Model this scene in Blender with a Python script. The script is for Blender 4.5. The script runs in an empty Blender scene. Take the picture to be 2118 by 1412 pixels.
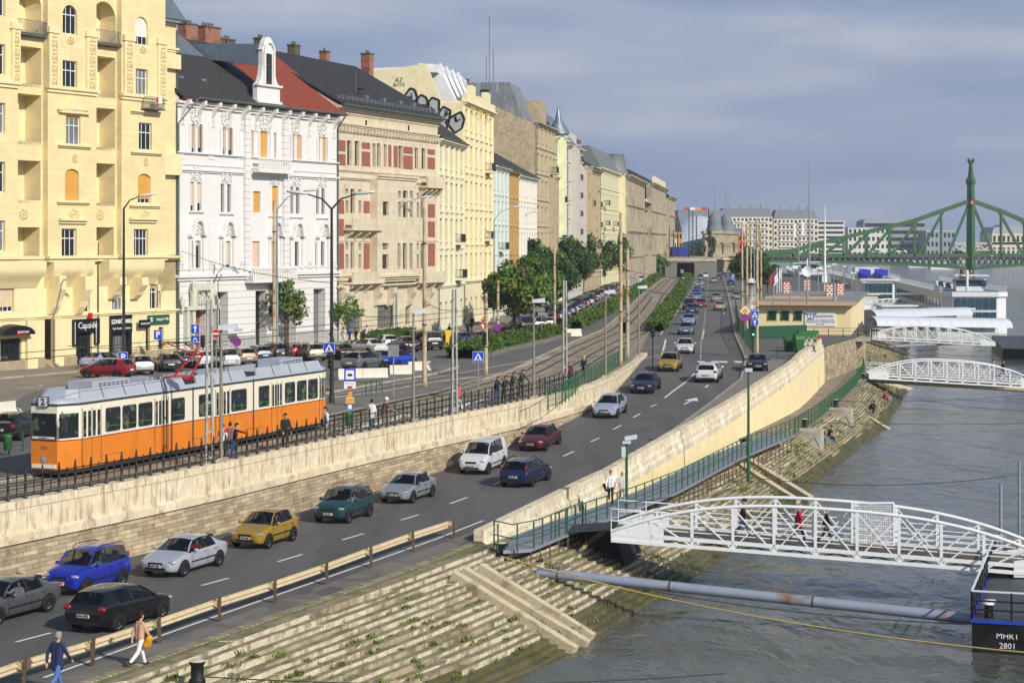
import bpy, bmesh, math, random
from mathutils import Vector, Matrix
random.seed(11)
R = random.Random(5)
rad = math.radians
SC = bpy.context.scene
COL = SC.collection
F, CX, HY, CZ = 4000.0, 1059.0, 500.0, 16.0
ZU, ZQ, ZW = 5.7, 2.7, 0.0      # upper embankment, lower quay, water
def G(px, py, z):
    Y = (CZ - z) * F / (py - HY)
    return Vector(((px - CX) * Y / F, Y, z))
def A(px, py, Y):
    return Vector(((px - CX) * Y / F, Y, CZ - (py - HY) * Y / F))
def ramp(Y):
    t = min(1, max(0, (Y - 106) / 60.0)); t = t * t * (3 - 2 * t) * .35 + t * .65
    return 2.8 + (ZU - 2.8) * t
def GR(px, py):
    z = 3.0
    for _ in range(30): z = .5 * z + .5 * ramp(G(px, py, z).y)
    return G(px, py, z)
def lin(h):
    h = h.lstrip('#'); o = []
    for i in (0, 2, 4):
        c = int(h[i:i + 2], 16) / 255
        o.append(c / 12.92 if c <= .04045 else ((c + .055) / 1.055) ** 2.4)
    return (*o, 1)
MATS = {}
def M(name, col='#808080', rough=.7, metal=0, var=.15, scale=1.5, bump=0, bscale=12, brick=None, coat=0, objcol=False, col2=None, thr=(.5, .62), scale2=2.0, spec=.5, emit=0, stretch=None, trans=0):
    if name in MATS: return MATS[name]
    m = bpy.data.materials.new(name); MATS[name] = m; m.use_nodes = True
    nt = m.node_tree; N = nt.nodes; L = nt.links; b = N['Principled BSDF']
    def mixc(f, a, c, mode='MIX'):
        n = N.new('ShaderNodeMix'); n.data_type = 'RGBA'; n.blend_type = mode
        for s, v in ((n.inputs[0], f), (n.inputs[6], a), (n.inputs[7], c)):
            if hasattr(v, 'is_linked') or hasattr(v, 'links'): L.new(v, s)
            else: s.default_value = v
        return n.outputs[2]
    def noise(sc, det=5, stretched=False):
        n = N.new('ShaderNodeTexNoise'); n.inputs['Scale'].default_value = sc; n.inputs['Detail'].default_value = det; n.inputs['Roughness'].default_value = .6
        src = tc.outputs['Object']
        if stretched and stretch:
            mp = N.new('ShaderNodeMapping'); mp.inputs['Scale'].default_value = stretch; L.new(src, mp.inputs[0]); src = mp.outputs[0]
        L.new(src, n.inputs[0]); return n.outputs[0]
    def rmp(src, a, c, lo=0, hi=1):
        n = N.new('ShaderNodeMapRange'); L.new(src, n.inputs[0])
        for i, v in enumerate((a, c, lo, hi)): n.inputs[i + 1].default_value = v
        return n.outputs[0]
    tc = N.new('ShaderNodeTexCoord')
    base = lin(col)
    if objcol:
        oi = N.new('ShaderNodeObjectInfo'); base = oi.outputs['Color']
    hgt = None
    if brick:
        bw, bh, mw, mc, c2 = brick
        t = N.new('ShaderNodeTexBrick'); L.new(tc.outputs['UV'], t.inputs[0])
        t.inputs['Scale'].default_value = 1; t.inputs['Brick Width'].default_value = bw; t.inputs['Row Height'].default_value = bh
        t.inputs['Mortar Size'].default_value = mw; t.inputs['Mortar Smooth'].default_value = .1; t.inputs['Bias'].default_value = 0
        t.inputs['Color1'].default_value = lin(col); t.inputs['Color2'].default_value = lin(c2); t.inputs['Mortar'].default_value = lin(mc)
        base = t.outputs[0]; hgt = t.outputs[1]
    if var:
        f = rmp(noise(scale), .25, .75, 1 - var, 1 + var)
        base = mixc(1.0, base, f, 'MULTIPLY')
    if col2:
        f = rmp(noise(scale2, 8, True), thr[0], thr[1])
        base = mixc(f, base, lin(col2))
    if hasattr(base, 'links'): L.new(base, b.inputs['Base Color'])
    else: b.inputs['Base Color'].default_value = base
    b.inputs['Roughness'].default_value = rough; b.inputs['Metallic'].default_value = metal
    b.inputs['Specular IOR Level'].default_value = spec; b.inputs['Coat Weight'].default_value = coat
    if coat: b.inputs['Coat Roughness'].default_value = .06
    if trans: b.inputs['Transmission Weight'].default_value = trans
    if emit:
        b.inputs['Emission Color'].default_value = lin(col); b.inputs['Emission Strength'].default_value = emit
    if bump or brick:
        bp = N.new('ShaderNodeBump'); bp.inputs['Strength'].default_value = min(1, bump or .3); bp.inputs['Distance'].default_value = .03
        h = noise(bscale, 6)
        if hgt is not None: h = mixc(.6, h, rmp(hgt, 0, 1, 1, 0))
        L.new(h, bp.inputs['Height']); L.new(bp.outputs[0], b.inputs['Normal'])
    return m
class MB:
    def __init__(s): s.v = []; s.f = []; s.m = []; s.sm = []; s.uv = {}
    def face(s, pts, m=0, smooth=False, uv=None):
        i = len(s.v); s.v += [tuple(p) for p in pts]; s.f.append(tuple(range(i, i + len(pts)))); s.m.append(m); s.sm.append(smooth)
        if uv: s.uv[len(s.f) - 1] = uv
    def grid(s, rows, m=0, smooth=True, closed=False, uvs=None):
        i0 = len(s.v); n = len(rows[0])
        for r in rows: s.v += [tuple(p) for p in r]
        for a in range(len(rows) - 1):
            for b in range(n if closed else n - 1):
                c = (b + 1) % n
                s.f.append((i0 + a * n + b, i0 + a * n + c, i0 + (a + 1) * n + c, i0 + (a + 1) * n + b)); s.m.append(m); s.sm.append(smooth)
                if uvs: s.uv[len(s.f) - 1] = [uvs[a][b], uvs[a][c], uvs[a + 1][c], uvs[a + 1][b]]
    def hexa(s, p, m=0):      # 8 points: bottom 4 ccw, top 4 ccw
        i = len(s.v); s.v += [tuple(q) for q in p]
        for q in ((0, 3, 2, 1), (4, 5, 6, 7), (0, 1, 5, 4), (1, 2, 6, 5), (2, 3, 7, 6), (3, 0, 4, 7)):
            s.f.append(tuple(i + k for k in q)); s.m.append(m); s.sm.append(False)
    def box(s, x0, x1, y0, y1, z0, z1, m=0):
        s.hexa([(x0, y0, z0), (x1, y0, z0), (x1, y1, z0), (x0, y1, z0), (x0, y0, z1), (x1, y0, z1), (x1, y1, z1), (x0, y1, z1)], m)
    def cbox(s, c, d, m=0): s.box(c[0] - d[0] / 2, c[0] + d[0] / 2, c[1] - d[1] / 2, c[1] + d[1] / 2, c[2] - d[2] / 2, c[2] + d[2] / 2, m)
    def prism(s, poly, z0, z1, m=0, cap=True):
        n = len(poly); i = len(s.v)
        s.v += [(p[0], p[1], z0) for p in poly] + [(p[0], p[1], z1) for p in poly]
        for k in range(n):
            j = (k + 1) % n; s.f.append((i + k, i + j, i + n + j, i + n + k)); s.m.append(m); s.sm.append(False)
        if cap:
            s.f.append(tuple(i + n + k for k in range(n))); s.m.append(m); s.sm.append(False)
            s.f.append(tuple(i + k for k in reversed(range(n)))); s.m.append(m); s.sm.append(False)
    def xz(s, poly, y0, y1, m=0):       # outline in x-z pushed along y
        n = len(poly); i = len(s.v)
        s.v += [(p[0], y0, p[1]) for p in poly] + [(p[0], y1, p[1]) for p in poly]
        for k in range(n):
            j = (k + 1) % n; s.f.append((i + k, i + n + k, i + n + j, i + j)); s.m.append(m); s.sm.append(False)
        s.f.append(tuple(i + k for k in range(n))); s.m.append(m); s.sm.append(False)
        s.f.append(tuple(i + n + k for k in reversed(range(n)))); s.m.append(m); s.sm.append(False)
    def yz(s, poly, x0, x1, m=0):       # outline in y-z pushed along x
        n = len(poly); i = len(s.v)
        s.v += [(x0, p[0], p[1]) for p in poly] + [(x1, p[0], p[1]) for p in poly]
        for k in range(n):
            j = (k + 1) % n; s.f.append((i + k, i + j, i + n + j, i + n + k)); s.m.append(m); s.sm.append(False)
        s.f.append(tuple(i + k for k in reversed(range(n)))); s.m.append(m); s.sm.append(False)
        s.f.append(tuple(i + n + k for k in range(n))); s.m.append(m); s.sm.append(False)
    def tube(s, path, r, n=6, m=0, cap=True):
        path = [Vector(p) for p in path]; rr = r if isinstance(r, (list, tuple)) else [r] * len(path)
        rows = []; up = None
        for k, p in enumerate(path):
            d = (path[min(k + 1, len(path) - 1)] - path[max(k - 1, 0)]); d = d.normalized() if d.length > 1e-9 else Vector((0, 0, 1))
            if up is None: up = Vector((0, 0, 1)) if abs(d.z) < .9 else Vector((1, 0, 0))
            a = d.cross(up)
            if a.length < 1e-6: a = d.cross(Vector((0, 1, 0)))
            a.normalize(); b = a.cross(d).normalized(); up = b
            rows.append([p + (a * math.cos(2 * math.pi * j / n) + b * math.sin(2 * math.pi * j / n)) * rr[k] for j in range(n)])
        s.grid(rows, m, n > 4, True)
        if cap:
            s.face(rows[0], m); s.face(list(reversed(rows[-1])), m)
    def bar(s, p, q, w, h=None, m=0, up=(0, 0, 1)):
        p = Vector(p); q = Vector(q); d = (q - p).normalized(); a = d.cross(Vector(up))
        if a.length < 1e-5: a = d.cross(Vector((0, 1, 0)))
        a.normalize(); b = a.cross(d); h = h or w
        c = [-a * w / 2 - b * h / 2, a * w / 2 - b * h / 2, a * w / 2 + b * h / 2, -a * w / 2 + b * h / 2]
        s.hexa([p + k for k in c] + [q + k for k in c], m)
    def lathe(s, prof, n=12, m=0, c=(0, 0, 0)):
        rows = [[(c[0] + r * math.cos(2 * math.pi * j / n), c[1] + r * math.sin(2 * math.pi * j / n), c[2] + z) for j in range(n)] for r, z in prof]
        s.grid(rows, m, n > 4, True)
        if prof[-1][0] > .001: s.face(rows[-1], m)
    def ball(s, c, r, m=0, n=8, k=5, sc=(1, 1, 1)):
        rows = []
        for a in range(k + 1):
            t = math.pi * a / k
            rows.append([(c[0] + sc[0] * r * math.sin(t) * math.cos(2 * math.pi * j / n), c[1] + sc[1] * r * math.sin(t) * math.sin(2 * math.pi * j / n), c[2] - sc[2] * r * math.cos(t)) for j in range(n)])
        s.grid(rows, m, True, True)
    def add(s, o, mat=None, m=None):
        i = len(s.v); k0 = len(s.f)
        s.v += [tuple(mat @ Vector(p)) for p in o.v] if mat else o.v
        s.f += [tuple(i + k for k in f) for f in o.f]; s.m += [m] * len(o.f) if m is not None else o.m; s.sm += o.sm
        for k, u in o.uv.items(): s.uv[k0 + k] = u
    def wall(s, x0, x1, z0, z1, ops=(), y=0., dep=.3, m=0, mr=None):
        """wall in the local x-z plane facing -y with openings (a,b,c,d[,arch]) and their reveals"""
        mr = m if mr is None else mr
        us = sorted({x0, x1, *[v for o in ops for v in (o[0], o[1]) if x0 < v < x1]}); vs = sorted({z0, z1, *[v for o in ops for v in (o[2], o[3]) if z0 < v < z1]})
        for b in range(len(vs) - 1):
            run = None
            for a in range(len(us)):
                inside = a == len(us) - 1 or any(o[0] < (us[a] + us[a + 1]) / 2 < o[1] and o[2] < (vs[b] + vs[b + 1]) / 2 < o[3] for o in ops)
                if inside:
                    if run is not None: s.face([(run, y, vs[b]), (us[a], y, vs[b]), (us[a], y, vs[b + 1]), (run, y, vs[b + 1])], m)
                    run = None
                elif run is None: run = us[a]
        for o in ops:
            a, b, c, d = o[:4]; e = y + dep
            if len(o) > 4 and o[4]:
                r = (b - a) / 2; zc = d - r * o[4]; n = 10
                P = [(a + r - r * math.cos(math.pi * k / n), zc + r * o[4] * math.sin(math.pi * k / n)) for k in range(n + 1)]
                for k in range(n):
                    p, q = P[k], P[k + 1]
                    s.face([(p[0], y, p[1]), (q[0], y, q[1]), (q[0], y, d), (p[0], y, d)], m)
                    s.face([(p[0], y, p[1]), (p[0], e, p[1]), (q[0], e, q[1]), (q[0], y, q[1])], mr, True)
                d2 = zc
            else:
                d2 = d; s.face([(a, y, d), (a, e, d), (b, e, d), (b, y, d)], mr)
            s.face([(a, y, c), (a, e, c), (a, e, d2), (a, y, d2)], mr); s.face([(b, y, d2), (b, e, d2), (b, e, c), (b, y, c)], mr)
            s.face([(b, y, c), (b, e, c), (a, e, c), (a, y, c)], mr)
    def mesh(s, name, mats, ang=None):
        me = bpy.data.meshes.new(name); me.from_pydata(s.v, [], s.f)
        for m in (mats if isinstance(mats, (list, tuple)) else [mats]): me.materials.append(m)
        me.polygons.foreach_set('material_index', s.m); me.polygons.foreach_set('use_smooth', s.sm)
        ul = me.uv_layers.new(name='UVMap'); flat = [0.0] * (2 * len(me.loops)); V = s.v; k = 0
        for fi, f in enumerate(s.f):
            u = s.uv.get(fi)
            if u is None:
                a, b, c = Vector(V[f[0]]), Vector(V[f[1]]), Vector(V[f[2]]); n = (b - a).cross(c - a)
                if n.length < 1e-12 and len(f) > 3: n = (c - a).cross(Vector(V[f[3]]) - a)
                if n.length > 1e-12: n.normalize()
                if abs(n.z) > .75: u = [(V[i][0], V[i][1]) for i in f]
                else:
                    t = Vector((-n.y, n.x, 0))
                    if t.length > 1e-9: t.normalize()
                    q = math.sqrt(max(1e-6, 1 - n.z * n.z)); u = [(V[i][0] * t.x + V[i][1] * t.y, V[i][2] / q) for i in f]
            for p in u: flat[k] = p[0]; flat[k + 1] = p[1]; k += 2
        ul.data.foreach_set('uv', flat); me.validate(); me.update()
        if ang: me.polygons.foreach_set('use_smooth', [True] * len(me.polygons)); me.set_sharp_from_angle(angle=rad(ang))
        return me
def link(name, data, parent=None, loc=None, rz=0):
    o = bpy.data.objects.new(name, data); COL.objects.link(o)
    if parent: o.parent = parent
    if loc is not None: o.location = loc
    if rz: o.rotation_euler = (0, 0, rz)
    return o
def tag(o, label=None, cat=None, group=None, kind=None):
    for k, v in (('label', label), ('category', cat), ('group', group), ('kind', kind)):
        if v: o[k] = v
    return o
def obj(name, mb, mats, parent=None, loc=None, rz=0, ang=None): return link(name, mb.mesh(name, mats, ang), parent, loc, rz)
def thing(name, label, cat, loc=(0, 0, 0), rz=0, group=None): return tag(link(name, None, None, loc, rz), label, cat, group)
def solo(name, mb, mats, label, cat, group=None, loc=None, rz=0, ang=None): return tag(obj(name, mb, mats, None, loc, rz, ang), label, cat, group)
def struct(name, mb, mats): return tag(obj(name, mb, mats), kind='structure')
KIDS = {}
def dup(o, loc=None, rz=None, label=None, parent=None, group=None):
    c = o.copy(); COL.objects.link(c); c.parent = parent
    if loc is not None: c.location = loc
    if rz is not None: c.rotation_euler = (0, 0, rz)
    if label: c['label'] = label
    if group: c['group'] = group
    for k in o.children: dup(k, parent=c)
    return c
BENCH = bpy.data.scenes.new('bench'); BVL = BENCH.view_layers[0]
def text_mb(body, size, m=0, depth=.01, align='CENTER', bold=0):
    cu = bpy.data.curves.new('lettering', 'FONT'); cu.body = body; cu.size = size; cu.align_x = align; cu.align_y = 'CENTER'; cu.extrude = depth; cu.resolution_u = 2; cu.offset = bold
    t = bpy.data.objects.new('lettering', cu); BENCH.collection.objects.link(t); BVL.update()
    te = t.evaluated_get(BVL.depsgraph); me = te.to_mesh(); mb = MB()
    mb.v = [tuple(v.co) for v in me.vertices]; mb.f = [tuple(p.vertices) for p in me.polygons]; mb.m = [m] * len(mb.f); mb.sm = [False] * len(mb.f)
    te.to_mesh_clear(); bpy.data.objects.remove(t); bpy.data.curves.remove(cu); return mb
def stand(p, x, z=None):       # matrix that stands flat lettering upright: its x along the given direction, its y up
    x = Vector((x[0], x[1], 0)).normalized(); n = Vector((x.y, -x.x, 0))
    return Matrix(((x.x, 0, n.x, p[0]), (x.y, 0, n.y, p[1]), (0, 1, 0, p[2]), (0, 0, 0, 1)))
def lerp(a, b, t): return a + (b - a) * t
class Line:                     # polyline with arc length, for kerbs, walls, fences
    def __init__(s, pts):
        s.p = [Vector(p) for p in pts]; s.l = [0]
        for a, b in zip(s.p, s.p[1:]): s.l.append(s.l[-1] + (b - a).length)
        s.L = s.l[-1]
    def at(s, d):
        d = min(max(d, 0), s.L); k = 0
        while k < len(s.l) - 2 and s.l[k + 1] < d: k += 1
        return s.p[k].lerp(s.p[k + 1], (d - s.l[k]) / max(1e-9, s.l[k + 1] - s.l[k]))
    def dir(s, d):
        v = s.at(min(s.L, d + .4)) - s.at(max(0, d - .4)); return v.normalized()
    def nrm(s, d):              # to the right of travel, level
        t = s.dir(d); return Vector((t.y, -t.x, 0)).normalized()
    def off(s, o, step=2.0, z=None, d0=0, d1=None):
        d1 = s.L if d1 is None else d1; n = max(1, int((d1 - d0) / step)); r = []
        for k in range(n + 1):
            d = d0 + (d1 - d0) * k / n; q = s.at(d) + s.nrm(d) * o
            if z is not None: q.z = z
            r.append(q)
        return r
    def smooth(s, it=2):
        p = s.p
        for _ in range(it):
            q = [p[0]]
            for a, b in zip(p, p[1:]): q += [a.lerp(b, .25), a.lerp(b, .75)]
            p = q + [p[-1]]
        return Line(p)
cam = bpy.data.cameras.new('camera'); co = bpy.data.objects.new('camera', cam); COL.objects.link(co)
co.location = (0, 0, CZ); co.rotation_euler = (rad(90), 0, 0)
cam.sensor_width = 36; cam.lens = 36 * F / 2118; cam.shift_y = -206 / 2118; cam.clip_start = 1; cam.clip_end = 8000
SC.camera = co
SC.view_settings.view_transform = 'Standard'; SC.view_settings.look = 'None'; SC.view_settings.exposure = 0; SC.view_settings.gamma = 1
SUNDIR = Vector((.66, -.75, 0)).normalized(); ELEV = rad(31)
tosun = Vector((SUNDIR.x * math.cos(ELEV), SUNDIR.y * math.cos(ELEV), math.sin(ELEV)))
sl = bpy.data.lights.new('sun', 'SUN'); sl.energy = 4.1; sl.angle = rad(.6); sl.color = (1, .94, .84)
so = bpy.data.objects.new('sun', sl); COL.objects.link(so); so.rotation_euler = tosun.to_track_quat('Z', 'Y').to_euler(); so.location = (60, -60, 120)
w = bpy.data.worlds.new('World'); SC.world = w; w.use_nodes = True
nt = w.node_tree; N = nt.nodes; L = nt.links; bg = N['Background']; bg.inputs[1].default_value = .1
sky = N.new('ShaderNodeTexSky'); sky.sky_type = 'NISHITA'; sky.sun_disc = False; sky.sun_elevation = ELEV; sky.sun_rotation = math.atan2(SUNDIR.x, SUNDIR.y)
sky.air_density = 1.0; sky.dust_density = 1.2
tc = N.new('ShaderNodeTexCoord'); mp = N.new('ShaderNodeMapping'); mp.inputs['Scale'].default_value = (1.6, 1.6, 9); L.new(tc.outputs['Generated'], mp.inputs[0])
n1 = N.new('ShaderNodeTexNoise'); n1.inputs['Scale'].default_value = 2.6; n1.inputs['Detail'].default_value = 7; n1.inputs['Roughness'].default_value = .52; L.new(mp.outputs[0], n1.inputs[0])
cr = N.new('ShaderNodeValToRGB'); L.new(n1.outputs[0], cr.inputs[0])
cr.color_ramp.elements[0].position = .33; cr.color_ramp.elements[0].color = (2.3, 3.0, 4.9, 1)
cr.color_ramp.elements[1].position = .70; cr.color_ramp.elements[1].color = (5.0, 5.15, 6.1, 1)
e = cr.color_ramp.elements.new(.52); e.color = (3.15, 3.8, 5.35, 1)
mx = N.new('ShaderNodeMix'); mx.data_type = 'RGBA'; sx = N.new('ShaderNodeSeparateXYZ'); L.new(tc.outputs['Generated'], sx.inputs[0]); el = N.new('ShaderNodeMapRange'); L.new(sx.outputs[2], el.inputs[0])
for i, v in enumerate((.12, .42, .93, .12)): el.inputs[i + 1].default_value = v
L.new(el.outputs[0], mx.inputs[0])
L.new(sky.outputs[0], mx.inputs[6]); L.new(cr.outputs[0], mx.inputs[7]); L.new(mx.outputs[2], bg.inputs[0])
def XY(pts): return [Vector((a, b, 0)) for a, b in pts]
def clean(ps): return [Vector((p.x, p.y, 0)) for p in ps]
WALL = Line(clean([Vector((-30.5, 52, 0))] + [G(x, y, 5.9) for x, y in ((0, 1045), (400, 972), (681, 911), (900, 867), (1049, 838), (1160, 814))] + [Vector((7.0, 141, 0)), Vector((10.2, 160, 0)), G(1339, 730, 5.9)])).smooth(1)
def PZ(px, py, h):
    z = 4.0
    for _ in range(30): z = .5 * z + .5 * (ramp(G(px, py, z).y) + h)
    return G(px, py, z)
PARA = Line(clean([PZ(1000, 1096, .5), PZ(1125, 1036, .6), PZ(1250, 975, .75), PZ(1400, 893, .9), PZ(1530, 820, .9), PZ(1620, 763, .9), PZ(1655, 738, .9), PZ(1700, 700, .9)])).smooth(1)
TOPE = Line([G(100, 1475, 2.7), G(400, 1367, 2.7), G(900, 1184, 2.7), G(1020, 1138, 2.6), G(1245, 1063, 2.3), G(1530, 952, 2.0), G(1640, 893, 2.25), G(1730, 835, 2.3), G(1790, 775, 2.3), Vector((44, 250, 2.3)), Vector((62, 330, 2.3))])
WATE = Line(clean([G(830, 1500, 0), G(1045, 1412, 0), G(1215, 1328, 0), G(1450, 1180, 0), G(1560, 1103, 0), G(1700, 985, 0), G(1832, 880, 0), G(1875, 808, 0)] + [Vector((51.5, 252, 0)), Vector((68, 332, 0))]))
TL = Line(XY([(-41, 48), (-20.95, 84.7)]) + clean([G(x, y, ZU) for x, y in ((683, 862), (832, 829), (900, 815), (1050, 772), (1152, 723), (1248, 683), (1296, 643), (1325, 612), (1370, 576.5))]))
def xat(line, Y):
    p = line.p
    for a, b in zip(p, p[1:]):
        if a.y <= Y <= b.y: return lerp(a.x, b.x, (Y - a.y) / (b.y - a.y))
    a, b = (p[0], p[1]) if Y < p[0].y else (p[-2], p[-1])
    return lerp(a.x, b.x, (Y - a.y) / (b.y - a.y))
TR = Line([p - WALL.nrm(d) * .75 for p, d in ((WALL.at(d), d) for d in [WALL.L * k / 14 for k in range(15)])] + clean([G(x, y, ZU) for x, y in ((1346, 680), (1394, 612), (1412, 575))]))
def XR(Y): return xat(TOPE, Y) if Y < PARA.p[0].y - .3 else xat(PARA, Y)
EDGE = Line(XY([(PARA.p[-1].x, PARA.p[-1].y), (36.5, 206), (39.5, 216), (73, 412), (95, 711), (106, 900)]))
asph = M('asphalt', '#605f5e', .85, var=.16, scale=3.5, bump=.25, bscale=60, col2='#4d4d4c', scale2=.45, thr=(.42, .7), stretch=(1, .12, 1))
asph_up = M('upper_asphalt', '#636260', .85, var=.2, scale=.3, bump=.2, bscale=50, col2='#66645f', scale2=.12, thr=(.5, .62))
pave = M('pavement', '#75716b', .85, var=.15, scale=.6, bump=.25, bscale=40, col2='#625f5b', scale2=.5)
sidew = M('footway', '#7f7a73', .85, var=.14, scale=.5, bump=.2, bscale=30)
trackm = M('track_slabs', '#a09684', .9, var=.18, scale=1.2, bump=.3, bscale=16, brick=(2.2, 1.5, .05, '#5c5444', '#8d8271'), col2='#6d6048', scale2=.7, thr=(.5, .66))
kerbm = M('kerb_stone', '#a9a294', .85, var=.2, scale=2, bump=.3, bscale=20, brick=(1.0, .5, .02, '#6d675c', '#958e80'))
white = M('road_paint', '#dcdbd4', .7, var=.15, scale=6, col2='#8f8e8b', scale2=9, thr=(.58, .7))
stone = M('quay_limestone', '#e0d6bf', .9, var=.2, scale=1.4, bump=.5, bscale=9, brick=(1.25, 10, .012, '#8d8573', '#cfc3a8'), col2='#9d9278', scale2=2.2, thr=(.54, .7))
stepm = M('step_stone', '#c9bfa8', .9, var=.22, scale=2.2, bump=.6, bscale=7, col2='#857b60', scale2=1.7, thr=(.46, .64))
wetm = M('wet_step_stone', '#6b6445', .5, var=.3, scale=1.6, bump=.6, bscale=7, col2='#4c4d2e', scale2=.8, thr=(.42, .62))
ashl = M('ashlar_wall', '#beae90', .9, var=.3, scale=2.2, bump=.8, bscale=7, brick=(.85, .34, .012, '#6d614b', '#94836a'), col2='#7d7360', scale2=1.1, thr=(.52, .68))
blockm = M('parapet_block', '#dccfb4', .9, var=.2, scale=3, bump=.6, bscale=8, brick=(1.25, 1.22, .012, '#8a7c62', '#d8c8a8'), col2='#a4967c', scale2=1.5, thr=(.52, .66), stretch=(2, 2, .5))
copem = M('coping_stone', '#dccfb4', .9, var=.15, scale=2, bump=.4, bscale=12, brick=(1.6, 3, .012, '#8a7d64', '#cfc0a2'), col2='#9b8e76', scale2=1.2, thr=(.54, .68))
ywall = M('yellow_cladding', '#ecdcae', .9, var=.07, scale=.8, bump=.25, bscale=12, brick=(.5, .3, .008, '#cdbd90', '#e6d5a4'), col2='#cbb98c', scale2=.5, thr=(.58, .72), stretch=(1, 1, .3))
rows = []; Yv = []
Y = 50.0
while Y < 174: Yv.append(Y); Y += 1.6
Yv.append(176.0)
mb = MB(); NX = 10
for Y in Yv:
    xl = xat(WALL, Y) + .1; xr = XR(Y) - .05
    if Y > 168: xr = max(xr, 24)
    rows.append([(lerp(xl, xr, k / NX), Y, ramp(Y)) for k in range(NX + 1)])
mb.grid(rows, 0, True); struct('lower_road', mb, asph)
mb = MB(); rows = []
for Y in [48 + 6 * k for k in range(19)] + [162, 168, 172, 176]:
    xr = xat(WALL, Y) - .35; rows.append([(lerp(-260, xr, k / 8), Y, ZU) for k in range(9)])
mb.grid(rows, 0)
rows = [[(lerp(-260, (XR(Y) if Y < EDGE.p[0].y else xat(EDGE, Y)) - .1, k / 8), Y, ZU) for k in range(9)] for Y in (176, 180, 186, 190, 200, 206, 210, 216, 240, 280, 330, 380, 412, 480, 560, 640, 711, 800, 900)]
mb.grid(rows, 0)
struct('upper_ground', mb, asph_up)
mb = MB()      # river-side face of the raised embankment
for a, b in zip(EDGE.p, EDGE.p[1:]): mb.face([(a.x, a.y, 0), (b.x, b.y, 0), (b.x, b.y, ZU), (a.x, a.y, ZU)], 0)
struct('embankment_face', mb, ashl)
def sheet(name, left, right, z, m, n=40, zf=None, u=False):
    mb = MB(); rows = []; uvs = []
    for k in range(n + 1):
        a = left.at(left.L * k / n); b = right.at(right.L * k / n)
        rows.append([(p.x, p.y, (zf(p.y) if zf else 0) + z) for p in (a, a.lerp(b, .33), a.lerp(b, .67), b)])
        uvs.append([(left.L * k / n, v) for v in (0, (b - a).length * .33, (b - a).length * .67, (b - a).length)])
    mb.grid(rows, 0, True, uvs=uvs if u else None); return struct(name, mb, m)
def kerb(name, line, wd=.18, h=.13, z=ZU, m=None, side=-1, step=1.5, zf=None):
    mb = MB(); n = max(2, int(line.L / step)); rows = []; uvs = []
    for k in range(n + 1):
        d = line.L * k / n; p = line.at(d); q = p + line.nrm(d) * wd * side; zz = (zf(p.y) if zf else z)
        rows.append([(p.x, p.y, zz - .05), (p.x, p.y, zz + h), (q.x, q.y, zz + h), (q.x, q.y, zz - .05)]); uvs.append([(d, 0), (d, .15), (d, .35), (d, .5)])
    mb.grid(rows, 0, False, uvs=uvs); return struct(name, mb, m or kerbm)
tb = sheet('tram_track_bed', TL, TR, .006, trackm, 60, lambda y: ZU, True)
CEN = [Line([TL.at(TL.L * k / 80).lerp(TR.at(TR.L * k / 80), 0) + (TL.nrm(TL.L * k / 80) * lerp(1.6, 1.75, k / 80)) for k in range(81)]), None]
CEN[1] = Line([p + CEN[0].nrm(CEN[0].L * k / 80) * lerp(3.05, 2.9, k / 80) for k, p in enumerate(CEN[0].off(0, CEN[0].L / 80))])
railm = M('rail_steel', '#6b5a48', .45, .6, var=.2, scale=4); darkg = M('rail_groove', '#40382c', .9)
mb = MB()
for c in CEN:
    for s in (-.72, .72):
        a = c.off(s, 2.5); mb.grid([[(p.x - .06, p.y, ZU + .014), (p.x, p.y, ZU + .03), (p.x + .06, p.y, ZU + .014)] for p in a], 0, False)
        a2 = c.off(s + .14 * (1 if s < 0 else -1), 2.5); mb.grid([[(p.x - .09, p.y, ZU + .0105), (p.x + .09, p.y, ZU + .0105)] for p in a2], 1, False)
struct('tram_rails', mb, [railm, darkg])
kerb('track_kerb', Line(TL.off(0, 2, 0, 30, TL.L)), .22, .14)
def psheet(name, px, z, m, zz=ZU):
    mb = MB(); mb.face([tuple(G(x, y, zz) + Vector((0, 0, z))) for x, y in px], 0); return struct(name, mb, m)
psheet('stop_island', [(640, 877), (683, 864), (754, 850), (832, 831), (900, 817), (1000, 787), (985, 783), (900, 793), (800, 812), (690, 826), (600, 850)], .12, pave)
kerb('island_kerb', Line(clean([G(x, y, ZU) for x, y in ((690, 825), (800, 811), (900, 792), (985, 782))])), .2, .14)
psheet('traffic_island', [(683, 812), (760, 797), (905, 772), (950, 757), (930, 752), (850, 765), (700, 790), (670, 800)], .1, pave)
kerb('traffic_island_kerb', Line(clean([G(x, y, ZU) for x, y in ((640, 822), (760, 799), (905, 774), (950, 759))])), .2, .14)
FAC = [Vector(p) for p in ((-47.0, 140, 0), (-29.9, 172.4, 0), (-17.8, 197, 0), (-8.5, 221, 0))]
FAC += [Vector((-8.5 + .15 * t, 221 + t, 0)) for t in (16.7, 38.9, 52.6, 61.9, 81.4, 106, 121, 146, 177, 224)] + [Vector((27.5, 462, 0)), Vector((54, 660, 0))]
FL = Line([Vector((-62, 110, 0))] + FAC)
sheet('footway_by_facades', Line(FL.off(-.3, 4, 0)), Line(FL.off(5.2, 4, 0)), .12, sidew, 90, lambda y: ZU)
kerb('facade_kerb', Line(FL.off(5.3, 3, 0)), .2, .13)
psheet('square_paving', [(-120, 980), (-100, 800), (0, 760), (330, 738), (300, 762), (160, 790), (60, 812), (0, 850), (-60, 900)], .008, M('square_asphalt', '#837b70', .85, var=.15, scale=.4, bump=.2, bscale=30, col2='#756d62', scale2=.3))
mb = MB()
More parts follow.
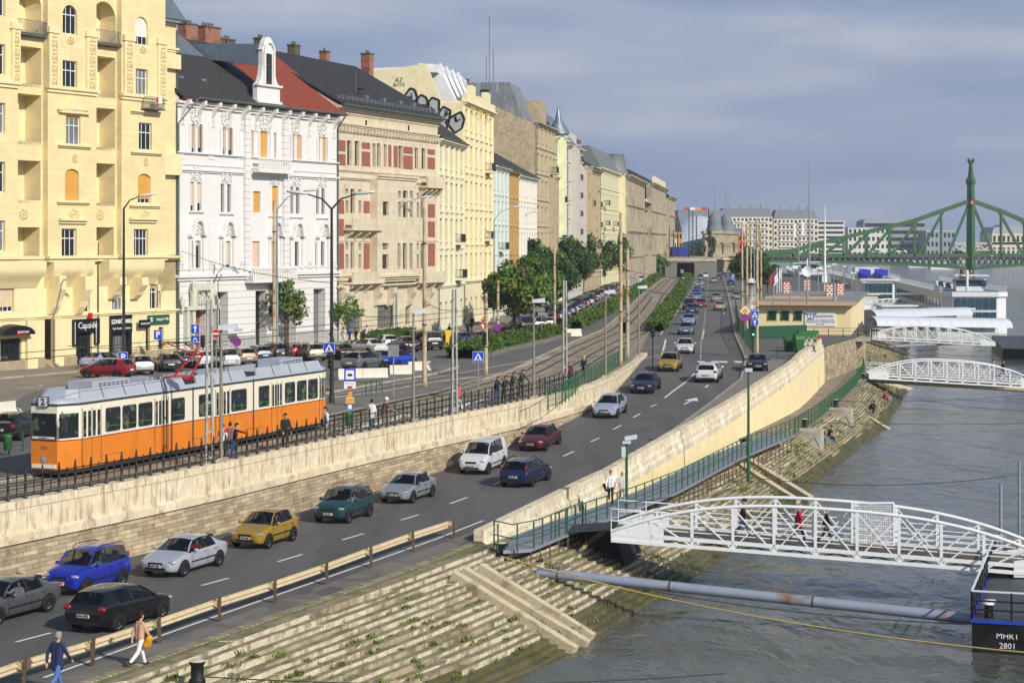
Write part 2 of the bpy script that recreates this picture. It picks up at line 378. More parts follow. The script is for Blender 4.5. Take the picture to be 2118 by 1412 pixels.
def dash(mb, a, b, wd=.14, zf=None, z=.006):
    a = Vector(a); b = Vector(b); t = (b - a); t.z = 0; t.normalize(); n = Vector((t.y, -t.x, 0)) * wd / 2; k = max(1, int((b - a).length / 1.5))
    for i in range(k):
        p = a.lerp(b, i / k); q = a.lerp(b, (i + 1) / k)
        Z = (lambda v: ramp(v.y)) if zf is None else (lambda v: zf)
        mb.face([(*(p - n).xy, Z(p) + z), (*(p + n).xy, Z(p) + z), (*(q + n).xy, Z(q) + z), (*(q - n).xy, Z(q) + z)], 0)
for a, b, c, d in ((33, 1327, 105, 1308), (236, 1266, 290, 1251), (417, 1210, 473, 1195), (574, 1161, 625, 1146), (708, 1116, 752, 1103), (829, 1075, 866, 1064), (931, 1041, 967, 1028), (1020, 1002, 1050, 990), (1165, 943, 1187, 933), (1222, 913, 1240, 905), (1268, 888, 1285, 879), (1310, 863, 1324, 855), (1345, 841, 1358, 836)):
    dash(mb, GR(a, b), GR(c, d))
S = [GR(1374, 823), GR(1396, 806), GR(1418, 790), GR(1437, 772)]
for a, b in zip(S, S[1:]): dash(mb, a, b, .16)
dash(mb, GR(1459, 801), GR(1465, 796), .16)
CD = Line(clean([G(1449, 742, ZU), G(1450, 708, ZU), G(1452, 703, ZU), G(1455, 680, ZU), G(1461, 631, ZU), G(1464, 591, ZU), G(1466, 572, ZU)]))
d = 0
while d < CD.L - 2:
    dash(mb, CD.at(d), CD.at(d + 1.3), .16, ZU); d += 4.2 if CD.at(d).y < 330 else 6
dash(mb, G(1452, 702, ZU), G(1456, 682, ZU), .2, ZU)
E = [GR(330, 1315), GR(400, 1290), GR(650, 1203), GR(900, 1115), GR(1000, 1076)]
E = [E[0] + (E[0] - E[1]) * 3] + E
for a, b in zip(E, E[1:]): dash(mb, a, b, .13)
for px in (1451, 1480, 1497, 1527): p = G(px, 748, ZU); mb.face([(p.x - .32, p.y - .9, ramp(p.y - .9) + .007), (p.x + .32, p.y - .9, ramp(p.y - .9) + .007), (p.x + .32, p.y + .9, ramp(p.y + .9) + .007), (p.x - .32, p.y + .9, ramp(p.y + .9) + .007)], 0)
a = GR(1415, 836); b = GR(1430, 828); t = (b - a).normalized(); n = Vector((t.y, -t.x, 0)); dash(mb, a, b, .18)
T = [b - n * .55 - t * .1, b + n * .55 - t * .1, b + t * 1.6]; mb.face([(p.x, p.y, ramp(p.y) + .007) for p in T], 0)
dash(mb, G(1377, 702, ZU), G(1370, 733, ZU), .2, ZU); dash(mb, G(1300, 748, ZU), G(1386, 730, ZU), .12, ZU); dash(mb, G(1300, 724, ZU), G(1362, 718, ZU), .12, ZU)
for k in range(6): dash(mb, G(1487 + 2.0 * k, 606 + 8 * k, ZU), G(1488 + 2.0 * k, 609 + 8 * k, ZU), .16, ZU)
for pts in (((700, 838), (790, 818), (900, 797), (1050, 768), (1140, 737)), ((683, 818), (800, 797), (960, 770), (1140, 737)), ((0, 868), (25, 862), (45, 852), (40, 845), (20, 842))):
    for a, b in zip(pts, pts[1:]): dash(mb, G(*a, ZU), G(*b, ZU), .14, ZU, .012)
for x, y in ((60, 800), (45, 802), (75, 798), (80, 797)): dash(mb, G(x, y, ZU), G(x + 12, y - .6, ZU), .25, ZU, .014)
for k in range(5): dash(mb, G(705 + 34 * k, 897 - 9 * k, ZU), G(735 + 34 * k, 884 - 9 * k, ZU), .45, ZU, .016)
for k in range(4): dash(mb, G(905 + 24 * k, 856 - 7 * k, ZU), G(930 + 24 * k, 845 - 7 * k, ZU), .4, ZU, .016)
struct('road_markings', mb, white)
mb = MB(); rs = random.Random(4)
for x, y, a, b_ in ((632, 1222, .9, .35), (685, 1222, 1.2, .45), (560, 1215, 1.6, 1.2), (800, 1050, 2.2, 1.0), (1010, 1010, 1.8, .9), (1180, 960, 2.5, .8), (300, 1290, 1.9, .9), (1320, 890, 2.2, 1.2), (700, 1130, 2.8, .7)):
    p = GR(x, y); n = 11; t = rs.random() * 6; q = [(p.x + a * (.7 + .3 * rs.random()) * math.cos(6.283 * k / n) * .4 + b_ * .3 * math.sin(6.283 * k / n), p.y + a * (.7 + .3 * rs.random()) * math.sin(6.283 * k / n)) for k in range(n)]; mb.face([(u, v, ramp(v) + (.016 if x in (632, 685) else .004)) for u, v in q], 0)
for k in range(9):
    p = GR(*rs.choice(((450, 1330), (620, 1262), (760, 1200), (880, 1150), (330, 1385), (700, 1228)))); an = rs.uniform(0, 6); pts = [p]
    for j in range(7): an += rs.uniform(-.6, .6); pts.append(pts[-1] + Vector((math.cos(an), math.sin(an), 0)) * .35)
    for u, v in zip(pts, pts[1:]): n_ = (v - u).cross(Vector((0, 0, 1))).normalized() * .012; mb.face([(*(u - n_).xy, 2.822), (*(u + n_).xy, 2.822), (*(v + n_).xy, 2.822), (*(v - n_).xy, 2.822)], 0)
struct('road_patches', mb, M('patch_asphalt', '#575655', .9, var=.15, scale=3, bump=.3, bscale=40))
PAV = Line(clean([GR(200, 1372), GR(400, 1303), GR(650, 1216), GR(900, 1128), GR(990, 1095)])); PAV = Line([PAV.p[0] + (PAV.p[0] - PAV.p[1]) * 2] + PAV.p)
PED = Line(clean(TOPE.off(-1.2, 1.5, 0, 0, 32)))
sheet('quay_pavement', PAV, Line([Vector((p.x, p.y, 0)) for p in PED.p if p.y < 83.5]), .01, pave, 30, ramp)
kerb('quay_kerb', Line(clean(TOPE.off(-.85, 1.5, 0, 0, 32))), .36, .05, m=M('cobble_edge', '#a59a83', .95, var=.3, scale=3, bump=.8, bscale=8, brick=(.32, .5, .03, '#5f5a45', '#8d836d'), col2='#6d6b4a', scale2=2), zf=lambda y: 2.8)
sheet('soil_strip', Line(clean(TOPE.off(-.86, 1.5, 0, 0, 32))), Line(clean(TOPE.off(-.3, 1.5, 0, 0, 32))), 2.812, M('soil', '#77704f', .95, var=.3, scale=4, bump=.6, col2='#6a7a3a', scale2=1.5), 30)
NS = 17
treadm = M('step_tread', '#8f856d', .95, var=.28, scale=2.5, bump=.6, bscale=9, col2='#6f6b48', scale2=1.1, thr=(.46, .62))
def stair(NSEG=230):
    global WPTS
    mb = MB(); Rr = random.Random(3); col = []; WPTS = [WATE.at(WATE.L * j / 400) for j in range(401)]
    for k in range(NSEG + 1):
        d = TOPE.L * k / NSEG; a = TOPE.at(d); b = min(WPTS, key=lambda q: (q.x - a.x) ** 2 + (q.y - a.y) ** 2); a0 = Vector((a.x, a.y, 0)); col.append((a0, b - a0, a.z, d))
    for j in range(-1, NS + 2):
        k = 0
        while k < NSEG:
            m = min(NSEG, k + Rr.choice((2, 3, 3, 4, 5))); jo = Rr.uniform(-.015, .02) if Rr.random() < .9 else Rr.uniform(-.14, .1); jz = Rr.uniform(-.02, .02) if Rr.random() < .85 else Rr.uniform(-.1, .03); ends = []
            for i in (k, m):
                a0, v, z0, d = col[i]; u = v.normalized(); t0 = j / NS; t1 = (j + 1) / NS; fr = a0 + v * t1 + u * jo; bk = a0 + v * t0 - u * (.12 if j >= 0 else .25); zt = z0 * (1 - t1) + z0 / NS + jz; zb = z0 * (1 - t1) - .12; ends.append((bk, fr, zt, zb, d))
            (b0, f0, t0_, z0_, d0), (b1, f1, t1_, z1_, d1) = ends; gp = (f1 - f0).normalized() * .012; f0 = f0 + gp; b0 = b0 + gp
            mo = 2 if j >= NS - 3 or (j == NS - 4 and Rr.random() < .5) else (3 if Rr.random() < .18 + .12 * (j > 5) + min(.5, max(0, d0 - 26) / 60) else 0)
            mb.face([(b0.x, b0.y, t0_), (f0.x, f0.y, t0_), (f1.x, f1.y, t1_), (b1.x, b1.y, t1_)], 2 if mo == 2 else 1)
            mb.face([(f0.x, f0.y, z0_), (f1.x, f1.y, z1_), (f1.x, f1.y, t1_), (f0.x, f0.y, t0_)], mo)
            for q, r, z, zb in ((b0, f0, t0_, z0_), (b1, f1, t1_, z1_)): mb.face([(q.x, q.y, zb), (r.x, r.y, zb), (r.x, r.y, z), (q.x, q.y, z)], mo)
            k = m
    return mb
struct('quay_steps', stair(), [stepm, treadm, wetm, M('stained_step_stone', '#a79b7f', .95, var=.25, scale=2, bump=.7, bscale=8, col2='#6d6650', scale2=1.3, thr=(.45, .62))])
NEAR = {}
def on_steps(f, t):             # a point on the stair: f along, t from top (0) to water (1)
    a = TOPE.at(TOPE.L * f); k = round(f * 300)
    if k not in NEAR: NEAR[k] = min(WPTS, key=lambda q: (q.x - a.x) ** 2 + (q.y - a.y) ** 2)
    b = NEAR[k]; p = Vector((a.x, a.y, 0)).lerp(Vector((b.x, b.y, 0)), t); p.z = a.z * (1 - math.floor(t * NS + 1e-4) / NS); return p
mb = MB(); rows = []
for k in range(41):
    d = 52 + (PARA.L - 52 + 26) * k / 40; p = PARA.at(min(d, PARA.L)) + (PARA.dir(PARA.L) * max(0, d - PARA.L)); n = PARA.nrm(min(d, PARA.L))
    Y = p.y; q = Vector((max(xat(TOPE, Y + 2) + .2, p.x + 1.5), Y, 0)); rows.append([(p.x + .1, p.y, 2.32), (q.x, q.y, 2.32)])
rows += [[(44 - 6, 240, 2.32), (44.5, 250, 2.32)], [(56, 330, 2.32), (62.5, 331, 2.32)]]
mb.grid(rows, 0); struct('lower_path', mb, M('path_asphalt', '#8b8170', .9, var=.15, scale=.6, bump=.2, bscale=30, col2='#6f675a', scale2=.5))
wat = M('river_water', '#585a52', .12, var=0, spec=.5)
nt = wat.node_tree; N2 = nt.nodes; L2 = nt.links; b = N2['Principled BSDF']; b.inputs['IOR'].default_value = 1.33
tcw = N2.new('ShaderNodeTexCoord'); hs = []
for sc, st, amt in ((.16, (1, .55, 1), .5), (.75, (1, .5, 1), .8), (2.6, (1, .6, 1), .42)):
    mpn = N2.new('ShaderNodeMapping'); mpn.inputs['Scale'].default_value = st; mpn.inputs['Rotation'].default_value = (0, 0, .5); L2.new(tcw.outputs['Object'], mpn.inputs[0])
    nn = N2.new('ShaderNodeTexNoise'); nn.inputs['Scale'].default_value = sc; nn.inputs['Detail'].default_value = 4; nn.inputs['Distortion'].default_value = .6; L2.new(mpn.outputs[0], nn.inputs[0])
    mu = N2.new('ShaderNodeMath'); mu.operation = 'MULTIPLY'; mu.inputs[1].default_value = amt / sc * .34; L2.new(nn.outputs[0], mu.inputs[0]); hs.append(mu.outputs[0])
ad = N2.new('ShaderNodeMath'); L2.new(hs[0], ad.inputs[0]); L2.new(hs[1], ad.inputs[1]); ad2 = N2.new('ShaderNodeMath'); L2.new(ad.outputs[0], ad2.inputs[0]); L2.new(hs[2], ad2.inputs[1])
bp = N2.new('ShaderNodeBump'); bp.inputs['Strength'].default_value = 1; bp.inputs['Distance'].default_value = .55; L2.new(ad2.outputs[0], bp.inputs['Height']); L2.new(bp.outputs[0], b.inputs['Normal'])
mb = MB(); mb.grid([[(x, y, 0) for x in (-60, 40, 200, 600, 1600, 2600)] for y in (20, 200, 500, 1000, 2200)], 0); struct('river', mb, wat)
landm = M('far_land', '#5d6650', .95, var=.25, scale=.02)
mb = MB(); mb.grid([[(x, y, 4.5) for x in (-1500, -400, 120)] for y in (880, 1600, 2300)], 0)
mb.grid([[(x, y, 5) for x in (-2500, 0, 1500, 4000)] for y in (2190, 3200, 5200)], 0)
mb.face([(120, 880, 0), (120, 2300, 0), (120, 2300, 4.5), (120, 880, 4.5)], 0); mb.face([(0, 2190, -1), (3000, 2190, -1), (3000, 2190, 5), (0, 2190, 5)], 0); struct('far_bank', mb, landm)
def section(line, prof, z_of, mats, uv_v, step=1.2, d0=0, d1=None, ends=True):
    """profile [(offset to the right, z above z_of(Y))] swept along; mats per strip"""
    d1 = line.L if d1 is None else d1; n = int((d1 - d0) / step); out = {}
    P = []
    for k in range(n + 1):
        d = d0 + (d1 - d0) * k / n; p = line.at(d); nn = line.nrm(d); P.append(([tuple(p + nn * o + Vector((0, 0, z(p.y) if callable(z) else z))) for o, z in prof], d))
    for i, mname in enumerate(mats):
        mb = out.setdefault(mname, MB())
        mb.grid([[r[i], r[i + 1]] for r, d in P], 0, False, uvs=[[(d, uv_v[i]), (d, uv_v[i + 1])] for r, d in P])
        
    if ends:
        for r in (P[0][0], P[-1][0]): out[mats[0]].face(list(reversed(r)) if r is P[0][0] else r, 0)
    return out
ZT = 5.95
prof = [(-.55, ZU - .1), (-.55, ZT), (.0, ZT), (.0, ZT - 1.22), (.16, ZT - 1.30), (.16, ZT - 1.62), (.03, ZT - 1.66), (.3, lambda y: ramp(y) - .3)]
o = section(WALL, prof, None, ['top', 'top', 'par', 'led', 'led', 'led', 'low'], [0, .3, .9, 2.12, 2.25, 2.55, 2.7, 6.2])
rw = thing('retaining_wall', 'tall limestone retaining wall with block parapet and ledge between tram line and lower road', 'wall')
obj('parapet', o['par'], blockm, rw); obj('coping', o['top'], copem, rw); obj('ledge', o['led'], copem, rw); obj('wall_face', o['low'], ashl, rw)
def wall_top(y): return ramp(y) + lerp(.5, .92, min(1, max(0, (y - 86) / 30)))
prof = [(-.45, lambda y: ramp(y) - .1), (-.45, wall_top), (.0, wall_top), (.0, lambda y: wall_top(y) - .55), (.13, lambda y: wall_top(y) - .60), (.13, lambda y: wall_top(y) - .84), (.22, lambda y: wall_top(y) - 1.0), (.22, lambda y: wall_top(y) - 1.35), (.28, lambda y: min(1.8, wall_top(y) - 1.5))]
o = section(PARA, prof, None, ['top', 'top', 'par', 'par', 'par', 'par', 'par', 'yel'], [0, .4, .9, 1.45, 1.6, 1.85, 2.1, 2.4, 5])
pw = thing('river_parapet_wall', 'curving parapet of pale stone over painted yellow wall, graffiti on its stone band', 'wall')
obj('stone_band', o['par'], stone, pw); obj('coping', o['top'], copem, pw); obj('yellow_face', o['yel'], ywall, pw)
ZB = ZU + .1
glassA = M('window_glass', '#1c2226', .06, var=.3, scale=.7, spec=.6)
glassB = M('curtained_glass', '#6f7578', .12, var=.35, scale=1.1, spec=.6)
pvc = M('white_frame_paint', '#e2e2de', .5, var=.05); gfr = M('green_frame_paint', '#46513f', .6, var=.1); bfr = M('brown_frame_paint', '#6d5a35', .6, var=.15)
BL = {'t': M('tan_blind', '#b29678', .8, var=.1, scale=8), 'o': M('orange_blind', '#d09a45', .8, var=.1), 'p': M('pink_blind', '#dab5a2', .8, var=.1, scale=8), 'w': M('white_blind', '#e0ddd5', .8, var=.08), 'b': M('beige_blind', '#cdbb9c', .8, var=.1)}
zinc = M('zinc_sheet', '#7f8c98', .45, .5, var=.15, scale=1.5); gut = M('gutter_metal', '#5b6660', .5, .3, var=.2); iron = M('wrought_iron', '#2f3230', .6, .3)
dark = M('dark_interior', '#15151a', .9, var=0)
WC = {}
def win_mesh(w, h, mul, tr, fm, arch, thick=.07, glass=None):
    k = (round(w, 1), round(h, 1), mul, tr, fm.name, arch, glass.name)
    if k in WC: return WC[k]
    w, h = k[0], k[1]; f = MB(); t = thick; d = .06
    f.box(0, t, 0, d, 0, h); f.box(w - t, w, 0, d, 0, h); f.box(t, w - t, 0, d, 0, t); f.box(t, w - t, 0, d, h - t, h)
    for i in range(mul): x = w * (i + 1) / (mul + 1); f.box(x - t * .45, x + t * .45, .002, d - .002, t, h - t)
    if tr: f.box(t, w - t, -.006, d - .006, h * tr - t * .55, h * tr + t * .55)
    g = MB(); g.box(.02, w - .02, .03, .05, .02, h - .02)
    WC[k] = (f.mesh('window', fm), g.mesh('pane', glass)); return WC[k]
BLC = {}
def pieces(b, eps=.02):
    par = list(range(len(b.f)))
    def find(i):
        while par[i] != i: par[i] = par[par[i]]; i = par[i]
        return i
    seen = {}
    for i, f in enumerate(b.f):
        for v in f:
            key = tuple(round(c, 3) for c in b.v[v])
            if key in seen: par[find(i)] = find(seen[key])
            else: seen[key] = i
    grp = {}
    for i in range(len(b.f)): grp.setdefault(find(i), []).append(i)
    G_ = [[fs, [min(b.v[v][k] for i in fs for v in b.f[i]) - eps for k in range(3)], [max(b.v[v][k] for i in fs for v in b.f[i]) + eps for k in range(3)]] for fs in grp.values()]
    ch = len(G_) < 400
    while ch:
        ch = False; out = []
        for g in G_:
            for o in out:
                if all(g[1][k] <= o[2][k] and o[1][k] <= g[2][k] for k in range(3)):
                    o[0] += g[0]; o[1] = [min(p, q) for p, q in zip(o[1], g[1])]; o[2] = [max(p, q) for p, q in zip(o[2], g[2])]; ch = True; break
            else: out.append(g)
        G_ = out
    res = []
    for fs, _, _ in G_:
        n = MB(); mp = {}
        for i in fs:
            n.f.append(tuple(mp.setdefault(v, len(mp)) for v in b.f[i])); n.m.append(b.m[i]); n.sm.append(b.sm[i])
        n.v = [b.v[v] for v in mp]; res.append(n)
    return res
class Fac:
    def __init__(s, P0, P1, name, label, dep=13, zb=ZB):
        s.P0 = Vector((P0[0], P0[1], 0)); s.P1 = Vector((P1[0], P1[1], 0)); s.d = (s.P1 - s.P0); s.Lx = s.d.length; s.d.normalize(); s.zb = zb; s.depth = dep
        s.root = thing(name, label, 'building', (P0[0], P0[1], zb), math.atan2(s.d.y, s.d.x)); s.parts = {}; s.n = 0; s.rs = random.Random(len(label))
    def x(s, px):
        k = (px - CX) / F; return (k * s.P0.y - s.P0.x) / (s.d.x - k * s.d.y)
    def z(s, px, py): Y = s.P0.y + s.d.y * s.x(px); return CZ - (py - HY) * Y / F - s.zb
    def mb(s, part, mat):
        if part not in s.parts: s.parts[part] = (MB(), [mat])
        b, ms = s.parts[part]
        if mat not in ms: ms.append(mat)
        return b, ms.index(mat)
    def win(s, x, z, w, h, y, mul=1, tr=.68, fm=pvc, arch=0, blind=None, bf=1, glass=None, th=.07):
        glass = glass or (glassB if s.rs.random() < .22 else glassA)
        f, g = win_mesh(w, h, mul, tr, fm, arch, th, glass)
        o = link('window', f, s.root, (x, y, z)); link('pane', g, o)
        if blind:
            k = (blind, round(w, 1), round(h * bf, 1))
            if k not in BLC:
                b = MB(); hh = k[2]; n = max(1, int(hh / .12))
                rows = [[(.03, -.035 + .012 * (i % 2), hh * i / n), (k[1] - .03, -.035 + .012 * (i % 2), hh * i / n)] for i in range(n + 1)]
                b.grid(rows, 0, False); BLC[k] = b.mesh('roller_blind', BL[blind])
            link('roller_blind', BLC[k], o, (0, 0, round(h, 1) - k[2]))
        return o
    def seg(s, x0, x1, z0, z1, mat, wins=(), y=0, dep=.28, part='facade', side=True):
        b, m = s.mb(part, mat)
        ops = []
        for w in wins:
            a, c, bb, dd, st = w; ops.append((a, bb, c, dd, st.get('arch', 0)))
            yy = y + st.get('dep', dep) - .07
            if not st.get('void'):
                s.win(a, c, bb - a, dd - c, yy, **{k: v for k, v in st.items() if k in ('mul', 'tr', 'fm', 'arch', 'blind', 'bf', 'glass', 'th')})
        b.wall(x0, x1, z0, z1, ops, y, dep, m)
        if side and y != 0:
            for xx, fl in ((x0, 0), (x1, 1)):
                q = [(xx, y, z0), (xx, .05, z0), (xx, .05, z1), (xx, y, z1)]; b.face(q[::-1] if not fl else q, m)
            b.face([(x0, y, z0), (x0, .05, z0), (x1, .05, z0), (x1, y, z0)], m); b.face([(x0, y, z1), (x1, y, z1), (x1, .05, z1), (x0, .05, z1)], m)
    def pw(s, p, **st):          # window from a sight-line rectangle
        a, b, c, d = p; xm = (a + c) / 2; return (s.x(a), s.z(xm, d), s.x(c), s.z(xm, b), st)
    def cor(s, x0, x1, z, h, proj, mat, y=0, part='cornice', steps=2):
        b, m = s.mb(part, mat)
        for i in range(steps):
            f = (i + 1) / steps; b.box(x0 - proj * f * .4, x1 + proj * f * .4, y - proj * f, y + .03, z + h * i / steps, z + h * (i + 1) / steps, m)
    def box(s, part, mat, *a): b, m = s.mb(part, mat); b.box(*a, m)
    def body(s, z1, mat, x0=0, x1=None, z0=-.2, sides=True):
        x1 = s.Lx if x1 is None else x1; b, m = s.mb('side_wall', mat); D = s.depth
        b.face([(x0, .06, z0), (x0, D, z0), (x0, D, z1), (x0, .06, z1)][::-1], m); b.face([(x1, .06, z0), (x1, D, z0), (x1, D, z1), (x1, .06, z1)], m); b.face([(x1, D, z0), (x0, D, z0), (x0, D, z1), (x1, D, z1)], m)
    def roof(s, x0, x1, ze, zr, yr, mat, y0=-.55, part='roof', back=True, gable=None, th=.18):
        b, m = s.mb(part, mat); D = 2 * yr - y0 if back else yr
        b.hexa([(x0, y0, ze), (x1, y0, ze), (x1, yr, zr), (x0, yr, zr), (x0, y0, ze + th), (x1, y0, ze + th), (x1, yr, zr + th), (x0, yr, zr + th)], m)
        if back: b.hexa([(x0, yr, zr), (x1, yr, zr), (x1, D, ze), (x0, D, ze), (x0, yr, zr + th), (x1, yr, zr + th), (x1, D, ze + th), (x0, D, ze + th)], m)
        if gable:
            g, k = s.mb('side_wall', gable)
            for xx in (x0 + .12, x1 - .12): g.face([(xx, y0 + .5, ze - .4), (xx, D - .5, ze - .4), (xx, D - .5, ze), (xx, yr, zr), (xx, y0 + .5, ze)], k); 
    def chimney(s, x, y, z, w, d, h, mat=None, cap=True):
        b = MB(); b.box(-w / 2, w / 2, -d / 2, d / 2, -1.5, h)
        b2 = MB(); b2.box(-w / 2 - .08, w / 2 + .08, -d / 2 - .08, d / 2 + .08, h, h + .16); [b2.lathe([(.14, 0), (.12, .35), (.1, .35)], 8, 0, (-w / 2 + .35 + .5 * i, 0, h + .16)) for i in range(max(1, int(w / .55)))]
        o = obj('chimney', b, mat or brickm, s.root, (x, y, z)); obj('chimney_cap', b2, capm, o)
    def railing(s, x0, x1, y0, z, h=1.0, mat=None, name='balcony_railing', sp=.14, y1=None):
        b = MB(); y1 = 0 if y1 is None else y1
        for a, c in (((x0, y0), (x1, y0)), ((x0, y0), (x0, y1)), ((x1, y0), (x1, y1))):
            for zz in (.08, h): b.bar((a[0], a[1], z + zz), (c[0], c[1], z + zz), .05)
            n = max(1, int((Vector(c) - Vector(a)).length / sp))
            for i in range(n + 1): q = Vector(a).lerp(Vector(c), i / n); b.bar((q.x, q.y, z + .08), (q.x, q.y, z + h), .025)
        obj(name, b, mat or iron, s.root)
    def sign(s, body, x, z, size, mat, y=-.12, part='shop_lettering', align='CENTER', bold=0):
        b, m = s.mb(part, mat); t = text_mb(body, size, m, .012, align, bold); b.add(t, stand((x, y, z), (1, 0, 0)), m)
    def orn(s, x, z, w, h, y=0, mat=None, seed=0): s.box and ORN.append((s, x, z, w, h, y, mat, seed))
    def pipe(s, x, z0, z1, y=-.12): b, m = s.mb('downpipe', gut); b.tube([(x, y, z0), (x, y, z1)], .06, 6, m)
    def done(s):
        for k, (b, ms) in s.parts.items():
            if not b.f: continue
            if k in ('facade', 'side_wall', 'shop_lettering', 'roof', 'turret'): obj(k, b, ms, s.root); continue
            bs = pieces(b)
            if len(bs) > 95: tag(obj(k, b, ms, s.root), kind='stuff')
            else: [obj(k, q, ms, s.root) for q in bs]
ORN = []
brickm = M('chimney_brick', '#a5644c', .9, var=.25, scale=3, bump=.4, brick=(.3, .1, .012, '#8f8377', '#8c4f3a'), col2='#5c4a40', scale2=1.2, thr=(.5, .66)); capm = M('chimney_cap', '#5a5850', .9, var=.2)
redbrick = M('red_facing_brick', '#9a5a47', .85, var=.15, scale=3, brick=(.28, .09, .01, '#9c7566', '#914833'))
tile_d = M('dark_roof_tiles', '#403f40', .8, var=.3, scale=2.5, bump=.5, brick=(.25, .3, .02, '#222223', '#353334'), col2='#6d4a3a', scale2=1.3, thr=(.6, .74))
tile_b = M('black_roof_tiles', '#38383b', .75, var=.25, scale=2, bump=.5, brick=(.25, .3, .02, '#1f1f21', '#2e2e31'), col2='#4b4744', scale2=1, thr=(.55, .75))
tile_r = M('red_roof_tiles', '#9c4a30', .8, var=.22, scale=2, bump=.5, brick=(.25, .3, .025, '#57271b', '#8a3f2a'))
def relief(seed, n=16):          # scrolls and leaves as raised plaster, in a 1 x 1 field
    r = random.Random(seed); b = MB()
    for k in range(n):
        x = r.uniform(.08, .46); z = r.uniform(.05, .95); rr = r.uniform(.05, .12)
        for sx in (1, -1):
            a0 = r.uniform(0, 6) if sx == 1 else math.pi - a0
            pts = [(.5 + sx * (.5 - x) + rr * (1 - i / 9) * math.cos(a0 + sx * i * .75), -.03, z + rr * (1 - i / 9) * math.sin(a0 + sx * i * .75)) for i in range(8)]
            b.tube(pts, [.028 - .002 * i for i in range(8)], 4)
    for z in (.2, .5, .8): b.ball((.5, -.02, z), .09, 0, 8, 5, (1, .6, 1.1))
    return b
RELM = {}
def flush_orn():
    for s, x, z, w, h, y, mat, seed in ORN:
        k = (seed, mat.name)
        if k not in RELM: RELM[k] = relief(seed).mesh('plaster_ornament', mat)
        o = link('plaster_ornament', RELM[k], s.root, (x - w / 2, y, z)); o.scale = (w, 1.6, h)
yel = M('yellow_render', '#e6d6a4', .85, var=.06, scale=.8, bump=.12, bscale=20, brick=(1.6, .62, .012, '#c9b786', '#e2d09c'), col2='#d8c696', scale2=.5, thr=(.5, .75)); yel2 = M('yellow_plaster', '#e7d7a8', .85, var=.06, scale=1, bump=.1, bscale=25, col2='#d6c494', scale2=.8, thr=(.55, .75))
b1 = Fac((-47.0, 140), (-29.9, 172.4), 'apartment_house', 'yellow apartment house with deep loggias, carved pilasters and shops at street level')
X = b1.x; Zp = b1.z
ZTOP = 34
zc1 = Zp(337, 216); zc2 = Zp(180, 533); zmez = Zp(240, 646)
def col_y(x0, x1, y, wins, z0, z1=ZTOP): b1.seg(X(x0), X(x1), z0, z1, yel, [b1.pw(r, **st) for r, st in wins], y)
W2 = dict(mul=2, tr=.66)
zo = zc2 - .2
col_y(82, 183, -.85, [((113, 12, 143, 72), dict(W2, arch=1)), ((113, 127, 143, 185), W2), ((120, 240, 150, 300), dict(W2, blind='o', bf=.1)), ((118, 350, 147, 415), dict(W2, arch=.5, blind='o')), ((111, 473, 142, 531), W2)], zo)
col_y(235, 326, -.85, [((263, 36, 290, 94), dict(W2, arch=1, blind='w', bf=.7)), ((265, 144, 290, 199), W2), ((271, 255, 298, 311), W2), ((269, 360, 296, 421), dict(W2, arch=.5, blind='o', bf=.85)), ((261, 474, 290, 531), dict(W2, mul=3))], zo)
b1.seg(.1, X(20), zo, ZTOP, yel, [(x_, zc2 + .6 + 4.6 * r_, x_ + 1.25, zc2 + 3.0 + 4.6 * r_, W2) for x_ in (2.2, 7.4, 12.6) if x_ + 2 < X(20) for r_ in range(5)], -.85)
b1.seg(X(326), b1.Lx, zc2 - 3, Zp(350, 44), yel, [b1.pw(r, **st) for r, st in (((328, 57, 339, 102), dict(mul=1, tr=.7, blind='w', bf=.6)), ((326, 155, 338, 211), dict(mul=1, blind='b', bf=.3)), ((324, 262, 333, 312), dict(mul=1)), ((322, 366, 335, 424), dict(mul=1)), ((321, 474, 333, 530), dict(mul=1)))], 0)
V = dict(void=1)
for a, c, lst in ((20, 82, ((22, -25, 80, 72, 1), (23, 97, 80, 174, 0), (20, 195, 80, 293, 0), (18, 332, 78, 414, 0), (18, 470, 76, 531, 0))), (183, 235, ((185, 4, 234, 92, 1), (184, 118, 233, 196, 0), (180, 224, 233, 305, 0), (178, 338, 232, 420, 0), (178, 470, 230, 533, 0)))):
    ops = [b1.pw(p[:4], void=1, arch=p[4]) for p in lst]
    b, m = b1.mb('facade', yel); mr = b1.mb('facade', yel2)[1]
    b.wall(X(a), X(c), zo, ZTOP, [(o[0], o[2], o[1], o[3], o[4]['arch']) for o in ops], -.3, 1.75, m, mr)
    for o, p in zip(ops, lst):      # back wall of each loggia with a balcony door
        x0, z0, x1, z1, _ = o; zz = z0 + .05; dw = (x1 - x0) * .3
        b1.seg(x0 - .2, x1 + .2, z0 - .3, z1 + .3, yel2, [(x0 + .05, zz, x0 + .05 + dw, zz + min(2.5, z1 - z0 - .5), dict(mul=1, tr=.75, blind=R.choice([None, 'b', 'w']), bf=.5))], 1.44, .2, side=False)
        bb, mm = b1.mb('loggia_column', yel2); xc = lerp(x0, x1, .55); bb.lathe([(.3, 0), (.3, .7), (.22, .75), (.2, z1 - z0)], 10, mm, (xc, 1.0, z0)); bb.box(x0, x1, -.3, 1.4, z0 - .25, z0, mm)
        if p[4]:
            b1.railing(x0 - .1, x1 + .1, -.75, z0 + .1, 1.0, M('grey_railing', '#8d8d8a', .5, .3), y1=-.3); b1.box('balcony_slab', capm, x0 - .2, x1 + .2, -.85, -.3, z0 - .15, z0 + .1)
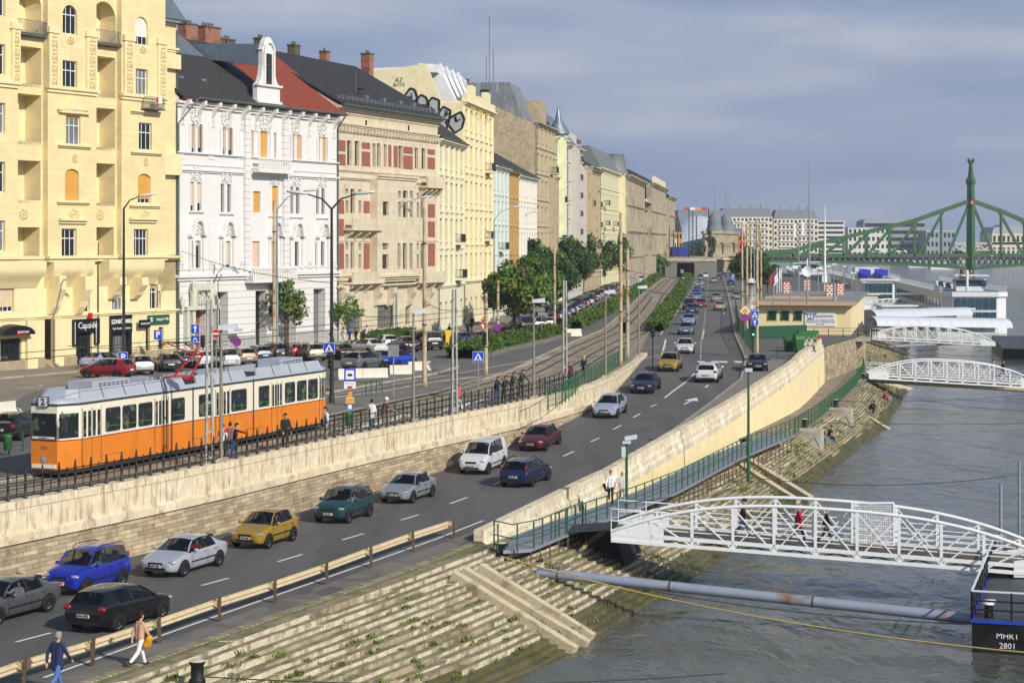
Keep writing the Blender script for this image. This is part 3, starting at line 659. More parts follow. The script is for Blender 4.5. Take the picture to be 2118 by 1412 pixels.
for a, c in ((5, 22), (82, 102), (160, 181), (238, 258), (308, 326)):   # carved pilasters
    zt = Zp(a, 60 + .105 * a); z0 = zc1 + .4
    b1.box('pilaster', yel2, X(a), X(c), -1.05, -.84, z0, zt); b1.box('pilaster', yel2, X(a) - .12, X(c) + .12, -1.15, -.84, zt, zt + .5)
    for k in range(4): b1.orn((X(a) + X(c)) / 2, z0 + .2 + k * (zt - z0 - .3) / 4, (X(c) - X(a)) * .8, (zt - z0 - .3) / 4.1, -1.06, yel2, 3)
for a, c in ((-60, 20), (82, 183), (235, 326)):
    b1.cor(X(a), X(c), zc1, .55, .3, yel2, -.85); b1.cor(X(a), X(c), zc2 - .3, .5, .35, yel2, -.85)
for a, c in ((20, 82), (183, 235)): b1.cor(X(a), X(c), zc2 - .3, .45, .25, yel2, -.3)
b1.cor(X(326), b1.Lx, Zp(345, 436 - 330), .35, .25, yel2); b1.cor(X(326), b1.Lx, zc2 - .3, .4, .6, yel2)
b1.box('cornice', yel2, X(327), b1.Lx, -.5, 0, Zp(345, 142), Zp(345, 112))
b1.box('cornice', yel2, X(326), b1.Lx + .02, -.6, 0, Zp(345, 362), Zp(345, 318))
for p in ((104, 168, 304), (255, 315, 318), (255, 312, 234), (102, 165, 420), (252, 312, 427), (102, 160, 240 - 9)): b1.cor(X(p[0]), X(p[1]), Zp((p[0] + p[1]) / 2, p[2]) - .12, .25, .3, yel2, -.85)
for xm, y in ((132, 392 + 68), (278, 458)): b1.cor(X(xm - 26), X(xm + 26), Zp(xm, y) - .1, .45, .4, yel2, -.85)
xm = 135; bb, m = b1.mb('cornice', yel2); z0 = Zp(xm, 236); bb.xz([(X(103), z0), (X(166), z0), (X(135), Zp(xm, 202))], -1.15, -.85, m)
for xm, y, w, h in ((129, 93, 20, 16), (279, 112, 20, 16), (137, 338, 14, 20), (285, 344, 14, 20), (136, 455, 30, 24), (284, 457, 30, 24), (42, 455, 22, 24), (200, 455, 22, 24), (138, 231, 14, 16)):
    b1.orn(X(xm), Zp(xm, y), w / 23, h / 23, -.87 if xm not in (42, 200) else -.34, yel2, 4)
zcon = Zp(240, 575)
bb, m = b1.mb('console', yel2)
for a, c in ((-60, 75), (90, 175), (205, 320)):
    rows = []
    for i in range(7):
        t = i / 6; y = -.85 - .25 * math.cos(t * 1.5) if i < 3 else lerp(-.95, -.05, ((i - 3) / 3) ** .7); z = lerp(zc2 - .2, zcon - .6, t); rows.append([(X(a), y, z), (X(c), y, z)])
    bb.grid(rows, m, True)
    for xx in (X(a), X(c)): bb.face([(xx, .02, rows[0][0][2])] + [(xx, r[0][1], r[0][2]) for r in rows] + [(xx, .02, rows[-1][0][2])], m)
for px in (96, 150, 222, 268):       # big scroll brackets
    rows = []; zt = Zp(px, 568 + .02 * px); hh = 3.2 if px < 200 else 1.9
    P = [(-1.35, 0), (-1.4, -.35 * hh), (-1.15, -.5 * hh), (-.9, -.65 * hh), (-.75, -.8 * hh), (-.35, -.98 * hh), (0, -hh), (0, 0)]
    bb.yz([(y, zt + z) for y, z in P], X(px), X(px) + .85, m)
zbase = Zp(240, 650)
mz = [((0, 592, 30, 645), dict(mul=2, tr=.8, blind='b', bf=.8)), ((160, 588, 186, 646), dict(mul=2, blind='t', bf=.22)), ((232, 600, 256, 642), dict(mul=2, blind='t', bf=.3)), ((310, 588, 333, 639), dict(mul=2, blind='t', bf=.2))]
shop = [((92, 660, 112, 752), dict(void=1, dep=1.0)), ((157, 684, 190, 757), dict(mul=4, tr=.85, fm=iron)), ((226, 682, 268, 740), dict(mul=2, tr=.85, fm=iron)), ((301, 676, 310, 741), dict(mul=0, tr=0, fm=bfr)), ((328, 676, 338, 723), dict(mul=0, tr=0, fm=bfr)), ((0, 700, 44, 768), dict(mul=3, tr=.85, fm=iron, dep=.25))]
zz = Zp(240, 648)
b1.seg(0, b1.Lx, zz, zc2 + .2, yel2, [b1.pw(r, **st) for r, st in mz], 0)
b1.seg(0, b1.Lx, -.4, zz, yel2, [b1.pw(r, **st) for r, st in shop], -.02)
b1.cor(0, b1.Lx, zz - .15, .3, .22, yel2); b1.box('plinth', M('plinth_stone', '#a3947a', .9, var=.2, scale=2, bump=.4), 0, X(92), -.14, 0, -.4, .75); b1.box('plinth', MATS['plinth_stone'], X(112), X(157), -.14, 0, -.4, .75); b1.box('plinth', MATS['plinth_stone'], X(190), X(226), -.14, 0, -.4, .75); b1.box('plinth', MATS['plinth_stone'], X(268), b1.Lx - .05, -.14, 0, -.4, .75)
for px in (64, 118): b1.box('pilaster', yel2, X(px) - .75, X(px) + .45, -.35, 0, -.3, zz - .2)
bb, m = b1.mb('front_steps', MATS['plinth_stone'])
for k in range(5): bb.box(X(92), X(112), -.9 + .22 * k, .9, -.2 + .16 * k, -.04 + .16 * k, m)
signm = M('sign_black', '#131316', .4, var=.05); letw = M('lettering_white', '#e8e8e4', .5, var=0, emit=0); letr = M('lettering_red', '#c3202a', .5, var=0); signg = M('sign_green', '#1f5a3c', .4, var=.05)
bb, m = b1.mb('shop_sign', signm)
z = Zp(175, 684); bb.box(X(148), X(201), -.3, 0, z - .1, z + 1.0, m); bb.box(X(148), X(156), -.3, 0, z - 1.15, z - .1, m); bb.box(X(193), X(201), -.3, 0, z - 1.15, z - .1, m)
b1.sign('Capside', X(175), z + .45, .75, letw, -.33)
fr, fm_ = b1.mb('shop_lettering', letw)
for q in ((149, 156.5), (192.5, 200)): fr.box(X(q[0]), X(q[0]) + .05, -.33, -.3, z - 1.05, z + .8, fm_)
b1.box('sign_lamp', letr, X(178), X(182), -.5, -.2, z + 1.0, z + 1.5)
z = Zp(247, 670); bb.box(X(225), X(269), -.25, 0, z - .75, z + .75, m); b1.sign('SZABÓ IMRE', X(247), z + .22, .5, letw, -.28, bold=.01); b1.sign('Hair Studio & Solarium', X(247), z - .35, .26, letw, -.28)
for q in ((225, 230), (263, 269)): bb.box(X(q[0]), X(q[1]), -.2, 0, -.1, z - .75, m)
bb.box(X(279), X(302), -.5, -.42, Zp(290, 677), Zp(290, 661), m); b1.sign('SZABÓ IMRE', X(290.5), Zp(290, 669), .22, letw, -.53)
b1.box('sign_board', signg, X(304), X(347), -.2, 0, Zp(325, 670), Zp(325, 651)); b1.sign('Belgrád Office', X(334), Zp(325, 660), .34, letw, -.23); b1.sign('|E', X(309), Zp(325, 660), .5, letw, -.23, bold=.015)
bb, m = b1.mb('awning', signm); rows = []
for i in range(9):
    t = math.pi * i / 8; rows.append([(X(20) + 1.9 * math.cos(t) * -1, -1.0, Zp(20, 692) + .75 * math.sin(t)), (X(20) + 1.9 * math.cos(t) * -1, 0, Zp(20, 692) + .85 * math.sin(t))])
bb.grid(rows, m, True); bb.face([r[0] for r in rows], m); b1.sign('INGATLAN', X(28), Zp(28, 686), .26, letw, -1.04); b1.sign('IRODA', X(28), Zp(28, 692), .22, letr, -1.04); b1.box('sign_lamp', letr, X(15.5), X(20), -1.04, -1.0, Zp(20, 691), Zp(20, 683))
b1.pipe(X(201), -.2, zmez + 6); b1.pipe(b1.Lx - .1, -.2, Zp(350, 60))
b1.box('for_sale_board', letw, X(289), X(302), -1.75, -1.7, Zp(296, 216), Zp(296, 202)); b1.box('for_sale_board', letr, X(289.5), X(294), -1.78, -1.75, Zp(296, 215), Zp(296, 203))
b1.railing(X(276), X(308), -1.7, Zp(292, 226), .95, MATS['grey_railing'], y1=-.85); b1.box('balcony_slab', capm, X(275), X(309), -1.75, -.85, Zp(292, 229), Zp(292, 226))
b1.body(ZTOP, yel2, 0, b1.Lx - 1.8); b1.roof(X(326) - 1, b1.Lx + .5, Zp(350, 44), Zp(350, 44) + 6.5, 4.5, zinc, -.7, back=False); bb, m = b1.mb('gutter', gut); bb.tube([(X(326), -.75, Zp(350, 42)), (b1.Lx + .6, -.75, Zp(350, 42))], .11, 6, m); b1.body(Zp(350, 44), yel2, X(326)); b1.done()
wht = M('white_stucco', '#dedcd9', .8, var=.04, scale=1, bump=.08, bscale=20); whts = M('white_rustication', '#dcdad7', .8, var=.04, brick=(30, .62, .03, '#a9a7a4', '#dddbd8')); gry = M('portal_stone', '#c6c8b8', .85, var=.1, scale=2, bump=.3)
b2 = Fac(FAC[1], FAC[2], 'stucco_house', 'white stucco house with arched window hoods, half dark half red tiled roof and gabled dormer')
X = b2.x; Zp = b2.z; W = b2.pw
zt2 = Zp(395, 205); zg = Zp(500, 577)
Wn = dict(mul=0, tr=.72, fm=gfr, th=.06)
rowsW = []
for a, b_, c, d, st in ((396, 257, 404, 315, dict(Wn, blind='t', bf=.82)), (409, 257, 419, 315, dict(Wn, blind='t', bf=.82)), (461, 264, 467, 321, dict(Wn, blind='t', bf=.8)), (472, 264, 481, 322, dict(Wn, blind='t', bf=.8)), (520, 270, 525, 325, dict(Wn, blind='o')), (537, 272, 554, 326, dict(Wn, mul=1, blind='o')), (567, 275, 572, 327, dict(Wn, blind='o')), (603, 278, 609, 331, dict(Wn, blind='o', bf=.85)), (614, 279, 622, 331, dict(Wn, blind='o')), (657, 283, 662, 335, dict(Wn, blind='o')), (667, 284, 675, 335, dict(Wn, blind='o')),
    (394, 376, 402, 436, dict(Wn, blind='b', bf=.8)), (408, 377, 417, 436, dict(Wn, blind='b', bf=.75)), (457, 380, 464, 439, Wn), (470, 381, 478, 439, Wn), (524, 396, 539, 440, dict(Wn, blind='o')), (563, 385, 576, 441, dict(Wn, blind='o')), (601, 386, 607, 442, Wn), (612, 388, 620, 442, Wn), (654, 389, 660, 443, Wn), (665, 390, 672, 443, Wn),
    (391, 498, 400, 558, dict(Wn, blind='b', bf=.12)), (405, 498, 415, 558, dict(Wn, blind='b', bf=.15)), (454, 499, 462, 558, Wn), (468, 499, 477, 558, dict(Wn, blind='b', bf=.8)), (522, 499, 537, 557, dict(Wn, blind='p')), (561, 499, 574, 556, dict(Wn, blind='b', bf=.95)), (598, 500, 605, 555, dict(Wn, blind='b', bf=.15)), (610, 500, 618, 555, Wn), (652, 500, 658, 554, dict(Wn, blind='b', bf=.2)), (664, 500, 671, 554, Wn)):
    rowsW.append(W((a, b_, c, d), **st))
b2.seg(0, b2.Lx, zg, zt2, wht, rowsW, 0, .3)
G0 = [((450, 604, 471, 730), dict(mul=0, tr=.45, dep=1.1, fm=bfr)), ((528, 601, 551, 722), dict(mul=0, tr=.45, fm=bfr)), ((590, 599, 612, 716), dict(mul=0, tr=.45, fm=bfr)), ((648, 597, 672, 711), dict(mul=0, tr=.45, fm=bfr)), ((396, 622, 424, 738), dict(void=1))]
b2.seg(0, b2.Lx, -.4, zg, whts, [W(r, **st) for r, st in G0], -.03, .9)
b2.box('door', M('oak_door', '#8a5228', .6, var=.2, scale=3), X(396), X(424), .6, .66, -.2, Zp(410, 640))
b2.box('plinth', M('grey_plinth', '#a9a8a6', .85, var=.12, scale=1.5), X(425), X(449), -.12, 0, -.4, 1.5)
for q in ((472, 527), (552, 589), (613, 647), (673, 696)): b2.box('plinth', MATS['grey_plinth'], X(q[0]), X(q[1]), -.12, 0, -.4, 1.4)
for y0, hh, pr in ((577, .55, .45), (362, .3, .28), (327, .2, .25), (470 + 87, .22, .12)):
    b2.cor(0, b2.Lx, Zp(500, y0), hh, pr, wht)
b2.cor(0, b2.Lx, zt2 - .75, .55, .5, wht); b2.cor(0, b2.Lx, Zp(500, 349), .14, .12, wht)
bb, m = b2.mb('cornice', wht)
n = 12
for k in range(n):
    x = .8 + (b2.Lx - 1.6) * k / (n - 1); bb.yz([(-1.0, zt2 - .15), (-.95, zt2 - .55), (-.45, zt2 - .95), (0, zt2 - 1.6), (0, zt2 - .15)], x - .17, x + .17, m); b2.orn(x, zt2 - 2.5, .5, .9, -.05, wht, 5)
b2.box('cornice', M('eaves_timber', '#7d4f37', .8, var=.15), 0, b2.Lx, -.85, 0, zt2 - .1, zt2 - .02)
for c, (y1, y2, y3) in {405: (257, 376, 498), 468: (264, 380, 499), 546: (272, 999, 999), 612: (278, 387, 500), 666: (283, 389, 500), 568: (999, 385, 499)}.items():
    pr = 1.25
    if y1 < 900:
        z = Zp(c, y1); b2.orn(X(c), z + .05, 1.9, 1.6, -.05, wht, 6); [b2.box('window_surround', wht, X(c) + s * 1.0 - .13, X(c) + s * 1.0 + .13, -.16, 0, z - 2.6, z) for s in (-1, 1)]
    if y2 < 900:
        z = Zp(c, y2); b2.orn(X(c), z + .05, 1.9, 1.45, -.05, wht, 7); b2.cor(X(c) - 1.05, X(c) + 1.05, Zp(c, y2 + 62) - .15, .2, .22, wht)
    if y3 < 900:
        z = Zp(c, y3) + .35; bb, m = b2.mb('window_hood', wht); r = 1.05
        P = [(-1.3, 0), (-1.3, .22), (-.95, .3)] + [(-.78 * math.cos(math.pi * i / 8), .75 + .95 * math.sin(math.pi * i / 8)) for i in range(9)] + [(.95, .3), (1.3, .22), (1.3, 0)]
        I = [(-1.1, 0), (-1.1, .05), (-.7, .15)] + [(-.55 * math.cos(math.pi * i / 8), .72 + .72 * math.sin(math.pi * i / 8)) for i in range(9)] + [(.7, .15), (1.1, .05), (1.1, 0)]
        for i in range(len(P) - 1):
            p, q, u, v = P[i], P[i + 1], I[i + 1], I[i]
            bb.hexa([(X(c) + v[0], -.5, z + v[1]), (X(c) + u[0], -.5, z + u[1]), (X(c) + u[0], 0, z + u[1]), (X(c) + v[0], 0, z + v[1]), (X(c) + p[0], -.5, z + p[1]), (X(c) + q[0], -.5, z + q[1]), (X(c) + q[0], 0, z + q[1]), (X(c) + p[0], 0, z + p[1])], m)
        b2.orn(X(c), z + .05, 1.2, 1.35, -.1, wht, 8); [b2.box('window_surround', wht, X(c) + s * 1.05 - .14, X(c) + s * 1.05 + .14, -.2, 0, z - 3.0, z - .02) for s in (-1, 1)]
for px, st in ((372, 0), (437, 0), (500, 0), (592, 0), (640, 0), (690, 0)):
    b2.box('window_surround', wht, X(px) - .5, X(px) + .5, -.06, 0, Zp(px, 556), Zp(px, 460)); b2.orn(X(px), Zp(px, 556), .9, .9, -.06, wht, 9); b2.box('window_surround', wht, X(px) - .5, X(px) + .5, -.06, 0, Zp(px, 330), Zp(px, 250))
for px in (508, 588): b2.box('quoin', whts, X(px) - .45, X(px) + .45, -.3, 0, zg, zt2 - .8)
for a, c, py, mat in ((518, 586, 352, wht), (506, 598, 577, wht)):    # balconies with turned balusters
    z = Zp((a + c) / 2, py); b2.box('balcony_slab', wht, X(a) - .1, X(c) + .1, -1.1, 0, z - .3, z); b2.box('balcony_slab', wht, X(a), X(c), -1.0, -.8, z + .95, z + 1.1)
    bb, m = b2.mb('balustrade', wht); k = int((X(c) - X(a)) / .3)
    for i in range(k + 1): bb.lathe([(.07, 0), (.1, .3), (.05, .7), (.08, .95)], 6, m, (lerp(X(a) + .1, X(c) - .1, i / k), -.9, z))
bb, m = b2.mb('portal', gry); pa, pc = X(378), X(443)
for xx in (pa, X(396) - .45, X(424) + .05, pc - .4): bb.box(xx, xx + .42, -.5, 0, -.3, Zp(410, 640), m)
bb.box(pa - .1, pc + .1, -.6, 0, Zp(410, 640), Zp(410, 632), m); bb.box(X(390), X(432), -.7, 0, Zp(410, 600), Zp(410, 586), m)
for px in (392, 428):
    bb.lathe([(.3, 0), (.38, .6), (.3, 1.2), (.42, 1.7), (.18, 2.05), (.17, 2.15)], 8, m, (X(px), -.45, Zp(410, 640))); bb.ball((X(px), -.5, Zp(410, 640) + 2.3), .2, m); bb.tube([(X(px) - .3, -.6, Zp(410, 640) + 1.6), (X(px) - .4, -.7, Zp(410, 640) + 2.2), (X(px), -.5, Zp(410, 640) + 2.7)], .1, 6, m)
for px in (372, 443): bb.lathe([(.25, 0), (.1, .2), (.32, .7), (.1, 1.1), (.02, 1.5)], 8, m, (X(px), -.3, Zp(410, 640)))
for k in range(3): b2.orn(X(398 + 12 * k), Zp(410, 632), 1.3, 2.0, -.5, gry, 10)
b2.box('awning', M('canopy_white', '#dfe3e8', .4), X(466), X(484), -1.9, -.9, Zp(475, 684), Zp(475, 678))
zr = zt2 + 6.6; yr = 8.2; xd = X(575)
b2.roof(-.3, xd, zt2, zr, yr, tile_d, -.9, gable=wht); b2.roof(xd, b2.Lx + .4, zt2, zr, yr, tile_r, -.9, part='red_roof', gable=brickm)
bb, m = b2.mb('gutter', gut); bb.tube([(X(392), -1.0, zt2 + .05), (b2.Lx + .3, -1.0, zt2 + .05)], .13, 6, m); bb.tube([(b2.Lx + .1, -1.0, zt2), (b2.Lx - .1, -.15, zt2 - 1.3), (b2.Lx - .1, -.15, -.2)], .08, 6, m); bb.tube([(X(392), -1.0, zt2), (.1, -.15, zt2 - 2.3), (.1, -.15, -.2)], .08, 6, m)
bb, m = b2.mb('dormer', wht); xc = X(543); zd = zt2 + .35
P = [(-1.95, 0), (-1.95, 1.7), (-1.5, 1.95), (-1.2, 2.6), (-1.0, 3.6), (-1.0, 4.9), (-1.15, 5.05), (-.95, 5.2)] + [(-.85 * math.cos(math.pi * i / 8), 5.3 + 1.0 * math.sin(math.pi * i / 8)) for i in range(9)] + [(.95, 5.2), (1.15, 5.05), (1.0, 4.9), (1.0, 3.6), (1.2, 2.6), (1.5, 1.95), (1.95, 1.7), (1.95, 0)]
bb.xz([(xc + p[0], zd + p[1]) for p in P], -.7, -.2, m); bb.box(xc - 2.1, xc + 2.1, -.95, -.65, zd + 1.55, zd + 1.75, m); bb.box(xc - 2.1, xc + 2.1, -.9, -.6, zd - .05, zd + .2, m)
for s in (-1, 1): bb.box(xc + s * .8 - .15, xc + s * .8 + .15, -.85, -.68, zd + 1.8, zd + 4.7, m)
for i in range(9):
    t0, t1 = math.pi * i / 9, math.pi * (i + 1) / 9
    bb.hexa([(xc - .95 * math.cos(t0), -.9, zd + 4.75 + 1.15 * math.sin(t0)), (xc - .95 * math.cos(t1), -.9, zd + 4.75 + 1.15 * math.sin(t1)), (xc - .95 * math.cos(t1), -.68, zd + 4.75 + 1.15 * math.sin(t1)), (xc - .95 * math.cos(t0), -.68, zd + 4.75 + 1.15 * math.sin(t0)), (xc - .75 * math.cos(t0), -.9, zd + 4.75 + .95 * math.sin(t0)), (xc - .75 * math.cos(t1), -.9, zd + 4.75 + .95 * math.sin(t1)), (xc - .75 * math.cos(t1), -.68, zd + 4.75 + .95 * math.sin(t1)), (xc - .75 * math.cos(t0), -.68, zd + 4.75 + .95 * math.sin(t0))], m)
b2.box('dormer_window', M('dark_green_glass', '#1d2a22', .15, var=.2), xc - .5, xc + .5, -.74, -.71, zd + 1.8, zd + 4.7); b2.box('dormer_window', gfr, xc - .04, xc + .04, -.78, -.74, zd + 1.8, zd + 4.7); b2.box('dormer_window', gfr, xc - .5, xc + .5, -.78, -.74, zd + 3.6, zd + 3.7)
bb, m = b2.mb('dormer_roof', zinc)
bb.hexa([(xc - 1.05, -.2, zd + 3.5), (xc + 1.05, -.2, zd + 3.5), (xc + 1.05, 7.5, zd + 4.6), (xc - 1.05, 7.5, zd + 4.6), (xc - .9, -.2, zd + 5.6), (xc + .9, -.2, zd + 5.6), (xc + .9, 7.5, zd + 5.9), (xc - .9, 7.5, zd + 5.9)], m)
bb.face([(xc - 2.2, -1.0, zd - .2), (xc + 2.9, -1.0, zd - .2), (xc + 1.9, .4, zd + .75), (xc - 1.9, .4, zd + .75)], m)
bb.hexa([(X(415), 5.6, zr - 2.0), (X(525), 5.6, zr - 2.0), (X(525), 8.5, zr + .3), (X(415), 8.5, zr + .3), (X(415), 5.6, zr - 1.7), (X(525), 5.6, zr - 1.7), (X(525), 8.5, zr + .55), (X(415), 8.5, zr + .55)], m)
for px, yy, w_, h_ in ((372, 9, 1.0, 1.6), (455, 9, 1.9, 1.7), (500, 9, 2.6, 1.75)): b2.chimney(X(px) + 7.5, yy, zr, w_, 1.0, h_)
for px, w_ in ((545, 1.3), (570, 1.8), (592, 1.5)): b2.chimney(X(px) + 4.5, 10, zr - .6, w_, .9, 1.6, M('sooty_brick', '#6c6552', .9, var=.3, scale=3, brick=(.3, .1, .012, '#4a463c', '#57513f')))
for px, py in ((377, 148), (424, 186)): x = X(px); b2.box('skylight', zinc, x - .3 + 2, x + .5 + 2, 1.6, 1.7, zt2 + 2.0, zt2 + 2.2)
b2.body(zt2, wht); b2.done()
bei = M('beige_stone', '#d6cbb2', .88, var=.08, scale=1, bump=.2, bscale=14, brick=(1.4, .7, .012, '#b3a68a', '#cfc3a8'), col2='#bcb096', scale2=.8, thr=(.52, .7))
b3 = Fac(FAC[2], FAC[3], 'bank_house', 'beige stone house with red brick panels, central bow and black tiled roof')
X = b3.x; Zp = b3.z; W = b3.pw; zt3 = Zp(720, 221); Wd = dict(mul=0, tr=.65, fm=bfr, th=.06); Z3 = Zp(800, 582)
zr1 = (Zp(720, 290), Zp(720, 345)); rects = []
def r3(lst, st): return [W(q, **st) for q in lst]
R1 = [(718, 291, 727, 342), (734, 292, 743, 343), (771, 297, 777, 345), (780, 297, 787, 345), (794, 299, 800, 346), (824, 302, 833, 349), (858, 306, 865, 349), (872, 307, 880, 350)]
R2 = [(715, 391, 721, 401), (725, 391, 734, 441), (742, 392, 748, 402), (715, 415, 721, 441), (742, 415, 748, 441), (776, 417, 788, 446), (808, 395, 814, 410), (818, 395, 828, 410), (833, 395, 839, 410), (847, 398, 854, 414), (862, 399, 867, 412), (808, 418, 814, 449), (818, 418, 828, 450), (833, 418, 839, 450), (847, 418, 854, 450), (862, 419, 867, 450), (870, 400, 878, 451)]
R3 = [(715, 502, 721, 517), (725, 502, 733, 556), (742, 503, 748, 517), (715, 526, 721, 555), (742, 526, 748, 555), (775, 503, 788, 516), (775, 526, 788, 556), (807, 503, 813, 557), (818, 503, 826, 557), (832, 503, 838, 557), (847, 504, 854, 555), (862, 503, 867, 517), (862, 526, 867, 555), (870, 504, 878, 555)]
b3.seg(0, X(765), Z3, zt3, bei, r3([q for q in R1 + R2 + R3 if q[2] < 765], Wd), 0, .35)
b3.seg(X(765), X(846), Z3, Zp(800, 372) , bei, r3([q for q in R2 + R3 if 765 < q[0] < 846], Wd), -.9, .35)
b3.seg(X(765), X(846), Zp(800, 372), zt3, bei, r3([q for q in R1 if 765 < q[0] < 846], Wd), 0, .35)
b3.seg(X(846), b3.Lx, Z3, zt3, bei, r3([q for q in R1 + R2 + R3 if q[0] > 846], Wd), 0, .35)
for a, b_, c, d in ((700, 290, 714, 313), (700, 319, 714, 342), (748, 295, 765, 308), (748, 314, 765, 344), (803, 300, 809, 345), (814, 302, 822, 346), (834, 304, 853, 318), (834, 322, 853, 350), (884, 309, 899, 320), (884, 326, 899, 350), (700, 414, 711, 442), (752, 416, 764, 441), (700, 453, 711, 488), (885, 422, 899, 450), (885, 458, 899, 490), (700, 503, 711, 556), (752, 503, 764, 556), (885, 503, 899, 550)):
    b3.box('brick_panel', redbrick, X(a), X(c), -.04, .02, Zp((a + c) / 2, d), Zp((a + c) / 2, b_))
gnd = [((780, 630, 814, 678), dict(mul=4, tr=.7, fm=bfr, glass=glassB)), ((838, 634, 846, 672), dict(mul=1, fm=bfr)), ((715, 640, 748, 690), dict(mul=3, fm=bfr))]
b3.seg(0, b3.Lx, -.5, Z3, bei, [W(q, **st) for q, st in gnd], -.05, .4)
for py, h, pr in ((585, .5, .5), (372, .3, .25), (356, .25, .2), (262, .35, .3), (238, .2, .15), (598, .4, .75), (276, .15, .12), (573, .2, .2), (500, .15, .1)): b3.cor(0, b3.Lx, Zp(720, py), h, pr, bei)
b3.cor(X(765), X(846), Zp(800, 372), .5, .3, bei, -.9); b3.cor(X(765), X(846), Zp(800, 577), .5, .4, bei, -.9); b3.cor(0, b3.Lx, zt3 - .5, .5, .6, bei)
for a, c, py in ((709, 771, 472), (865, 902, 385), (709, 775, 582), (848, 905, 580)):
    z = Zp((a + c) / 2, py); b3.box('balcony', bei, X(a), X(c), -1.2, 0, z - .25, z); b3.box('balcony', bei, X(a), X(c), -1.2, -1.0, z, z + 1.0)
    bb, m = b3.mb('console', bei); [bb.yz([(-1.0, z - .25), (-.9, z - .6), (-.3, z - 1.0), (0, z - 1.4), (0, z - .25)], lerp(X(a) + .3, X(c) - .6, k / 3), lerp(X(a) + .3, X(c) - .6, k / 3) + .3, m) for k in range(4)]
for px in (700, 772, 800, 842, 880): bb, m = b3.mb('console', bei); z = Zp(px, 600); bb.yz([(-.9, z + .3), (-.9, z - .3), (-.5, z - .9), (-.4, z - 1.6), (0, z - 1.8), (0, z + .3)], X(px) - .1, X(px) + .7, m)
for px in (757, 845): b3.box('attic_vent', dark, X(px) - .18, X(px) + .18, -.03, .02, Zp(px, 262 + (px - 757) * .12), Zp(px, 249 + (px - 757) * .12))
bb, m = b3.mb('cornice', bei); [bb.box(.3 + .8 * k, .62 + .8 * k, -.4, 0, Zp(720, 272), Zp(720, 264), m) for k in range(int(b3.Lx / .8))]
yr3 = 10.5; zr3 = zt3 + 6.3; b3.roof(-.3, b3.Lx + .3, zt3, zr3, yr3, tile_b, -.8, gable=bei); bb, m = b3.mb('gutter', gut); bb.tube([(-.2, -.9, zt3 + .05), (b3.Lx + .3, -.9, zt3 + .05)], .13, 6, m)
bb, m = b3.mb('snow_guard', M('galvanised', '#a9adab', .5, .6)); z = zt3 + .55
for k in range(3): bb.bar((0, -.1, z + .15 * k + .2), (b3.Lx, -.1, z + .15 * k + .2), .03, m=m)
for k in range(24): bb.bar((b3.Lx * k / 23, -.1, z), (b3.Lx * k / 23, -.1, z + .6), .03, m=m)
for t in (.38, .55, .72, .86): x = b3.Lx * t; b3.box('skylight', zinc, x, x + .7, 1.4, 1.9, zt3 + 1.35, zt3 + 1.75)
for k, (xx, w_) in enumerate(((5, 1.6), (12.5, 1.3), (20, .9))): b3.chimney(xx, yr3 + 1, zr3 - .3, w_, .9, 1.6, MATS['sooty_brick'] if k < 2 else brickm)
b3.chimney(b3.Lx + 1.3, 9.5, zr3 - 1.8, 1.1, 1.1, 3.4)
bb, m = b3.mb('antenna', gut); bb.tube([(9.5, 2.5, zt3 + 2), (9.5, 2.5, zt3 + 4.4)], .03, 4, m); bb.lathe([(.02, 0), (.35, .1), (.45, .22)], 10, m, (10, 2.2, zt3 + 2.3))
b3.body(zt3, bei); b3.done()
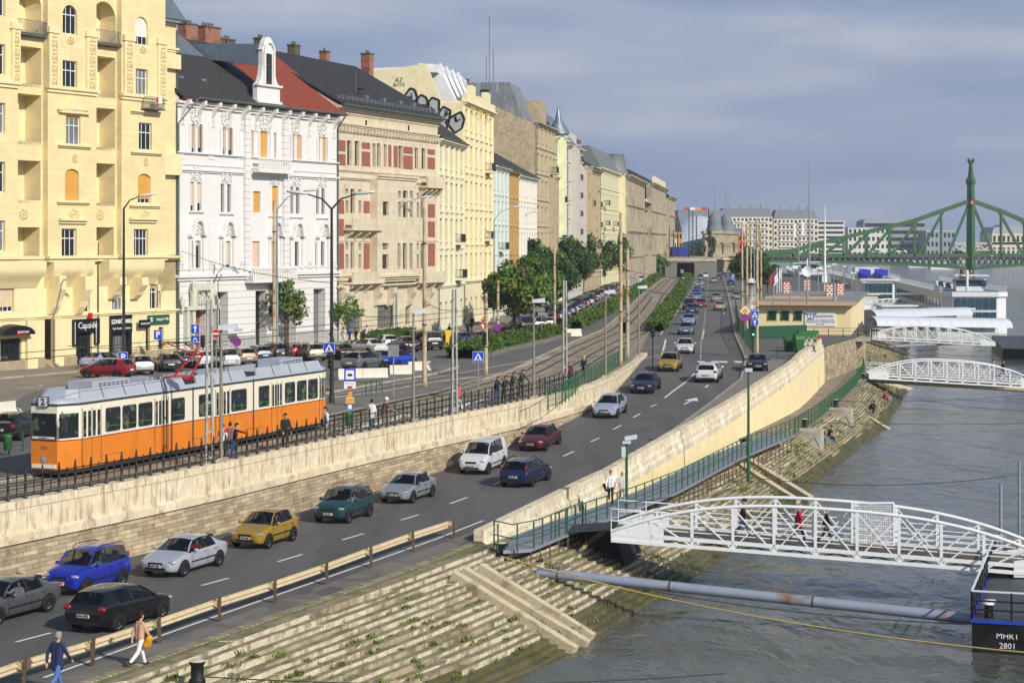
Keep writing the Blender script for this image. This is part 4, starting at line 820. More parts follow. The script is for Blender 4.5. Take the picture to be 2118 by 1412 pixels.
def row_house(i, name, label, mat, top, floors, bays, ww, wh, trim=None, fm=pvc, ground=4.2, oriel=None, roofm=None, roofh=4, pil=False, blind=None, dep=13, balc=(), side=None, ymain=0, arch_top=False, parapet=0):
    f = Fac(FAC[i], FAC[i + 1], name, label, dep); trim = trim or mat; H = top; fh = (H - ground) / floors; wins = []
    for r in range(floors):
        for c in range(bays):
            x = f.Lx * (c + .5) / bays; z = ground + fh * r + fh * .24; wins.append((x - ww / 2, z, x + ww / 2, z + wh, dict(mul=1, tr=.7, fm=fm, arch=1 if arch_top and r == floors - 1 else 0, blind=blind if f.rs.random() < .4 else None, bf=f.rs.choice([.3, .6, 1]))))
    f.seg(0, f.Lx, ground, H, mat, wins, ymain, .32)
    gw = [(f.Lx * (c + .5) / bays - ww * .65, .4, f.Lx * (c + .5) / bays + ww * .65, 3.3, dict(mul=1, tr=.8, fm=bfr, arch=.6)) for c in range(bays)]
    f.seg(0, f.Lx, -.4, ground, trim, gw, ymain - .04, .35)
    f.cor(0, f.Lx, ground - .2, .4, .3, trim, ymain); f.cor(0, f.Lx, H - .6, .6, .7, trim, ymain, steps=3)
    for r in range(1, floors): f.cor(0, f.Lx, ground + fh * r, .22, .18, trim, ymain)
    for wn in wins: f.cor(wn[0] - .15, wn[2] + .15, wn[3] + .12, .18, .22, trim, ymain, part='window_hood', steps=1); f.cor(wn[0] - .1, wn[2] + .1, wn[1] - .16, .14, .14, trim, ymain, part='sill', steps=1)
    if pil:
        for c in range(bays + 1): x = f.Lx * c / bays; f.box('pilaster', trim, max(0, x - .3), min(f.Lx, x + .3), ymain - .22, ymain, ground + .2, H - .5)
    for a, r, d in balc:
        x = f.Lx * a; z = ground + fh * r + fh * .2; f.box('balcony_slab', trim, x - 1.6, x + 1.6, ymain - d, ymain, z - .25, z); f.railing(x - 1.55, x + 1.55, ymain - d + .08, z, 1.0, iron, y1=ymain)
    if oriel:
        for a, w_, r0, r1 in oriel:
            x0, x1 = f.Lx * a - w_ / 2, f.Lx * a + w_ / 2; z0, z1 = ground + fh * r0, ground + fh * r1; nn = max(1, int(w_ / 1.7))
            ow = [(x0 + w_ * (k + .5) / nn - .5, z0 + fh * (r + .26), x0 + w_ * (k + .5) / nn + .5, z0 + fh * (r + .26) + wh, dict(mul=1, tr=.7, fm=fm)) for r in range(r1 - r0) for k in range(nn)]
            f.seg(x0, x1, z0, z1, trim, ow, ymain - 1.2, .2); f.cor(x0, x1, z1 - .3, .5, .3, trim, ymain - 1.2); f.cor(x0, x1, z0 - .3, .4, .15, trim, ymain - 1.2)
    if roofm: f.roof(-.1, f.Lx + .1, H, H + roofh, min(dep / 2, 6.5), roofm, -.6, gable=side or mat); bb, m = f.mb('gutter', gut); bb.tube([(0, -.75, H + .05), (f.Lx, -.75, H + .05)], .1, 6, m)
    f.body(H, side or mat); f.pipe(.12, -.2, H - .5, -.16 + ymain); return f
def mt(n, c, **k): return M(n, c, .87, var=k.pop('var', .1), scale=1.2, bump=.15, bscale=15, col2=k.pop('col2', None), scale2=.8, thr=(.55, .72), **k)
f4 = row_house(3, 'town_house', 'narrow cream and pale green town house with window boxes, lower than its neighbours', mt('cream_green_render', '#d6d0aa'), 22.0, 4, 5, 1.1, 2.5, mt('cream_trim', '#e4dfc4'), ground=5, roofm=tile_d, roofh=4.5, pil=True, balc=((.7, 0, 1.2), (.7, 1, 1.0)), dep=11)
f4.done()
f5 = row_house(4, 'art_nouveau_house', 'tall pale yellow house with graffiti on its blank side wall and a white attic studio', mt('pale_yellow_render', '#e6dab2', col2='#d3c59a'), 27.5, 5, 6, 1.0, 2.4, mt('pale_yellow_trim', '#e8dcb4'), ground=5.2, pil=True, balc=((.78, 3, 1.1), (.78, 1, 1.0)), dep=14, arch_top=True)
bb, m = f5.mb('side_wall', MATS['pale_yellow_render']); H = 27.5
bb.yz([(0, 10), (14, 10), (14, H + 1.5), (12.6, H + 3.6), (4.6, H + 4.6), (2.6, H - .2), (0, H - .2)], -.25, .1, m); bb.yz([(0, 10), (14, 10), (14, H + 1.5), (12.6, H + 3.6), (4.6, H + 4.6), (2.6, H), (0, H)], f5.Lx - .3, f5.Lx, m)
for x0, x1, h in ((.0, 3, .9), (3.4, 6.2, 2.2), (8, 13.5, 1.2), (15, 18, 2.2), (18.5, 22, .9)): f5.box('front_gable', MATS['pale_yellow_trim'], x0, x1, -.5, .2, H - .2, H + h)
for x in (4.8, 11, 16.5): f5.orn(x, H - 1.6, 2.2, 2.6, -.3, M('gilt_stucco', '#dcbd6b', .7, var=.1), 12)
bb, m = f5.mb('attic_studio', M('white_cladding', '#d9dcdf', .5, var=.08, scale=1)); bb.yz([(1.2, H - .2), (6, H - .2), (6, H + 4.9), (3.6, H + 4.7)], 2.2, 20, m); bb.yz([(3.4, H + 4.4), (12, H + 4.2), (12, H + 3.6), (3.4, H + 3.6)], .4, f5.Lx - .4, m)
for k in range(4):
    x = 3.2 + 4.2 * k; gb, gm = f5.mb('attic_window', glassA); gb.hexa([(x, 1.45, H + .6), (x + 1.5, 1.45, H + .6), (x + 1.5, 1.6, H + .6), (x, 1.6, H + .6), (x, 3.15, H + 4.2), (x + 1.5, 3.15, H + 4.2), (x + 1.5, 3.3, H + 4.2), (x, 3.3, H + 4.2)], gm)
    bb.hexa([(x - .35, 1.3, H + .3), (x - .1, 1.3, H + .3), (x - .1, 1.6, H + .3), (x - .35, 1.6, H + .3), (x - .35, 3.3, H + 4.9), (x - .1, 3.3, H + 4.9), (x - .1, 3.6, H + 4.9), (x - .35, 3.6, H + 4.9)], m)
gs = M('graffiti_silver', '#a9adae', .6, var=.1); gk = M('graffiti_black', '#131314', .7, var=0); g1 = MB(); Rg = random.Random(8)
for k in range(5):
    y0 = 7.3 - 1.4 * k; zb_ = 26.5 - .58 * k; wd = 1.75; hh = 2.8 - .26 * k
    pts = [(y0, zb_), (y0 + .2, zb_ + hh * .55), (y0 - .5, zb_ + hh), (y0 - 1.6, zb_ + hh * .92), (y0 - wd, zb_ + hh * .5), (y0 - wd * .85, zb_ + hh * .15), (y0 - wd * .5, zb_ - .5)]
    pts = [(y + Rg.uniform(-.28, .28), z + Rg.uniform(-.35, .35)) for y, z in pts]
    g1.face([(-.262, y, z) for y, z in pts], 0)
    for a, c in zip(pts, pts[1:] + pts[:1]): g1.tube([(-.27, *a), (-.27, *c)], .13, 5, 1)
    cx_, cz_ = y0 - .9, zb_ + hh * .45
    for j in range(3): an = Rg.uniform(0, 6.3); g1.tube([(-.27, cx_, cz_), (-.27, cx_ + .6 * math.cos(an), cz_ + .75 * math.sin(an))], [.15, .05], 5, 1)
obj('graffiti', g1, [gs, gk], f5.root)
tb_ = text_mb('AZ', .8, 0, .01); q = MB(); q.add(tb_, Matrix(((0, 0, -1, -.27), (-1, 0, 0, 8.0), (0, 1, 0, 30.1), (0, 0, 0, 1)))); tb_ = text_mb('BOYS', .6, 0, .01); q.add(tb_, Matrix(((0, 0, -1, -.27), (-1, 0, 0, 8.0), (0, 1, 0, 29.5), (0, 0, 0, 1)))); obj('graffiti_tag', q, gk, f5.root)
f5.chimney(-.8, 12.9, H - 1.5, 1.3, 1.6, 4.6); f5.done()
f6 = row_house(5, 'town_house', 'pale blue stucco town house beside the tall yellow gable, brown roof', mt('pale_blue_stucco', '#cfd8d2'), 20.5, 4, 4, 1.0, 2.3, roofm=tile_d, roofh=4.5, pil=True, balc=((.5, 1, 1.1),)); f6.done()
f7 = row_house(6, 'town_house', 'narrow ochre town house squeezed between pale blue and white fronts', mt('ochre_render', '#bd9c60', col2='#a5854a'), 20.3, 4, 3, 1.0, 2.4, roofm=tile_d, roofh=4.3, pil=True, fm=bfr); f7.done()
f8 = row_house(7, 'town_house', 'white town house with close rows of windows under a brown roof', mt('offwhite_render', '#e3ddd2'), 20.0, 4, 7, 1.1, 2.2, roofm=tile_d, roofh=4, pil=True, fm=bfr, balc=((.7, 0, 1.0),)); f8.done()
rough = M('flaking_brick', '#cdbd9f', .95, var=.2, scale=1.2, bump=.8, bscale=3, brick=(.5, .16, .02, '#978872', '#b7a68a'), col2='#a08e72', scale2=2.5, thr=(.5, .68))
f9 = row_house(8, 'tenement', 'weathered brown tenement with bare flaking brick side wall above its low neighbours', mt('brown_stucco', '#c0b290', col2='#8d7f64'), 29.0, 6, 5, 1.1, 2.2, mt('brown_trim', '#b3a58a', col2='#7f735e'), oriel=((.7, 4.5, 1, 4),), side=rough, balc=((.75, 0, 1.2), (.75, 4, 1.2)), roofm=None)
H = 29.0; bb, m = f9.mb('mansard_roof', M('weathered_zinc', '#80858a', .55, .3, var=.25, scale=.8, stretch=(1, 1, .15), col2='#a5a8a6', scale2=2)); bb.yz([(1.8, H), (12, H), (11, H + 6.2), (4.2, H + 6.2)], .2, 12, m); bb, m = f9.mb('side_wall', rough)
bb.yz([(.2, 15), (14, 15), (14, H + 4.8), (12.5, H + 5), (1, H)], -.2, .15, m); f9.box('side_wall', rough, 16, 24, 1.5, 9, H, H + 4.5); f9.chimney(.6, 12, H + 4, 1.2, 2.5, 2.6); f9.chimney(13, 9, H + 3, 2.5, 1.2, 2.6, MATS['sooty_brick'])
bb, m = f9.mb('antenna', gut); [bb.tube([(x, 8, H + 5), (x, 8, H + 5 + h)], .05, 4, m) for x, h in ((4, 12), (8, 7), (1, 5.5))]; bb.lathe([(.05, 0), (.6, .2), (.8, .45)], 10, m, (.4, 8, H + 4.6)); f9.done()
f10 = row_house(9, 'town_house', 'pale green corner house with pointed slate turret', mt('pale_green_render', '#d9dba8'), 28, 6, 4, 1.1, 2.1, mt('pale_green_trim', '#e4e5c0'), roofm=None, balc=((.3, 3, 1.3), (.3, 1, 1.3)), oriel=((.25, 3.4, 1, 6),))
bb, m = f10.mb('turret', zinc); bb.lathe([(2.0, 0), (1.9, .3), (.6, 2.4), (.05, 5.0)], 8, m, (3.6, 0, 28.6)); bb.yz([(.2, 28), (12, 28), (10, 33), (3.5, 33)], 5, 15, m); f10.done()
f11 = row_house(10, 'apartment_block', 'plain grey modern apartment block with stacked balconies', mt('grey_render', '#c4bfb6'), 27.5, 7, 6, 1.3, 1.7, roofm=None, oriel=((.3, 5, 0, 7), (.8, 3, 0, 6)), balc=[(.55, r, 1.3) for r in range(7)])
bb, m = f11.mb('roof', zinc); bb.yz([(-.8, 27.5), (12, 27.5), (10, 32.5), (4, 33)], 0, 10, m); f11.box('penthouse', MATS['grey_render'], 12, 24, 1, 10, 27.5, 30.3); f11.done()
f12 = row_house(11, 'tenement', 'tan tenement with glazed red bay and dark roof', mt('tan_render', '#b9aa8c', col2='#968768'), 24.5, 5, 8, 1.1, 2.2, roofm=tile_d, roofh=4.2, oriel=((.15, 3, 2, 5), (.6, 4, 1, 4)), balc=((.35, 3, 1.3), (.35, 1, 1.3), (.8, 2, 1.2), (.8, 3, 1.2))); f12.chimney(8, 6, 27, 2, 1, 2.5); f12.done()
f13 = row_house(12, 'corner_house', 'pale cream corner house with grey mansard at the end of the row', mt('cream_render', '#d6d0ac'), 25.5, 5, 10, 1.1, 2.3, mt('cream_stone', '#ded6b0'), roofm=None, balc=[(.2, r, 1.2) for r in range(1, 4)] + [(.6, 2, 1.2)], oriel=((.95, 4, 0, 5),))
bb, m = f13.mb('mansard_roof', M('slate_mansard', '#6e7676', .6, var=.2, scale=2)); bb.yz([(-.3, 25.5), (12, 25.5), (10, 30), (2.2, 30)], 0, f13.Lx + .4, m); bb.lathe([(3.4, 0), (3.0, 1.5), (2.4, 4.5), (2.5, 4.7)], 8, m, (f13.Lx - 2.5, 1.5, 25.5)); f13.chimney(12, 6, 29, 3, 1.2, 2.5); f13.done()
uni = M('palace_stone', '#b9ad93', .9, var=.12, scale=.6, bump=.2, brick=(1.6, .8, .03, '#8f866f', '#b0a489'), col2='#8d8470', scale2=.3)
f14 = Fac((27.5, 462), (54, 660), 'palace', 'long grey stone palace with rusticated corner pavilions and balustraded attic'); X = f14.x
def pav(px0, px1, y, H, n, part):
    x0, x1 = X(px0), X(px1); wins = []
    for fl, (z, h) in enumerate(((1.4, 3.6), (7.5, 3.4), (13.5, 4.0), (19.5, 3.0))):
        if z + h < H - 1: wins += [(x0 + (x1 - x0) * (k + .5) / n - .75, z, x0 + (x1 - x0) * (k + .5) / n + .75, z + h, dict(mul=1, tr=.7, fm=bfr, arch=.8 if fl in (0, 2) else 0)) for k in range(n)]
    f14.seg(x0, x1, -.5, H, uni, wins, y, .5)
    for z, h, p in ((6.3, .5, .4), (12.2, .6, .5), (18.3, .5, .4), (H - 1.0, 1.1, 1.0)):
        if z < H: f14.cor(x0, x1, z, h, p, uni, y, steps=3)
pav(1333, 1346, 0, 21, 3, 0); pav(1346, 1352, 0, 25, 2, 0)
pav(1285, 1322, -1.5, 25.5, 4, 0); pav(1322, 1337, 0, 20.5, 3, 0); pav(1337, 1368, -1.5, 26.5, 4, 0); pav(1368, 1375, 0, 20.5, 2, 0); pav(1375, 1387, -1.5, 25.0, 3, 0)
bb, m = f14.mb('roof', tile_b)
for a, b_, h in ((1285, 1322, 25.5), (1322, 1337, 20.5), (1337, 1368, 26.5), (1368, 1387, 25)): bb.hexa([(X(a), -1.5, h), (X(b_), -1.5, h), (X(b_), 26, h), (X(a), 26, h), (X(a) + 2, 5, h + 3.8), (X(b_) - 2, 5, h + 3.8), (X(b_) - 2, 20, h + 3.8), (X(a) + 2, 20, h + 3.8)], m)
f14.box('balustrade', MATS['cream_stone'], X(1340), X(1366), -1.6, -1.2, 26.6, 28.6); f14.box('balustrade', MATS['cream_stone'], X(1322), X(1337), -.2, .2, 20.6, 21.8)
f14.body(25, uni); f14.done()
flush_orn()
paint = M('car_paint', '#ffffff', .3, .25, var=.03, scale=2, coat=.8, objcol=True)
cglass = M('car_glass', '#0b0f11', .03, var=0, spec=.8); cglass.node_tree.nodes['Principled BSDF'].inputs['Alpha'].default_value = .55; cabm = M('car_cabin', '#26262a', .8, var=.1); rubber = M('tyre_rubber', '#161617', .85, var=.1); blackp = M('black_plastic', '#1a1a1c', .6, var=.1); rimm = M('wheel_rim', '#c5c7ca', .4, .2, var=.05)
lampw = M('clear_lamp', '#b9bcc0', .12, .5, var=.05); lampr = M('red_lamp', '#8a1016', .2, var=.05, coat=.5); platem = M('number_plate', '#d9d9d2', .5, var=0); ink = M('plate_ink', '#151515', .6, var=0); chrome = M('chrome', '#c9ccd0', .2, .9, var=0)
ST = {
 'hatch': (1.68, [(1.95, .34, .60, .62, .52, .40), (1.84, .24, .70, .74, .76, .6), (1.3, .22, .83, .89, .83, .68), (.92, .22, .90, .96, .84, .70), (.12, .22, .93, 1.42, .84, .57), (-.35, .22, .94, 1.47, .84, .58), (-.43, .22, .94, 1.47, .84, .58), (-1.15, .22, .97, 1.44, .84, .57), (-1.5, .24, 1.0, 1.38, .82, .55), (-1.86, .28, .98, 1.02, .78, .60), (-1.95, .36, .70, .74, .70, .5)], 1.22, -1.2, .30),
 'sedan': (1.72, [(2.2, .34, .58, .60, .52, .40), (2.08, .24, .68, .72, .76, .6), (1.5, .22, .80, .86, .84, .68), (1.05, .22, .88, .94, .85, .70), (.3, .22, .91, 1.36, .85, .56), (-.2, .22, .92, 1.42, .85, .57), (-.28, .22, .92, 1.42, .85, .57), (-.95, .22, .94, 1.38, .85, .56), (-1.05, .22, .95, 1.36, .85, .55), (-1.6, .22, .96, 1.02, .84, .62), (-2.08, .28, .92, .96, .78, .6), (-2.2, .36, .68, .72, .68, .5)], 1.38, -1.32, .31),
 'wagon': (1.76, [(2.25, .34, .60, .62, .54, .42), (2.12, .24, .70, .74, .78, .62), (1.55, .22, .82, .88, .86, .7), (1.1, .22, .90, .96, .87, .72), (.35, .22, .93, 1.42, .87, .6), (-.15, .22, .94, 1.48, .87, .61), (-.23, .22, .94, 1.48, .87, .61), (-1.05, .22, .96, 1.48, .87, .61), (-1.75, .24, .98, 1.45, .86, .6), (-2.12, .28, .98, 1.02, .82, .66), (-2.24, .36, .70, .74, .74, .55)], 1.4, -1.35, .32),
 'mpv': (1.66, [(1.85, .36, .68, .70, .54, .44), (1.74, .26, .80, .86, .74, .6), (1.3, .24, .92, 1.0, .81, .66), (1.0, .24, .97, 1.06, .82, .68), (.35, .24, 1.0, 1.58, .82, .62), (-.12, .24, 1.0, 1.64, .82, .63), (-.2, .24, 1.0, 1.64, .82, .63), (-1.0, .24, 1.02, 1.64, .82, .63), (-1.55, .26, 1.04, 1.6, .81, .61), (-1.78, .3, 1.02, 1.08, .79, .66), (-1.85, .38, .75, .8, .72, .55)], 1.2, -1.2, .31),
 'van': (1.68, [(2.0, .36, .66, .68, .54, .44), (1.9, .26, .82, .88, .76, .62), (1.45, .24, .98, 1.06, .83, .68), (1.2, .24, 1.02, 1.12, .84, .7), (.5, .24, 1.06, 1.72, .84, .66), (-.05, .24, 1.06, 1.8, .84, .68), (-.2, .24, 1.06, 1.8, .84, .68), (-1.2, .24, 1.08, 1.82, .84, .69), (-1.88, .26, 1.1, 1.78, .83, .68), (-1.96, .3, 1.1, 1.16, .82, .72), (-2.0, .4, .8, .84, .78, .62)], 1.3, -1.3, .32)}
def build_cage(kind):
    W, st, fx, rx, wr = ST[kind]; n = len(st); bm = bmesh.new(); cr = bm.edges.layers.float.new('crease_edge'); rings = []
    for x, zb, zl, zt, w_, r_ in st:
        zm = lerp(zb, zl, .55); R_ = [(0, zb), (w_ * .9, zb), (w_ * 1.0, lerp(zb, zl, .3)), (w_ * 1.01, lerp(zb, zl, .72)), (w_ * .975, zl), (r_, zt - .05 * (zt > 1.2) - .015), (0, zt)]
        rings.append([[bm.verts.new((x, s * y, z)) if not (s < 0 and y == 0) else None for y, z in R_] for s in (1, -1)])
        for j in (0, 6): rings[-1][1][j] = rings[-1][0][j]
    roof0 = 4; base = 3; NB = 6
    last = next(i for i in range(n - 1, 0, -1) if st[i][3] > 1.2)       # last roof station
    for i in range(n - 1):
        for s in (0, 1):
            for j in range(NB):
                q = [rings[i][s][j], rings[i][s][j + 1], rings[i + 1][s][j + 1], rings[i + 1][s][j]]
                f = bm.faces.new(q if s == 1 else q[::-1]); f.smooth = True; m = 0
                if j == 4:
                    if i in (base, base + 1, base + 3): m = 2
                    if i == base + 2: m = 4
                    if kind in ('wagon', 'mpv') and i == base + 4: m = 2
                    if kind == 'sedan' and i == base + 4: m = 4
                    if kind == 'van' and i == base + 1: m = 2
                if j == 5 and i == base: m = 1
                if j == 5 and i == last: m = 3
                f.material_index = m
    for R_, flip in ((rings[0], 0), (rings[-1], 1)):
        for s in (0, 1):
            vs = [R_[s][k] for k in range(7)]
            for a, b, c, d in ((0, 1, 2, 2), (0, 2, 3, 6), (3, 4, 5, 6)):
                v = [vs[a], vs[b], vs[c], vs[d]] if c != d else [vs[a], vs[b], vs[c]]
                try:
                    f = bm.faces.new(v if (s == 0) != bool(flip) else v[::-1]); f.smooth = True
                except ValueError: pass
    for e in bm.edges:
        m = {f.material_index for f in e.link_faces}
        if len(m) > 1: e[cr] = .75
    for i in range(n - 1):
        for s in (0, 1):
            for j, c in ((1, .6), (4, .55), (5, .45)):
                e = bm.edges.get((rings[i][s][j], rings[i + 1][s][j]))
                if e: e[cr] = max(e[cr], c)
    for i in (0, n - 1):
        for s in (0, 1):
            for j in range(6):
                e = bm.edges.get((rings[i][s][j], rings[i][s][j + 1]))
                if e: e[cr] = max(e[cr], .35)
    bmesh.ops.recalc_face_normals(bm, faces=bm.faces)
    me = bpy.data.meshes.new('cage'); bm.to_mesh(me); bm.free()
    for _ in range(5): me.materials.append(paint)
    o = bpy.data.objects.new('cage', me); COL.objects.link(o); md = o.modifiers.new('s', 'SUBSURF'); md.levels = 2; md.render_levels = 2
    dg = bpy.context.evaluated_depsgraph_get(); ev = o.evaluated_get(dg).to_mesh()
    out = {k: MB() for k in ('body', 'windscreen', 'sideL', 'sideR', 'rear_window')}
    maps = {k: {} for k in out}
    for p in ev.polygons:
        cy = sum(ev.vertices[v].co.y for v in p.vertices)
        k = {0: 'body', 4: 'body', 1: 'windscreen', 3: 'rear_window'}.get(p.material_index) or ('sideL' if cy > 0 else 'sideR')
        b = out[k]; mp = maps[k]
        for v in p.vertices:
            if v not in mp: mp[v] = len(b.v); b.v.append(tuple(ev.vertices[v].co))
        b.f.append(tuple(mp[v] for v in p.vertices)); b.m.append(1 if p.material_index == 4 else 0); b.sm.append(True)
    bpy.data.objects.remove(o); bpy.data.meshes.remove(me)
    return out, W, st, fx, rx, wr
CARDATA = {}
def wheel_meshes(r):
    t = MB(); wd = .2; prof = [(r * .62, -wd / 2), (r * .92, -wd / 2), (r, -wd / 3), (r, wd / 3), (r * .92, wd / 2), (r * .62, wd / 2)]
    rows = [[(q * math.cos(2 * math.pi * j / 18), y, q * math.sin(2 * math.pi * j / 18)) for j in range(18)] for q, y in prof]; t.grid(rows, 0, True, True)
    g = MB(); rows = [[(q * math.cos(2 * math.pi * j / 18), y, q * math.sin(2 * math.pi * j / 18)) for j in range(18)] for q, y in ((r * .64, .03), (r * .6, .075), (r * .2, .06), (.001, .08))]; g.grid(rows, 0, True, True)
    for k in range(7):
        a = 2 * math.pi * k / 7; q = MB(); q.box(r * .3, r * .55, .066, .085, -.025, .025, 1); g.add(q, Matrix.Rotation(a, 4, 'Y'))
    return t.mesh('tyre', rubber), g.mesh('rim', [rimm, blackp])
def car_proto(kind):
    o, W, st, fx, rx, wr = build_cage(kind); D = []; xf, xr = st[0][0], st[-1][0]; w = max(s[4] for s in st)
    body = o['body']
    D.append(('body', body.mesh('body', [paint, blackp]), None)); D.append(('windscreen', o['windscreen'].mesh('windscreen', cglass), None)); D.append(('side_window', o['sideL'].mesh('side_window', cglass), None)); D.append(('side_window', o['sideR'].mesh('side_window', cglass), None)); D.append(('rear_window', o['rear_window'].mesh('rear_window', cglass), None))
    p = MB()          # windscreen pillars and roof rails in body colour
    for s in (1, -1):
        a, b = st[3], st[4]; p.tube([(a[0] - .05, s * (a[5] + .05), a[3] - .06), (lerp(a[0], b[0], .5), s * (lerp(a[5], b[5], .5) + .0), lerp(a[3], b[3], .52) - .03), (b[0] + .1, s * (b[5] - .0), b[3] - .1)], .032, 6)
    D.append(('pillar', p.mesh('pillar', paint), 'paint'))
    t, g = wheel_meshes(wr); ws = []
    for x in (fx, rx):
        for s in (1, -1): ws.append((x, s * (w * .985 - .055), wr, s))
    for x in (fx, rx):
        for s in (1, -1):
            a = MB(); n = 16; P = [(x + (wr + .065) * math.cos(math.pi * (k / n * 1.16 - .08)), wr + (wr + .065) * math.sin(math.pi * (k / n * 1.16 - .08))) for k in range(n + 1)]
            y = s * (w * 1.0 + .008); a.xz(P, y - s * .3, y, 0); D.append(('wheel_arch', a.mesh('wheel_arch', blackp), None))
    zf = st[1][2]
    gr = MB(); gr.cbox((xf - .005, 0, zf - .1), (.06, .62, .10)); gr.cbox((xf - .0, 0, st[0][1] + .05), (.08, .9, .1)); D.append(('grille', gr.mesh('grille', blackp), None))
    for s in (1, -1):
        h = MB(); h.ball((st[1][0] - .04, s * (st[1][4] * .80), zf - .05), .17, 0, 10, 6, (.62, 1.15, .42)); D.append(('headlight', h.mesh('headlight', lampw), None))
        h = MB(); zz = st[-2][2] - .12; q = st[-2]
        if kind in ('van', 'wagon', 'mpv'): h.ball((q[0] - .0, s * q[4] * .84, zz + .16), .14, 0, 8, 6, (.3, .35, 1.6))
        else: h.ball((q[0] - .02, s * q[4] * .84, zz), .15, 0, 8, 6, (.5, 1.1, .75))
        D.append(('tail_light', h.mesh('tail_light', lampr), None))
        h = MB(); h.ball((st[3][0] - .35, s * (w + .1), st[3][2] + .08), .1, 0, 8, 5, (.7, 1.1, .75)); D.append(('mirror', h.mesh('mirror', paint), 'paint'))
        h = MB(); [h.cbox((x, s * (w * .992), st[5][2] - .13), (.14, .03, .03)) for x in (-.15, -.95)]; D.append(('door_handle', h.mesh('door_handle', blackp), None))
        h = MB(); [h.cbox((x, s * (w * 1.004), lerp(st[5][1], st[5][2], .55)), (.012, .012, .5)) for x in (.85, -.38, -1.1)]; h.cbox((-.1, s * (w * 1.012), .52), (1.9, .03, .05)); D.append(('door_trim', h.mesh('door_trim', blackp), None))
    for x, sx in ((xf + .035, 1), (xr - .03, -1)):
        h = MB(); h.cbox((x, 0, .5 if sx > 0 else .62 if kind != 'van' else .8), (.02, .5, .11)); D.append(('number_plate', h.mesh('number_plate', platem), None))
    h = MB(); h.box(xr + .5, 1.0, -w * .86, w * .86, .3, .62); h.box(.7, 1.05, -w * .8, w * .8, .6, .9); [(h.hexa([(x - .1, y - .25, .5), (x + .1, y - .25, .5), (x + .1, y + .25, .5), (x - .1, y + .25, .5), (x - .28, y - .2, 1.1), (x - .16, y - .2, 1.1), (x - .16, y + .2, 1.1), (x - .28, y + .2, 1.1)]), h.cbox((x - .25, y, 1.2), (.09, .26, .2))) for x in (-.2, -1.05) for y in (-.4, .4)]; D.append(('seats', h.mesh('seats', cabm), None))
    h = MB(); h.cbox((xr + .02, 0, .38), (.12, w * 1.5, .1)); D.append(('bumper_strip', h.mesh('bumper_strip', blackp), None))
    if kind in ('wagon', 'mpv'):
        h = MB(); [h.tube([(st[4][0] - .2, s * .58, st[4][3] + .0), (st[5][0], s * .6, st[5][3] + .05), (st[-3][0] + .2, s * .58, st[-3][3] + .05), (st[-3][0], s * .58, st[-3][3])], .02, 5) for s in (1, -1)]; D.append(('roof_rail', h.mesh('roof_rail', blackp), None))
    CARDATA[kind] = (D, ws, t, g, st)
for k_ in ST: car_proto(k_)
NCAR = [0]; CARS = {}
def car(kind, pos, head, colr, label, scale=(1, 1, 1), plate=None, pitch=0, group='cars on the roads'):
    D, ws, t, g, st = CARDATA[kind]; ang = math.atan2(head[1], head[0])
    r = thing('parked_car' if group.startswith('parked') else 'car', label, 'car', pos, ang, group); r.scale = scale
    if pitch: r.rotation_euler = (0, -pitch, ang)
    far = pos.y > 330; colr = lin(colr)
    for nm, me, flag in D:
        if far and nm in ('door_handle', 'door_trim', 'grille', 'bumper_strip', 'seats'): continue
        o = link(nm, me, r); o.color = colr
    for x, y, z, s in ws:
        wl = link('wheel', t, r, (x, y, z)); wl.rotation_euler = (0, 0, 0 if s > 0 else math.pi)
        if not far: link('rim', g, wl)
    if plate:
        xf, xr = st[0][0] + .05, st[-1][0] - .045; front = head[1] < 0
        tm = text_mb(plate, .11, 0, .003, bold=.004); b = MB(); b.add(tm, stand((xf if front else xr, 0, .5 if front else (.62 if kind != 'van' else .8)), (0, 1 if front else -1, 0)) if True else None); obj('plate_lettering', b, ink, r)
        e = MB(); y = -.23 if front else .23; e.cbox((xf - .005 if front else xr + .005, y, .5 if front else .62), (.022, .04, .11)); obj('plate_band', e, M('plate_blue', '#1f3f9c', .5, var=0), r)
    NCAR[0] += 1; CARS[label] = r; return r
LANE = Line(clean([GR(33, 1327), GR(290, 1251), GR(473, 1195), GR(752, 1103), GR(967, 1028), GR(1187, 933), GR(1324, 855), GR(1437, 772)]) + clean([G(1450, 742, ZU), G(1455, 680, ZU), G(1464, 591, ZU)])).smooth(1)
LANE = Line([LANE.p[0] + (LANE.p[0] - LANE.p[1]) * 3] + LANE.p)
def on_road(kind, px, py, away, colr, label, dyaw=0, **k):
    p = GR(px, py) if py > 745 else G(px, py, ZU)
    d = min((LANE.L * j / 400 for j in range(401)), key=lambda d: (LANE.at(d) - Vector((p.x, p.y, 0))).length); t = LANE.dir(d); t = Matrix.Rotation(dyaw, 3, 'Z') @ t
    if not away: t = -t
    p.z = ramp(p.y); sl = (ramp(p.y + 2) - ramp(p.y - 2)) / 4 * t.y
    return car(kind, p, t, colr, label, pitch=math.atan(sl), **k)
on_road('sedan', 10, 1275, 0, '#55565a', 'dark grey saloon at the left edge of the lower road', scale=(1.03, 1.02, 1))
on_road('mpv', 181, 1217, 0, '#1a2fa8', 'bright blue tall hatchback with roof rails beside the retaining wall', plate='PA-850', scale=(.97, 1, 1))
on_road('hatch', 248, 1288, 1, '#131316', 'black hatchback driving away next to the guard rail', plate='KWA-892', scale=(1.08, 1.06, 1))
on_road('sedan', 382, 1178, 0, '#b2b7c3', 'silver saloon with red shirted driver behind the bright blue car', plate='GVP-203')
on_road('hatch', 548, 1124, 0, '#a8862a', 'gold hatchback with grey front bumper by the wall, near the camera', plate='HCM-683', scale=(.93, .99, 1.03))
